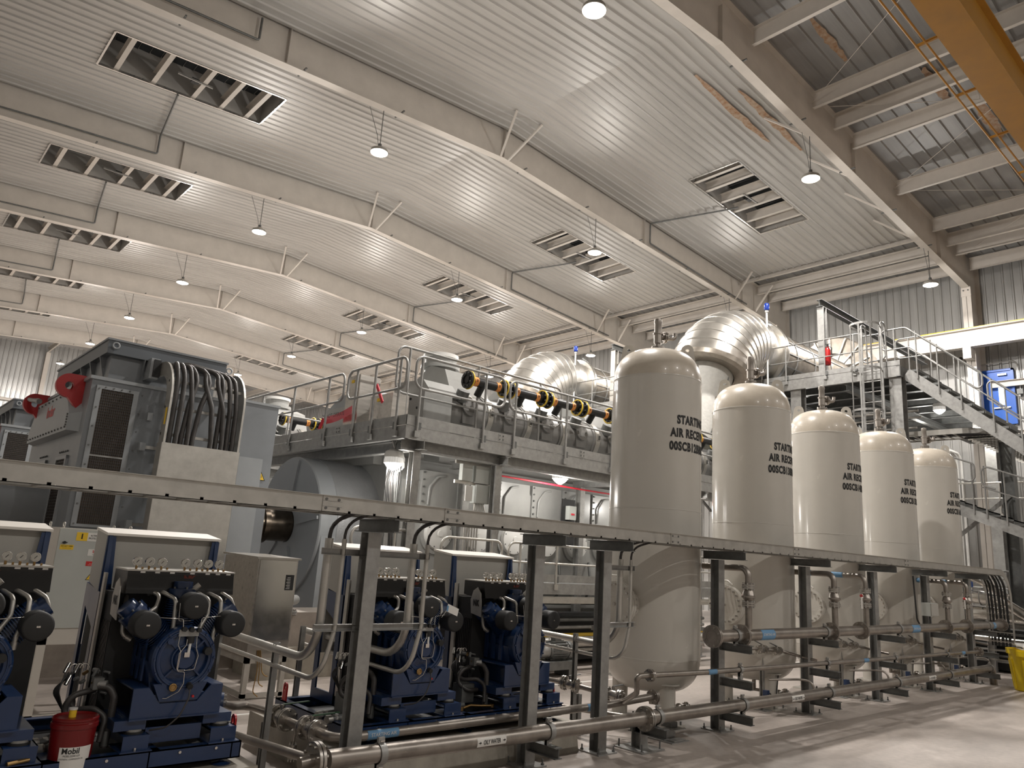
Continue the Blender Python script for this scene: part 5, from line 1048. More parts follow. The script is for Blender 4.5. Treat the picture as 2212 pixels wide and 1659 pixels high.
# ================================================================ ENGINE
def engine():
    t = thing('generator_engine', 'x', 'engine', (12, 14, 0), 'large grey generator engines'); XA, XB, YF, YK = 7.9, 17.3, 12.0, 16.0
    b = MB(); b.prism([(YF+.25, .95), (YF, 1.25), (YF, 3.3), (YF+.35, 3.75), (YK-.35, 3.75), (YK, 3.3), (YK, 1.25), (YK-.25, .95)], 0, XA, XB, 'engine_grey'); build('engine_block', b, t)
    b = MB(); b.box((5.2, YF-.1, 0), (XB+.5, YK+.1, .42), 'concrete'); build('foundation', b, t)
    b = MB(); b.box((8.3, YK-.1, .42), (XB, YK+.15, .98), 'engine_grey'); build('base_frame', b, t)
    b = MB(); b.box((8.3, YF-.15, .42), (XB, YF+.1, .98), 'engine_grey'); b.box((8.3, YF-.18, .95), (XB, YF+.1, 1.0), 'engine_grey')
    for i in range(9): x = 8.5+i*1.0; b.box((x, YF-.155, .58), (x+.8, YF-.15, .85), 'galv_dark')
    build('base_frame', b, t)
    for i in range(9):
        x = 8.78+i*.985; h = MB(); h.cyl((x, YF+.05, 2.33), (x, YF-.05, 2.33), .40, 'engine_grey', 36); h.lathe([(0, -.15), (.06, -.15), (.07, -.13), (.2, -.125), (.30, -.10), (.315, -.06), (.315, 0)], (x, YF-.03, 2.33), (0, 1, 0), 'white_plastic', 36)
        for k in range(8): p = circ((x, YF-.12, 2.33), (0, 1, 0), .27, 2*PI*(k+.5)/8); h.cyl(p-V((0, .02, 0)), p, .016, 'galv_dark', 6)
        build('inspection_hatch', h, t)
        c = MB(); c.prism([(x-.46, 2.82), (x+.44, 2.82), (x+.44, 3.52), (x-.46, 3.52)], 1, YF-.05, YF+.2, 'engine_grey')
        for q in range(5):
            z = 2.92+q*.14; c.cyl((x-.42, YF-.08, z), (x-.42, YF-.05, z), .02, 'galv_dark', 6)
        c.tube([(x-.30, YF-.07, 2.86), (x-.30, YF-.09, 3.2), (x-.12, YF-.09, 3.42), (x+.1, YF-.06, 3.46)], .022, 'engine_grey', 8, bend=.1); build('side_cover', c, t)
        c = MB(); c.tube([(x+.42, YF-.04, 1.15), (x+.46, YF-.14, 1.4), (x+.42, YF-.14, 1.65), (x+.46, YF-.05, 1.95)], .03, 'galv_dark', 8, bend=.08); c.box((x+.32, YF-.2, 1.35), (x+.5, YF-.08, 1.5), 'galv_dark'); c.cyl((x+.36, YF-.24, 1.5), (x+.48, YF-.2, 1.56), .05, 'black_matte', 10); build('fuel_fitting', c, t)
    # flywheel cover drum with its shaft
    d = MB(); dx0, dx1, R = 6.62, 8.2, 1.36; d.lathe([(.32, 0), (R-.02, 0), (R, .02), (R, .35)], (dx0, 14, 2.3), (1, 0, 0), 'gen_light', 64); d.lathe([(R, .35), (R+.015, .36), (R+.015, 1.5), (R, 1.6), (R-.3, 1.6)], (dx0, 14, 2.3), (1, 0, 0), 'perforated', 64); d.box((dx0+.06, 14-R+.01, .42), (dx0+1.55, 14+R-.01, 2.3), 'gen_light')
    for k in range(5): a = .5+k*2*PI/5; p, q = V((dx0-.02, 14+.45*math.cos(a), 2.3+.45*math.sin(a))), V((dx0-.02, 14+1.3*math.cos(a), 2.3+1.3*math.sin(a))); d.bar(p, q, .06, .04, 'gen_light', (1, 0, 0))
    build('flywheel_cover', d, t)
    d = MB(); d.cyl((6.0, 14, 2.3), (6.7, 14, 2.3), .31, 'shaft_metal', 32); d.cyl((6.05, 14, 2.3), (6.15, 14, 2.3), .36, 'shaft_metal', 32); build('shaft_coupling', d, t)
    # hinged camshaft / cylinder drums under the pipe
    for i in range(9):
        x = 8.45+i*1.08; c = MB(); cy, cz, R = 11.78, 4.70, .42
        c.cyl((x, cy, cz), (x+.84, cy, cz), R, 'cam_cover', 32); c.cyl((x+.84, cy, cz), (x+1.08, cy, cz), R+.025, 'cam_cover', 32); c.box((x, cy, cz-.38), (x+1.08, cy+.9, cz+.3), 'cam_cover'); build('cylinder_drum', c, t)
        f = MB(); f.cyl((x+.42, cy-.36, cz+.08), (x+.42, cy-.46, cz+.10), .185, 'cam_cover', 28)
        for k in range(6): p = circ((x+.42, cy-.46, cz+.10), (0, 1, -.1), .13, 2*PI*k/6); f.cyl(p-V((0, .012, 0)), p, .014, 'galv_dark', 6)
        f.prism([(x+.28, cz-.24), (x+.58, cz-.24), (x+.6, cz), (x+.25, cz)], 1, cy-.43, cy-.36, 'cam_cover'); build('round_cover', f, t)
        s = MB(); s.lathe([(R+.03, 0), (R+.042, .005), (R+.042, .135), (R+.03, .14)], (x+.9, cy, cz), (1, 0, 0), 'galv_tray', 32); s.box((x+.93, cy-R-.07, cz-.02), (x+1.01, cy-R-.035, cz+.14), 'galv_tray'); s.box((x+.95, cy-R-.085, cz+.0), (x+.99, cy-R-.06, cz+.1), 'galv_dark'); build('clamp_band', s, t)
        v = MB(); v.cyl((x+.25, 11.35+.1, 4.9), (x+.25, 11.35, 5.1), .13, 'galv_dark', 16); v.tube([(x+.3, 11.6, 4.95), (x+.5, 11.5, 5.05), (x+.75, 11.6, 4.98)], .03, 'galv_tray', 8, bend=.1); v.tube([(x, 11.5, 4.96), (x+1.05, 11.5, 4.97)], .018, 'galv_tray', 6); v.box((x+.55, 11.9, 4.9), (x+.95, 12.5, 5.25), 'cam_cover'); build('valve_gear', v, t)
    c = MB(); c.box((7.75, 11.3, 3.9), (8.4, 12.6, 4.9), 'engine_grey'); c.prism([(11.3, 4.9), (12.6, 4.9), (12.6, 5.25), (11.6, 5.2)], 0, 7.9, 8.6, 'engine_grey'); [c.cyl((7.73, 11.5+.25*(q % 2), 4.2+.2*q), (7.75, 11.5+.25*(q % 2), 4.2+.2*q), .025, 'black_matte', 8) for q in range(4)]; build('end_housing', c, t)
    # black feed pipe with orange bands and yellow-ringed flanges
    for i in range(8):
        x = 8.5+i*1.08; p = MB(); p.cyl((x, 11.05, 5.25), (x+1.08, 11.05, 5.25), .09, 'black_paint', 20, caps=False); p.cyl((x+.42, 11.05, 5.22), (x+.42, 11.2, 5.02), .075, 'black_paint', 14); build('feed_pipe', p, t)
        for dx in (.0, .94):
            if i == 0 and dx == 0: pass
            f = MB(); xx = x+dx+.02; f.cyl((xx, 11.05, 5.25), (xx+.05, 11.05, 5.25), .175, 'black_paint', 28); f.ring((xx+(.055 if dx == 0 else .0), 11.05, 5.25), (1, 0, 0), .17, .018, 'yellow_bright', 32)
            for k in range(8): q = circ((xx, 11.05, 5.25), (1, 0, 0), .135, 2*PI*(k+.5)/8); f.cyl(q-V((.025, 0, 0)), q+V((.07, 0, 0)), .017, 'galv_dark', 6)
            build('pipe_flange', f, t)
        for dx in (.17, .74):
            f = MB(); f.cyl((x+dx, 11.05, 5.25), (x+dx+.10, 11.05, 5.25), .0925, 'orange_label', 20, caps=False); f.bar((x+dx+.03, 10.956, 5.27), (x+dx+.08, 10.956, 5.27), .01, .01, 'text_black'); f.bar((x+dx+.03, 10.955, 5.24), (x+dx+.07, 10.955, 5.24), .01, .01, 'text_black'); build('orange_band', f, t, label='orange label band')
    # charge air and turbo housings above the block
    c = MB(); c.box((9.3, 12.8, 3.7), (16.8, 15.2, 4.9), 'engine_grey'); build('cylinder_bank', c, t)
    c = MB(); c.cyl((9.05, 12.7, 5.0), (9.05, 12.7, 6.02), .34, 'engine_grey', 28); c.cyl((9.05, 12.7, 5.78), (9.05, 12.7, 5.86), .42, 'engine_grey', 28); c.cyl((9.05, 12.7, 6.02), (9.05, 12.7, 6.1), .38, 'white_plastic', 28); build('crankcase_breather', c, t)
    for x in (8.6, 10.6, 12.6, 14.4):
        c = MB(); c.prism([(11.6, 5.0), (12.6, 4.95), (12.9, 5.5), (12.4, 5.75), (11.9, 5.6)], 0, x, x+1.0, 'engine_grey'); build('head_cover', c, t)
    c = MB(); c.box((7.7, 12.8, 3.6), (8.9, 15.0, 4.9), 'engine_grey'); c.prism([(12.6, 4.9), (13.4, 5.2), (14.6, 5.2), (15.2, 4.9)], 0, 7.8, 8.8, 'gen_light'); build('turbo_housing', c, t)
    nest(t, {'round_cover': 'cylinder_drum', 'clamp_band': 'cylinder_drum', 'pipe_flange': 'feed_pipe', 'orange_band': 'feed_pipe', 'shaft_coupling': 'flywheel_cover'}); return t
eng0 = engine(); eng0['label'] = 'long grey V engine under the walkway platform, nearest, black feed pipe'
eng1 = dup(eng0, (12, 14+SP, 0), label='second engine, seen over the platform railing behind red tape')
# small equipment by the first engine
t = thing('control_box', 'stainless control cabinet on the platform behind the side railing', 'control box', (7.2, 13.0, 4.05)); b = MB(); b.box((7.05, 12.5, 4.05), (7.5, 13.0, 5.25), 'stainless'); b.box((7.04, 12.55, 4.2), (7.05, 12.95, 5.2), 'stainless'); build('enclosure', b, t)
b = MB(); b.box((7.03, 12.7, 5.1), (7.04, 12.8, 5.16), 'label_yellow'); build('sticker', b, t)
t = thing('control_box', 'low brownish stainless box on the platform near the corner railing', 'control box', (7.1, 11.5, 4.05)); b = MB(); b.box((7.0, 11.2, 4.07), (7.35, 11.95, 4.72), 'stainless'); build('enclosure', b, t); b = MB(); b.box((6.985, 11.6, 4.6), (7.0, 11.7, 4.66), 'label_yellow'); b.disc((6.99, 11.75, 4.25), (1, 0, 0), .04, .01, 'label_white', 14); build('sticker', b, t)
# ================================================================ PLATFORM ROUND THE ENGINE
DZ = 3.98
def rail_panel(name, p0, p1, posts_, zt, zm, zb, lab, loop0=True, loop1=True, r=.024, m='galv', group='railing panels of the engine platform', cat='railing', foot=True):
    """tubular rail panel between p0 and p1 (x,y): looped ends join top and knee rail"""
    t = thing(name, lab, cat, (p0[0], p0[1], zb), group); p0, p1 = V((*p0, 0)), V((*p1, 0)); d = (p1-p0).normalized(); f = MB()
    up = lambda p, z: V((p.x, p.y, z))
    pts = []
    if loop0: pts += [up(p0+d*.3, zm), up(p0, zm), up(p0, zt)]
    else: pts += [up(p0, zt)]
    if loop1: pts += [up(p1, zt), up(p1, zm), up(p1-d*.3, zm)]
    else: pts += [up(p1, zt)]
    f.tube(pts, r, m, 10, bend=.16, seg=5); f.tube([up(p0+d*.25, zm) if loop0 else up(p0, zm), up(p1-d*.25, zm) if loop1 else up(p1, zm)], r*.85, m, 8); build('rails', f, t)
    for s in posts_:
        q = p0+d*s; g = MB(); g.cyl(up(q, zb), up(q, zt), r, m, 10)
        if foot: nrm = V((-d.y, d.x, 0)); g.bar(up(q, zb+.02)-d*.05, up(q, zb+.02)+d*.05, .05, .10, m); g.bar(up(q, zb+.1)+d*.045, up(q, zb+.22)+d*.045, .06, .02, 'galv_dark', (nrm.x, nrm.y, 0))
        build('post', g, t)
    return t
def engine_platform(dy, near=True):
    lab = 'galvanised walkway platform at the %s engine, two-sided with kick plates' % ('nearest' if dy == 0 else 'second')
    t = thing('walkway_platform', lab, 'platform', (6.75, 10.3+dy, DZ)); X0, Y0, X1 = 6.75, 10.3+dy, 19.8
    k = MB(); k.box((X0, Y0, 4.02), (X1, Y0+.008, 4.19), 'galv'); k.box((X0, Y0, 4.02), (X0+.008, 18.2+dy, 4.19), 'galv'); build('kick_plate', k, t)
    k = MB(); k.chan((X0, Y0+.004, 3.90), (X1, Y0+.004, 3.90), .22, .08, 'galv', side=-1, t=.01); build('edge_channel', k, t)
    k = MB(); k.chan((X0+.004, Y0, 3.90), (X0+.004, 18.2+dy, 3.90), .22, .08, 'galv', side=1, t=.01); build('edge_channel', k, t)
    g = MB(); g.box((X0+.01, Y0+.01, 3.95), (X1, 11.28+dy, 3.99), 'galv_dark'); g.box((X0+.01, 11.28+dy, 3.95), (7.6, 18.2+dy, 3.99), 'galv_dark')
    for i in range(25): x = X0+.4+i*.52; g.box((x, Y0+.05, 3.93), (x+.02, 11.2+dy, 3.952), 'galv') if x < X1 else None
    build('grating_deck', g, t)
    g = MB(); g.ibeam((X0+.1, 10.55+dy, 3.72), (X1, 10.55+dy, 3.72), .2, .14, 'galv'); build('beam', g, t)
    g = MB(); g.ibeam((7.15, 10.3+dy, 3.74), (7.15, 18.2+dy, 3.74), .2, .14, 'galv'); build('beam', g, t)
    for x in (9.05, 12.6, 15.5): g = MB(); g.ibeam((x, 10.3+dy, 3.7), (x, 12.0+dy, 3.7), .16, .12, 'galv'); build('beam', g, t)
    for x in (X0+2.1, X0+4.3, 13.4): g = MB(); g.box((x-.07, Y0-.006, 4.04), (x+.07, Y0, 4.17), 'galv'); [g.cyl((x+a, Y0-.014, z), (x+a, Y0-.004, z), .014, 'galv_dark', 6) for a in (-.04, .04) for z in (4.07, 4.14)]; build('splice_plate', g, t)
    g = MB(); y = 12.6+dy; g.box((X0-.006, y-.07, 4.04), (X0, y+.07, 4.17), 'galv'); [g.cyl((X0-.014, y+a, z), (X0-.004, y+a, z), .014, 'galv_dark', 6) for a in (-.04, .04) for z in (4.07, 4.14)]; build('splice_plate', g, t)
    cols = ((7.15, 10.55), (9.0, 10.55), (7.45, 12.0-.3), (9.25, 11.8), (12.6, 11.75), (15.5, 10.55), (15.5, 11.75), (7.2, 17.4))
    for x, y in cols:
        c = MB(); c.ibeam((x, y+dy, .02), (x, y+dy, 3.62), .15, .15, 'galv', .012, .008, upv=(0, 1, 0)); c.box((x-.14, y+dy-.14, 0), (x+.14, y+dy+.14, .02), 'galv'); build('column', c, t)
    return t
engine_platform(0); engine_platform(SP)
ZT, ZM = 5.22, 4.66; zb = 3.86
rail_panel('platform_railing', (6.83, 10.27), (8.85, 10.27), (.12, 1.55), ZT, ZM, zb, 'front railing panel over the engine platform corner')
rail_panel('platform_railing', (8.97, 10.27), (19.7, 10.27), (.16, 1.55, 2.95, 5.2, 7.5), ZT, ZM, zb, 'long front railing panel of the engine platform, ends behind first receiver')
rail_panel('platform_railing', (6.72, 10.38), (6.72, 12.35), (.2, 1.0, 1.65), 5.2, 4.66, zb, 'side railing panel nearest the engine platform corner')
rail_panel('platform_railing', (6.72, 12.5), (6.72, 17.2), (.6, 2.1, 3.7), 5.2, 4.66, zb, 'long side railing panel running back beside the alternator')
rail_panel('platform_railing', (6.72, 17.4), (6.72, 20.6), (.5, 1.9), 5.2, 4.66, zb, 'far side railing panel beyond the alternator')
rail_panel('platform_railing', (7.05, 11.22), (11.3, 11.22), (.25, 1.9, 3.6), 5.62, 4.75, 3.98, 'raised inner railing between walkway and engine feed pipe')
rail_panel('platform_railing', (6.83, 10.27+SP), (19.7, 10.27+SP), (.16, 1.55, 2.95, 5.2, 7.5), ZT, ZM, zb, 'front railing of the second engine platform, far behind')
rail_panel('platform_railing', (6.72, 12.5+SP), (6.72, 17.2+SP), (.6, 2.1, 3.7), 5.2, 4.66, zb, 'side railing of the second engine platform, far behind')
# red barrier tape tied between railings behind the first platform
m_ = MB(); pts = [(6.9, 15.2, 4.95), (7.3, 16.6, 4.98), (7.4, 17.6, 4.93)]; vs = []
n = 16
for i in range(n+1):
    s = i/n; x = 6.85+.2*s; y = 12.35+1.45*s; z = 4.5-.04*math.sin(PI*s)-.05*s
    vs += [(x, y, z+.075), (x+.01, y, z-.075)]
m_.add(vs, [(2*i, 2*i+1, 2*i+3, 2*i+2) for i in range(n)], 'tape_red'); m_.bar((7.04, 13.8, 4.5), (7.0, 13.9, 4.2), .02, .07, 'tape_red'); m_.bar((6.8, 11.45, 4.85), (6.8, 11.2, 4.5), .02, .06, 'tape_red')
bt = solo('barrier_tape', m_, 'red barrier tape with black letters stretched across the walkway', 'tape', None, (6.85, 13, 4.45))
bt['o'] = (6.85, 13., 4.45); build('tape_lettering', text_mb('DO NOT OPERATE', .11, 'text_black', (6.84, 13.05, 4.45), (0, -1, 0), (0, 0, 1), sx=.95), bt)
# vapour tight lamps under the platform
def vt_lamp(o):
    t = thing('vapour_tight_lamp', 'x', 'lamp', o, 'ribbed glass lamps under platforms'); x, y, z = o
    h = MB(); h.lathe([(0, .24), (.08, .24), (.15, .20), (.17, .15), (.17, .10), (.13, .09)], o, (0, 0, 1), 'white_plastic', 28); h.cyl((x, y, z+.24), (x, y, z+.34), .02, 'galv', 8); build('housing', h, t)
    g = MB(); n = 48; vs = []
    for r, zz in ((.155, .10), (.165, .05), (.165, .0), (.13, -.03)):
        for i in range(n): a = 2*PI*i/n; rr = r*(1+.035*(1 if i % 2 else -1)); vs.append((x+rr*math.cos(a), y+rr*math.sin(a), z+zz))
    g.add(vs, [(j*n+i, (j+1)*n+i, (j+1)*n+(i+1) % n, j*n+(i+1) % n) for j in range(3) for i in range(n)], 'ribbed_glass'); build('ribbed_glass', g, t)
    l_ = MB(); l_.lathe([(.14, -.03), (.10, -.07), (.04, -.11), (0, -.12)], o, (0, 0, 1), 'lamp_glow_cool', 28); build('lens', l_, t)
    c = MB(); c.tube([(x, y, z+.32), (x+.1, y+.02, z+.42), (x+.16, y, z+.28), (x+.02, y, z+.2)], .008, 'white_plastic', 5, bend=.05); c.tube([(x, y, z+.32), (x+.05, y+.02, z+.46), (x-.08, y, z+.40), (x+.02, y, z+.2)], .008, 'white_plastic', 5, bend=.05); build('flex_cable', c, t); nest(t, {'lens': 'housing', 'ribbed_glass': 'housing'})
    return t
vt0 = vt_lamp((6.96, 10.9, 3.42)); vt0['label'] = 'lit ribbed-glass lamp under the engine platform corner'; lamp('vapour_tight_light', (6.96, 10.9, 3.22), UP_POWER, .12, kind='POINT', col=(1, .96, .9))
for (x, y, z), lb in (((11.05, 10.9, 3.62), 'lit ribbed-glass lamp under the engine platform near first receiver'), ((7.45, 11.6, 3.45), 'small unlit-looking ribbed lamp farther under the engine platform')):
    dup(vt0, (x, y, z), label=lb)
    lamp('vapour_tight_light', (x, y, z-.2), UP_POWER if x > 8 else UP_POWER*.3, .12, kind='POINT', col=(1, .96, .9))
for x, y in ((6.96, 10.9+SP), (11.05, 10.9+SP), (14.5, 10.9)): lamp('vapour_tight_light', (x, y, 3.3), UP_POWER, .12, kind='POINT', col=(1, .96, .9))  # point lights alone, no lamp body stands here
# cable drop and gauge boxes between platform columns
t = thing('cable_bundle', 'black and white cables dropping beside the platform column', 'cable', (7.25, 11.4, 3)); 
for q in range(7): m_ = MB(); m_.tube([(7.2+.03*q, 11.3, 3.6), (7.05+.05*q, 11.25, 3.1+.05*q), (7.25+.02*q, 11.3, 2.4), (7.3+.03*q, 11.3, 1.6)], .013, ('rubber', 'rubber', 'cable', 'rubber', 'galv_dark', 'galv_dark', 'rubber')[q], 6, bend=.3); build('cable', m_, t)
t = thing('instrument_box', 'grey instrument boxes on slotted channels between platform columns', 'instrument box', (8.7, 10.8, 3.3))
b = MB(); b.box((8.2, 10.75, 3.58), (9.3, 10.79, 3.64), 'galv_tray'); b.box((8.2, 10.75, 3.22), (9.3, 10.79, 3.28), 'galv_tray'); build('slotted_channel', b, t)
b = MB(); b.box((8.32, 10.7, 3.28), (8.55, 10.8, 3.58), 'cabinet'); build('enclosure', b, t); b = MB(); b.box((8.62, 10.68, 3.26), (8.98, 10.85, 3.58), 'cabinet'); b.box((8.66, 10.68, 2.9), (8.98, 10.85, 3.24), 'cabinet'); build('enclosure', b, t)
b = MB(); b.box((8.44, 10.72, 2.92), (8.6, 10.74, 3.2), 'white_plastic'); build('sign', b, t)
for q in range(6): b = MB(); b.tube([(8.72+q*.04, 10.78, 2.9), (8.70+q*.05, 10.76, 2.75), (8.5+q*.06, 10.76, 2.6), (8.5+q*.06, 10.76, .9)], .014, 'galv_tray', 8, bend=.06); build('conduit', b, t)
t = thing('gas_detector', 'small red-lit transmitter box on a black plate by the engine', 'detector', (12.2, 11.6, 2.9)); b = MB(); b.box((11.9, 11.62, 2.3), (12.3, 11.66, 3.3), 'black_matte'); build('back_plate', b, t); b = MB(); b.box((12.0, 11.5, 2.85), (12.22, 11.62, 3.15), 'cabinet'); b.box((12.03, 11.5, 2.6), (12.2, 11.62, 2.8), 'galv_tray'); build('enclosure', b, t); b = MB(); b.box((12.06, 11.49, 2.95), (12.16, 11.5, 2.99), 'tape_red'); build('indicator', b, t)
m_ = MB(); m_.tube([(9.5, 11.3, 3.55), (12.0, 11.3, 3.52), (16, 11.3, 3.5)], .02, 'tape_red', 6); solo('red_pipe', m_, 'thin red pipe under the engine platform grating', 'pipe', None, (9.5, 11.3, 3.5))
# low walkway with handrail before the engine
t = thing('low_walkway', 'low galvanised walkway in front of the engine hatches', 'platform', (11, 10.6, 1.5)); k = MB(); k.chan((8.9, 10.2, 1.44), (15.8, 10.2, 1.44), .2, .07, 'galv', side=-1); k.box((8.9, 10.2, 1.56), (15.8, 10.21, 1.70), 'galv'); build('edge_channel', k, t)
k = MB(); k.box((8.9, 10.22, 1.5), (15.8, 11.2, 1.54), 'galv_dark'); build('grating_deck', k, t)
for x in (9.1, 12.3, 15.5): k = MB(); k.ibeam((x, 10.7, 0), (x, 10.7, 1.38), .12, .12, 'galv_dark', upv=(0, 1, 0)); build('column', k, t)
rail_panel('platform_railing', (7.6, 10.2), (8.95, 10.2), (.28, 1.1), 2.24, 1.9, 1.45, 'short white-grey lower railing before engine hatches, left', m='galv_tray', group='low railings before the engine')
rail_panel('platform_railing', (9.1, 10.2), (15.8, 10.2), (.3, 1.25, 3.4, 5.5), 2.24, 1.9, 1.45, 'long lower railing before engine hatches, right', m='galv_tray', group='low railings before the engine', loop1=False)
rail_panel('platform_railing', (6.0, 10.4), (7.3, 10.6), (.25, .9), 2.3, 1.95, .3, 'lower railing beside the flywheel drum', m='galv_tray', group='low railings before the engine')
# floor tray, motors and a black block for the darkness below the walkway
t = thing('ladder_tray', 'perforated ladder tray on stands below the low walkway', 'cable tray', (9, 9.6, 1.25)); k = MB(); k.box((8.2, 9.4, 1.24), (16, 9.41, 1.32), 'galv_tray'); k.box((8.2, 9.9, 1.24), (16, 9.91, 1.32), 'galv_tray'); build('side_rails', k, t)
k = MB(); [k.box((8.3+i*.12, 9.41, 1.25), (8.33+i*.12, 9.9, 1.27), 'galv_tray') for i in range(62)]; build('rungs', k, t)
for x in (8.5, 11.2, 14): k = MB(); k.tube([(x, 9.5, 1.24), (x-.1, 9.5, 1.1), (x-.1, 9.5, 0)], .02, 'galv', 8, bend=.1); k.bar((x, 9.3, .75), (x, 10, .75), .05, .08, 'galv'); build('stand', k, t)
def pump(x, y, lab):
    t = thing('pump_motor', lab, 'motor', (x, y, 0), 'electric motors on the floor'); m_ = MB(); m_.cyl((x, y, .42), (x+.48, y, .42), .14, 'galv_dark', 20)
    for i in range(16): a = 2*PI*i/16; p = V((x+.04, y+.15*math.cos(a), .42+.15*math.sin(a))); m_.bar(p, p+V((.38, 0, 0)), .01, .03, 'galv_dark', (0, math.cos(a), math.sin(a)))
    m_.cyl((x+.46, y, .42), (x+.55, y, .42), .15, 'galv_dark', 20); m_.box((x+.15, y-.06, .55), (x+.3, y+.06, .66), 'galv_dark'); build('motor', m_, t)
    p = MB(); p.cyl((x-.35, y, .42), (x, y, .42), .12, 'galv', 20); p.tube([(x-.3, y, .42), (x-.9, y, .42)], .07, 'galv_tray', 14); build('pump', p, t)
    p = MB(); p.box((x-.4, y-.2, .12), (x+.55, y+.2, .26), 'galv_dark'); p.box((x-.35, y-.18, 0), (x-.25, y+.18, .12), 'galv_dark'); p.box((x+.4, y-.18, 0), (x+.5, y+.18, .12), 'galv_dark'); build('base', p, t)
    return t
pump(9.7, 9.7, 'black ribbed electric motor on the floor behind second rack post'); pump(12.9, 9.5, 'black ribbed electric motor behind the receivers, farther')
t = thing('darkness_block', 'black block with pipes low beside the engine, filling in darkness', 'machine', (11.5, 10.9, 0)); b = MB(); b.box((9.4, 10.5, .1), (15.5, 11.6, .9), 'black_matte'); build('housing', b, t)  # black box put in for the darkness under the low walkway
for i in range(5): b = MB(); b.tube([(9.4, 10.4, .3+.14*i), (13, 10.4, .3+.14*i), (15.5, 10.4, .3+.14*i)], .035, ('galv_tray', 'galv_dark', 'yellow_bright', 'galv', 'galv_dark')[i], 10); build('pipe', b, t)
b = MB(); b.tube([(8.6, 10.0, .52), (12, 10.0, .5), (15.8, 10.0, .5)], .09, 'galv_tray', 14); solo('silver_pipe', b, 'silver insulated pipe low behind the second rack post', 'pipe', None, (8.6, 10, .5))
# low concrete walls and pipe stub beside the flywheel
b = MB(); b.box((5.0, 10.9, 0), (6.6, 11.8, .45), 'plinth'); b.box((5.05, 11.0, .45), (6.6, 11.8, .95), 'concrete'); solo('concrete_step', b, 'stepped concrete foundation beside the stainless cabinet', 'foundation', None, (5.5, 11.2, 0))
t = thing('drain_elbow', 'grey capped pipe elbow on the concrete step', 'pipe', (5.3, 10.8, 1)); b = MB(); b.tube([(5.6, 11.2, 1.12), (5.3, 10.85, 1.12), (5.2, 10.7, 1.10)], .075, 'galv', 14); b.flange((5.42, 11.0, .95), (0, 0, 1), .12, 'galv', .02, 8); build('pipe', b, t)
# ================================================================ EXHAUST DUCTS
def exhaust(dy, lab):
    Y = 12.3+dy; t = thing('exhaust_duct', lab, 'duct', (21, Y, 8.8), 'silver clad exhaust ducts'); zc_ = 8.85
    # bend from level to sloping down
    e = MB(); n = 9; Rb, R = 1.9, 1.14; P = []
    for i in range(n+1):
        a = math.radians(66)*i/n; P.append((V((20.4-Rb*math.sin(a), Y, zc_-Rb*(1-math.cos(a)))), V((-math.cos(a), 0, -math.sin(a))), R+.10*i/n))
    def ringv(c, d, r, k=40):
        u = V((0, 1, 0)); v = d.cross(u).normalized(); return [c+(u*math.cos(2*PI*q/k)+v*math.sin(2*PI*q/k))*r for q in range(k)]
    for i in range(n):
        v0 = ringv(P[i][0], P[i][1], P[i][2]); v1 = ringv(P[i+1][0], P[i+1][1], P[i+1][2]); e.add(v0+v1, [(q, (q+1) % 40, 40+(q+1) % 40, 40+q) for q in range(40)], 'cladding', True)
    build('elbow', e, t)
    for i in range(1, n+1):
        s = MB(); c, d, r = P[i]; s.lathe([(r+.0, -.012), (r+.016, 0), (r+.0, .012)], c, d, 'cladding', 40, 80, ref=(0, 1, 0)); build('seam', s, t)
    c, d, r = P[-1]; s = MB(); s.lathe([(r, 0), (r+.03, .02), (r+.0, .16), (r-.14, .2), (.72, .1), (.70, -.1)], c, d, 'cladding_worn', 48, 30, ref=(0, 1, 0)); build('elbow_collar', s, t)
    s = MB(); s.lathe([(.70, -.3), (.68, .4), (.64, 1.2), (.6, 2.4)], c, d, 'lagging', 36, 60, ref=(0, 1, 0)); s.tube([c+d*.3+V((0, -.69, 0)), c+d*1.2+V((.05, -.66, 0)), c+d*2.2+V((0, -.62, 0))], .02, 'galv_dark', 5); build('lagged_pipe', s, t)
    # straight run: cone, flange, banded cylinder
    s = MB(); s.lathe([(1.14, 0), (1.10, .2), (.95, .6), (.95, .9)], (20.4, Y, zc_), (1, 0, 0), 'cladding', 48, 60); build('reducer', s, t)
    s = MB(); s.lathe([(.92, 0), (1.10, 0), (1.12, .08), (1.10, .16), (.96, .16)], (21.25, Y, zc_), (1, 0, 0), 'cladding', 48, 30); build('flange', s, t)
    s = MB(); s.cyl((21.35, Y, zc_), (29.0, Y, zc_), .95, 'cladding_worn', 48); build('banded_run', s, t)
    for k in range(14): a = 2*PI*k/14; p = V((21.4, Y+.965*math.cos(a), zc_+.965*math.sin(a))); s = MB(); s.bar(p, p+V((5.0, 0, 0)), .03, .02, 'galv', (0, math.cos(a), math.sin(a))); build('band_rod', s, t)
    for x in (22.2, 23.4, 24.6): s = MB(); s.lathe([(.955, -.02), (.975, -.02), (.975, .02), (.955, .02)], (x, Y, zc_), (1, 0, 0), 'galv', 40); build('hoop', s, t)
    s = MB(); s.lathe([(.95, 0), (1.55, .0), (1.6, .05), (1.6, .5), (1.0, .5)], (26.6, Y, zc_+.35), (1, 0, 0), 'cladding_worn', 16, 20); 
    for k in range(16): a = 2*PI*k/16; p = V((26.57, Y+.5*math.cos(a), zc_+.35+.5*math.sin(a))); q = V((26.57, Y+1.55*math.cos(a), zc_+.35+1.55*math.sin(a))); s.bar(p, q, .05, .06, 'cladding', (1, 0, 0))
    build('expansion_collar', s, t)
    s = MB(); s.cyl((29.0, Y, zc_), (32.3, Y, zc_), .85, 'cladding_worn', 40); build('wall_run', s, t)
    s = MB(); s.tube([(21.5, Y-.5, zc_+.95), (21.4, Y-.3, zc_+1.15), (21.6, Y-.1, zc_+1.05)], .05, 'galv_dark', 6); build('clamp_lever', s, t)
    return t
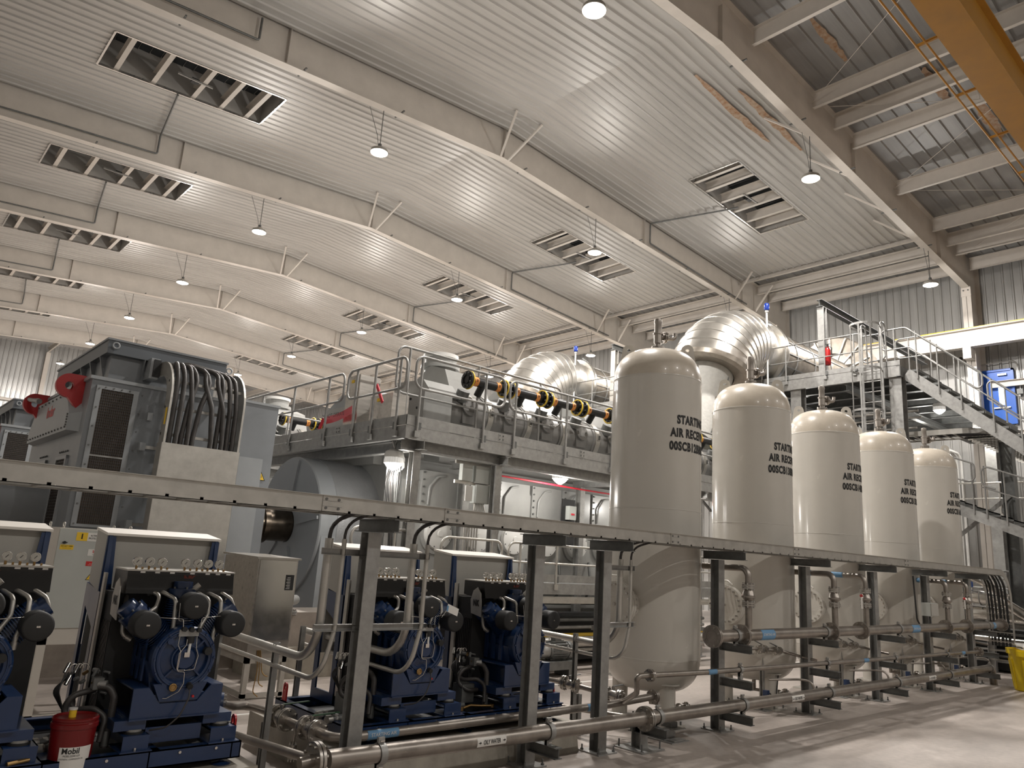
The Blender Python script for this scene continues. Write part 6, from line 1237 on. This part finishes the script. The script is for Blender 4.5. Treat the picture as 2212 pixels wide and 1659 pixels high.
exhaust(0, 'big silver exhaust duct with elbow above the second receiver'); exhaust(SP, 'second silver exhaust duct elbow behind the engine railing')
# ================================================================ MEZZANINE
MZ = 7.68
def mezz(dy, lab):
    t = thing('mezzanine_platform', lab, 'platform', (20.5, 7.6+dy, MZ), 'raised mezzanine platforms'); X0, Y0, X1, Y1 = 20.5, 7.6+dy, 31.0, 15.5+dy
    if dy: Y0 += 1.2
    k = MB(); k.box((X0, Y0, MZ-.02), (X0+.01, Y1, MZ+.12), 'galv'); build('kick_plate', k, t)
    k = MB(); k.chan((X0+.005, Y0, MZ-.18), (X0+.005, Y1, MZ-.18), .3, .1, 'galv', side=1, t=.014); build('edge_beam', k, t)
    k = MB(); k.chan((X0, Y0+.005, MZ-.18), (X1, Y0+.005, MZ-.18), .3, .1, 'galv_dark', side=-1, t=.014); build('edge_beam', k, t)
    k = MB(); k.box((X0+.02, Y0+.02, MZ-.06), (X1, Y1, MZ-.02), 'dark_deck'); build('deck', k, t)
    for i in range(9): x = X0+1.0+i*1.05; k = MB(); k.ibeam((x, Y0+.1, MZ-.22), (x, Y1, MZ-.22), .2, .12, 'galv_dark'); build('joist', k, t)
    for i in range(3): y = Y0+1.5+i*2.4; k = MB(); k.ibeam((X0+.1, y, MZ-.44), (X1, y, MZ-.44), .2, .16, 'galv_dark'); build('girder', k, t)
    for x, y in ((20.75, Y0+.18), (20.75, 10.62+dy), (28.5, Y0+.2), (28.5, 12+dy), (20.75, 14.8+dy)):
        c = MB(); c.ibeam((x, y, 0), (x, y, MZ-.05), .32, .32, 'galv', .018, .012, upv=(1, 0, 0)); build('column', c, t)
    c = MB(); c.bar((20.9, 10.2+dy, 6.4), (20.9, Y0+.6, 5.2), .06, .08, 'galv_dark'); c.bar((20.9, 10.2+dy, 4.6), (20.9, Y0+.6, 6.0), .06, .06, 'galv_dark'); c.bar((24, 10.3+dy, 6.8), (28, 10.3+dy, 4.4), .08, .08, 'galv_dark'); build('bracing', c, t)
    return t
mezz(0, 'high galvanised mezzanine behind the receivers, dark joists underneath'); mezz(SP, 'second mezzanine under the farther exhaust duct')
gr = 'railings around the mezzanine'
rail_panel('mezzanine_railing', (20.47, 12.0), (20.47, 9.05), (.35, 1.15, 2.35), 8.72, 8.2, 7.55, 'mezzanine railing below the silver exhaust duct, with fire extinguisher', loop1=False, r=.022, group=gr)
rail_panel('mezzanine_railing', (20.47, 9.05), (20.47, 8.55), (.25,), 8.72, 8.2, 7.55, 'short mezzanine railing left of the ladder cage', loop0=False, r=.022, group=gr)
rail_panel('mezzanine_railing', (20.47, 12.0+SP), (20.47, 8.8+SP), (.35, 1.4, 2.6), 8.72, 8.2, 7.55, 'railing of the farther mezzanine beside second exhaust duct', r=.022, group=gr)
t = thing('hoist_gantry', 'galvanised goalpost frame standing on the mezzanine', 'frame', (20.86, 9.87, MZ)); 
c = MB(); c.ibeam((20.86, 9.87, MZ), (20.86, 9.87, 9.85), .2, .2, 'galv', .014, .01, upv=(1, 0, 0)); build('upright', c, t); c = MB(); c.ibeam((20.7, 9.87, 9.97), (29, 9.87, 9.97), .22, .18, 'galv_dark'); build('beam', c, t)
t = thing('hoist_gantry', 'pale goalpost frame on the farther mezzanine, left of first receiver', 'frame', (20.86, 9.87+SP, MZ)); c = MB(); c.ibeam((20.86, 9.87+SP, MZ), (20.86, 9.87+SP, 9.85), .2, .2, 'galv_tray', .014, .01, upv=(1, 0, 0)); build('upright', c, t); c = MB(); c.ibeam((20.7, 9.87+SP, 9.97), (29, 9.87+SP, 9.97), .22, .18, 'galv_dark'); build('beam', c, t)
# signal poles with blue tops
for dy, lb in ((0, 'thin white pole topped by blue beacon beside the big exhaust elbow'), (SP, 'thin white pole with blue beacon behind the engine railing')):
    t = thing('beacon_pole', lb, 'pole', (20.2, 11.3+dy, MZ-.3), 'poles with blue beacons'); c = MB(); c.cyl((20.2, 11.3+dy, MZ-.3), (20.2, 11.3+dy, 9.85), .028, 'white_plastic', 8); build('pole', c, t)
    c = MB(); c.cyl((20.2, 11.3+dy, 9.83), (20.2, 11.3+dy, 9.9), .05, 'galv', 12); c.lathe([(.07, 9.9), (.085, 9.95), (.085, 10.06), (.06, 10.12), (0, 10.14)], (20.2, 11.3+dy, 0), (0, 0, 1), 'beacon_blue', 16); build('beacon', c, t)
t = thing('fire_extinguisher', 'red fire extinguisher hanging on the mezzanine railing', 'fire extinguisher', (20.6, 9.6, 8.0)); c = MB(); x, y = 20.62, 9.62; c.lathe([(0, 7.98), (.075, 7.98), (.085, 8.0), (.085, 8.42), (.06, 8.5), (.03, 8.53)], (x, y, 0), (0, 0, 1), 'red_paint', 20); build('cylinder', c, t)
c = MB(); c.cyl((x, y, 8.52), (x, y, 8.6), .03, 'black_matte', 10); c.bar((x-.08, y+.05, 8.6), (x+.03, y-.06, 8.62), .03, .02, 'galv_dark'); c.tube([(x, y, 8.56), (x, y-.12, 8.5), (x, y-.11, 8.2)], .014, 'black_matte', 6, bend=.05); build('valve_head', c, t)
# caged ladder
t = thing('caged_ladder', 'galvanised ladder with round safety cage rising to the mezzanine', 'ladder', (20.2, 8.25, 3)); LX, LY = 20.38, 8.28
for y in (LY-.26, LY+.26): c = MB(); c.bar((LX, y, 3.0), (LX, y, 8.85), .06, .02, 'galv', (1, 0, 0)); c.tube([(LX, y, 8.8), (LX, y, 8.95), (LX+.3, y, 8.95), (LX+.35, y, 7.8)], .022, 'galv', 8, bend=.12); build('stringer', c, t)
for i in range(16): c = MB(); z = 3.2+i*.29; c.cyl((LX, LY-.25, z), (LX, LY+.25, z), .014, 'galv', 8); build('rung', c, t)
cx_ = LX-.40
for i, z in enumerate((5.2, 6.35, 7.5, 8.75)):
    c = MB(); pts = []
    for k in range(15): a = -PI*.18+(PI*1.36)*k/14+PI/2; pts.append((cx_+.38*math.cos(a), LY+.38*math.sin(a), z))
    pts = [(LX, LY+.28, z)]+pts+[(LX, LY-.28, z)]
    for k in range(len(pts)-1): c.bar(pts[k], pts[k+1], .008, .06, 'galv')
    build('hoop', c, t)
for k in range(5): a = PI/2+PI*k/4; p = (cx_+.375*math.cos(a), LY+.375*math.sin(a)); c = MB(); c.bar((*p, 5.2), (*p, 8.75), .045, .01, 'galv', (math.cos(a), math.sin(a), 0)); build('cage_strip', c, t)
c = MB(); c.tube([(20.9, 8.75, 8.75), (20.9, 8.2, 8.75), (20.9, 8.1, 8.0), (20.9, 8.75, 7.95), (20.9, 8.75, 8.75)], .022, 'galv', 8, bend=.12); c.tube([(20.9, 8.75, 8.35), (20.9, 8.12, 8.35)], .018, 'galv', 6); build('gate', c, t)
# upper stair descending beside the mezzanine corner
SX, SW = 20.75, .95
t = thing('steel_stair', 'galvanised stair descending from the mezzanine corner past the blue door', 'stair', (SX, 7.5, MZ)); sl = .86
for nm, x in (('stringer', SX), ('stringer', SX+SW)): c = MB(); c.bar((x, 7.55, MZ-.22), (x, 2.6, MZ-.22-sl*4.95), .02, .30, 'galv'); build(nm, c, t)
for i in range(19): y = 7.5-.25*i; z = MZ-.05-.215*(i+.4); c = MB(); c.box((SX+.01, y-.25, z-.03), (SX+SW-.01, y+.02, z), 'galv_dark'); c.box((SX-.005, y-.23, z-.06), (SX+.01, y+.0, z+.0), 'galv_dark'); c.box((SX+.01, y-.26, z-.07), (SX+SW-.01, y-.245, z), 'galv_dark'); build('tread', c, t)
def stair_rail(x, y0, y1, z0, sl, lab, first=True, group='sloping stair railings'):
    t = thing('stair_railing', lab, 'railing', (x, y0, z0), group); c = MB(); Z = lambda y, h: z0+h-sl*(y0-y)
    pts = ([(x, y0+.55, z0+.50), (x, y0+.75, z0+.50), (x, y0+.75, z0+1.07), (x, y0+.1, z0+1.07)] if first else [(x, y0-.3, Z(y0-.3, .55)), (x, y0, Z(y0, .55)), (x, y0, Z(y0, 1.07))])+[(x, y1, Z(y1, 1.07)), (x, y1, Z(y1, .55)), (x, y1+.3, Z(y1+.3, .55))]
    c.tube(pts, .023, 'galv', 8, bend=.14); c.tube([(x, y0+(.6 if first else 0), z0+.5 if first else Z(y0, .55)), (x, y0+.02, Z(y0, .5)), (x, y1+.2, Z(y1+.2, .53))], .019, 'galv', 8); build('rails', c, t)
    n = int((y0-y1)/.62)+1
    for i in range(n+1):
        y = y0+(.4 if (first and i == 0) else 0)-(y0-y1-.15)*max(0, i-(1 if first else 0)+(.15 if not first else .3))/n if not (first and i == 0) else y0+.4
        zt = z0+1.07 if y > y0 else Z(y, 1.07); p = MB(); p.cyl((x, y, zt-1.35), (x, y, zt), .02, 'galv', 8); build('post', p, t)
stair_rail(SX-.03, 7.4, 5.75, MZ, .93, 'upper stair railing starting at the mezzanine corner'); stair_rail(SX-.03, 5.65, 2.7, MZ-1.63, .93, 'stair railing continuing down past the blue door', first=False)
stair_rail(SX+SW+.03, 7.4, 5.0, MZ, .93, 'inner stair railing on the far side of the upper stair', first=True)
# lower stair / landing further down
t = thing('steel_stair', 'lower galvanised stair flight behind the last receiver', 'stair', (22, 7.5, 4.4)); SX2 = 22.0
for x in (SX2, SX2+.95): c = MB(); c.bar((x, 7.9, 4.35), (x, 4.4, 4.35-.42*3.5), .02, .26, 'galv'); build('stringer', c, t)
for i in range(13): y = 7.8-.27*i; z = 4.5-.113*i-.05; c = MB(); c.box((SX2+.01, y-.25, z-.03), (SX2+.94, y+.02, z), 'galv_dark'); c.box((SX2+.01, y-.25, z-.12), (SX2+.94, y-.24, z), 'galv_dark'); build('tread', c, t)
stair_rail(SX2-.03, 7.6, 6.45, 4.5, .40, 'lower stair railing just right of the last receiver', first=False, group='lower stair railings'); stair_rail(SX2-.03, 6.3, 4.4, 4.0, .40, 'lower stair railing by the dark column at picture edge', first=False, group='lower stair railings')
c = MB(); c.ibeam((23.2, 6.0, 0), (23.2, 6.0, 6.2), .3, .3, 'galv_dark', upv=(0, 1, 0)); solo('steel_column', c, 'dark steel column standing behind the lower stair railing', 'column', None, (23.2, 6, 0))
c = MB(); c.bar((22.8, 7.5, 3.0), (23.2, 6.0, 4.4), .1, .1, 'galv'); solo('knee_brace', c, 'diagonal brace under the lower stair', 'brace', None, (22.8, 7.5, 3))
# high cable tray with rungs, curving at the right edge
t = thing('cable_tray', 'silver ladder cable tray high under the mezzanine stair, seen from below', 'cable tray', (21.5, 7, 5.9))
c = MB(); c.box((21.3, 7.3, 5.82), (21.32, 9.6, 5.96), 'galv_tray'); c.box((22.2, 6.0, 5.82), (22.22, 9.6, 5.96), 'galv_tray'); n = 8; vs = []
for i in range(n+1): a = PI+PI/2*i/n; vs += [(22.0+.7*math.cos(a), 6.6+.7*math.sin(a)*1.0, 5.82), (22.0+.7*math.cos(a), 6.6+.7*math.sin(a), 5.96)]
c.add(vs, [(2*i, 2*i+2, 2*i+3, 2*i+1) for i in range(n)], 'galv_tray'); c.box((21.3, 6.6, 5.82), (21.32, 7.3, 5.96), 'galv_tray'); c.box((22.0, 5.89, 5.82), (31, 5.91, 5.96), 'galv_tray'); build('side_rails', c, t)
c = MB(); [c.box((21.32, 6.7+i*.24, 5.83), (22.2, 6.73+i*.24, 5.86), 'galv_tray') for i in range(12)]; [c.box((22.2+i*.3, 5.9, 5.83), (22.23+i*.3, 6.7, 5.86), 'galv_tray') for i in range(18)]; build('rungs', c, t)
for q in range(7): m_ = MB(); m_.tube([(21.45+q*.1, 9.5, 5.9), (21.45+q*.1, 7.2, 5.9), (22.0, 6.1+q*.08, 5.9), (30, 6.1+q*.08, 5.9)], .03, 'black_matte', 6, bend=.4); solo('power_cable', m_, 'black cable on the high ladder tray under the mezzanine', 'cable', 'cables on the high ladder tray', (21.5, 9, 5.9))
# lit lamps under the mezzanine
for (x, y, z), lb in (((23.9, 7.82, 7.03), 'bright lamp under the mezzanine stair, upper of two'), ((27.4, 7.82, 7.04), 'bright lamp under the mezzanine stair, lower of two'), ((23.5, 8.4, 3.2), 'small lit lamp behind the last receiver')):
    lo = dup(vt0, (x, y, z), label=lb); lo['o'] = (x, y, z); hg = MB(); hg.cyl((x, y, z+.3), (x, y, z+.62 if z > 5 else z+1.0), .015, 'galv', 6); build('hanger_rod', hg, lo); lamp('vapour_tight_light', (x, y, z-.2), UP_POWER, .12, kind='POINT', col=(1, .96, .9))
for x, y, z in ((24, 12, 6.9), (26, 9, 6.9), (25, 18, 6.9)): lamp('vapour_tight_light', (x, y, z), UP_POWER, .12, kind='POINT', col=(1, .96, .9))  # bare point lights
# conduits and pipes running below the mezzanine
for i, (z, y0, y1) in enumerate(((6.6, 7.6, 12), (6.45, 7.6, 12), (6.2, 7.8, 12))):
    c = MB(); c.tube([(21.6+.2*i, y0, z), (21.6+.2*i, y1, z)], .03+.012*(i == 0), 'galv_tray', 8); solo('conduit', c, 'pale conduit running below the mezzanine joists, %s' % ('topmost', 'middle', 'lowest')[i], 'conduit', None, (21.6+.2*i, y0, z))
t = thing('conduit_rack', 'row of upright pale conduits bending down the side wall', 'conduit', (28.5, 7.4, 5))
for q in range(9): c = MB(); y = 9.9-.14*q; c.tube([(27.5, y, 6.15+.03*q), (28.6, y, 6.15+.03*q), (28.6, y, .6)], .045, 'white_plastic' if q % 3 else 'galv_tray', 8, bend=.4); build('conduit', c, t)
rail_panel('platform_railing', (24, 9.2), (24, 6.1), (.4, 1.4, 2.3), 2.42, 1.95, .9, 'grey railing low behind the last receiver', r=.026, group='low railings by the side wall'); rail_panel('platform_railing', (24, 5.95), (24, 4.0), (.3, 1.2), 2.4, 1.95, .9, 'grey railing low at the right picture edge', r=.026, group='low railings by the side wall')
rail_panel('platform_railing', (24.5, 8.9), (24.5, 5.6), (.4, 1.4, 2.3), 4.9, 4.45, 3.95, 'pale railing behind the lower stair', r=.024, m='galv_tray', group='low railings by the side wall')
# silver insulated pipes and vessels at the right
t = thing('insulated_pipework', 'shiny silver insulated pipes beyond the last rack post', 'pipework', (20.8, 6, 1.5))
for pts, r in (([(20.8, 7.1, 1.95), (20.9, 6.5, 2.25), (21.0, 6.2, 2.1), (21.0, 5.7, 1.75)], .10), ([(21.2, 6.9, 1.75), (21.2, 6.3, 1.72), (21.2, 5.9, 1.66)], .16), ([(21.0, 6.0, 1.8), (20.9, 5.6, 1.55), (20.9, 5.2, 1.3)], .12), ([(21.3, 7.0, 1.35), (21.3, 5.3, 1.32)], .18), ([(20.9, 7.2, .8), (20.9, 5.2, .78)], .07)):
    c = MB(); c.tube(pts, r, 'polished', 18, bend=.25, seg=6); build('insulated_pipe', c, t)
for y in (6.7, 6.3, 5.9): c = MB(); c.ring((21.2, y, 1.71), (0, 1, 0), .165, .012, 'galv', 20); build('band', c, t)
t = thing('equipment_skid', 'dark equipment skid low at the right behind cable bend', 'machine', (22, 5.5, 0)); c = MB(); c.box((21.6, 4.6, .05), (22.95, 7.4, 1.0), 'black_matte'); build('housing', c, t); c = MB(); c.ibeam((21.4, 4.4, 1.15), (21.4, 7.6, 1.15), .22, .14, 'galv'); build('beam', c, t)
for y in (4.9, 6.2, 7.3): c = MB(); c.ibeam((21.4, y, 0), (21.4, y, 1.05), .15, .15, 'galv', upv=(0, 1, 0)); build('column', c, t)
for i in range(6): c = MB(); c.tube([(21.5, 4.6, .25+.13*i), (21.5, 7.3, .25+.13*i)], .03, 'galv_dark' if i % 2 else 'galv', 8); build('pipe', c, t)
c = MB(); c.box((21.3, 6.6, 1.95), (21.7, 7.0, 2.2), 'blue_door'); solo('blue_drum', c, 'small blue container behind the low grey railing', 'container', None, (21.5, 6.8, 2))
# door in the side wall
d = MB(); d.box((32.22, 7.96, 8.0), (32.28, 8.92, 10.08), 'blue_door'); dd = build('door_1', d, None, kind='structure')
d = MB(); [d.box((32.18, a, b_), (32.3, a2, b2), 'blue_door') for a, b_, a2, b2 in ((7.88, 8.0, 7.96, 10.16), (8.92, 8.0, 9.0, 10.16), (7.88, 10.08, 9.0, 10.16))]; build('door_frame', d, dd)
d = MB(); d.box((32.2, 8.22, 8.75), (32.22, 8.42, 9.6), 'daylight_glass'); build('vision_panel', d, dd); d = MB(); d.box((32.15, 8.05, 8.62), (32.2, 8.6, 8.67), 'galv_tray'); build('push_bar', d, dd); d = MB(); d.box((32.14, 8.1, 9.9), (32.2, 8.4, 9.97), 'galv_tray'); build('door_closer', d, dd)
c = MB(); c.cyl((32.1, 9.6, 10.75), (32.3, 9.6, 10.75), .13, 'galv_tray', 20); c.cyl((32.09, 9.6, 10.75), (32.1, 9.6, 10.75), .08, 'black_matte', 16); solo('wall_speaker', c, 'round grey alarm horn on the wall left of the blue door', 'speaker', None, (32.2, 9.6, 10.7))
c = MB(); c.tube([(32.2, 9.3, 10.4), (32.2, 7.75, 10.45), (32.2, 7.7, 9.3)], .02, 'galv_tray', 6, bend=.2); c.box((32.1, 7.6, 9.1), (32.25, 7.8, 9.3), 'galv_dark'); solo('wall_conduit', c, 'conduit looping over the blue door to small switch box', 'conduit', None, (32.2, 8, 10.4))
# yellow waste bin with papers
t = thing('waste_bin', 'yellow plastic bin full of paper at the right picture edge', 'bin', (18.3, 4.75, 0)); bx, by = 18.45, 4.72
c = MB(); n = 4; prof = [(.25, 0), (.27, .02), (.33, .66), (.335, .70), (.37, .70), (.375, .80), (.355, .80), (.33, .70), (.25, .05), (0, .05)]; c.lathe(prof, (bx, by, 0), (0, 0, 1), 'yellow_bin', 32, 30)
for k in range(8): a = 2*PI*k/8; c.bar((bx+.275*math.cos(a), by+.275*math.sin(a), .05), (bx+.335*math.cos(a), by+.335*math.sin(a), .6), .05, .02, 'yellow_bin', (math.cos(a), math.sin(a), 0))
build('tub', c, t)
c = MB(); c.bar((bx-.36, by-.1, .72), (bx-.36, by+.1, .72), .06, .1, 'yellow_bin'); build('handle', c, t)
for i in range(6): c = MB(); a = random.uniform(0, 6); p = V((bx-.15+.06*i, by-.12+.05*i, .77+.03*(i % 3))); c.bar(p, p+V((.25*math.cos(a), .25*math.sin(a), .05)), .18, .012, 'label_white'); solo('waste_paper', c, 'crumpled white paper heaped in the yellow bin', 'paper', 'papers in the yellow bin', tuple(p))
# rust coloured stains on the roof sheets beside the nearest rafter
for i, (x0, x1, y, w_) in enumerate(((16.8, 20.5, 10.15, .24), (15.5, 19.5, 10.75, .24), (20.5, 25.8, 9.55, .22))):
    st = stain(x0, x1, y-w_/2, y+w_/2, RZC-.0, ''); struct('ceiling_stain', st)
for i, (x0, x1, y, w_) in enumerate(((16.0, 18.0, 7.6, .24), (19.5, 21.5, 6.2, .3), (21.6, 24, 5.6, .35), (16.8, 19.2, 4.9, .3))):
    m_ = stain(x0, x1, y-w_/2, y+w_/2, 16.02, ''); struct('ceiling_stain', m_)
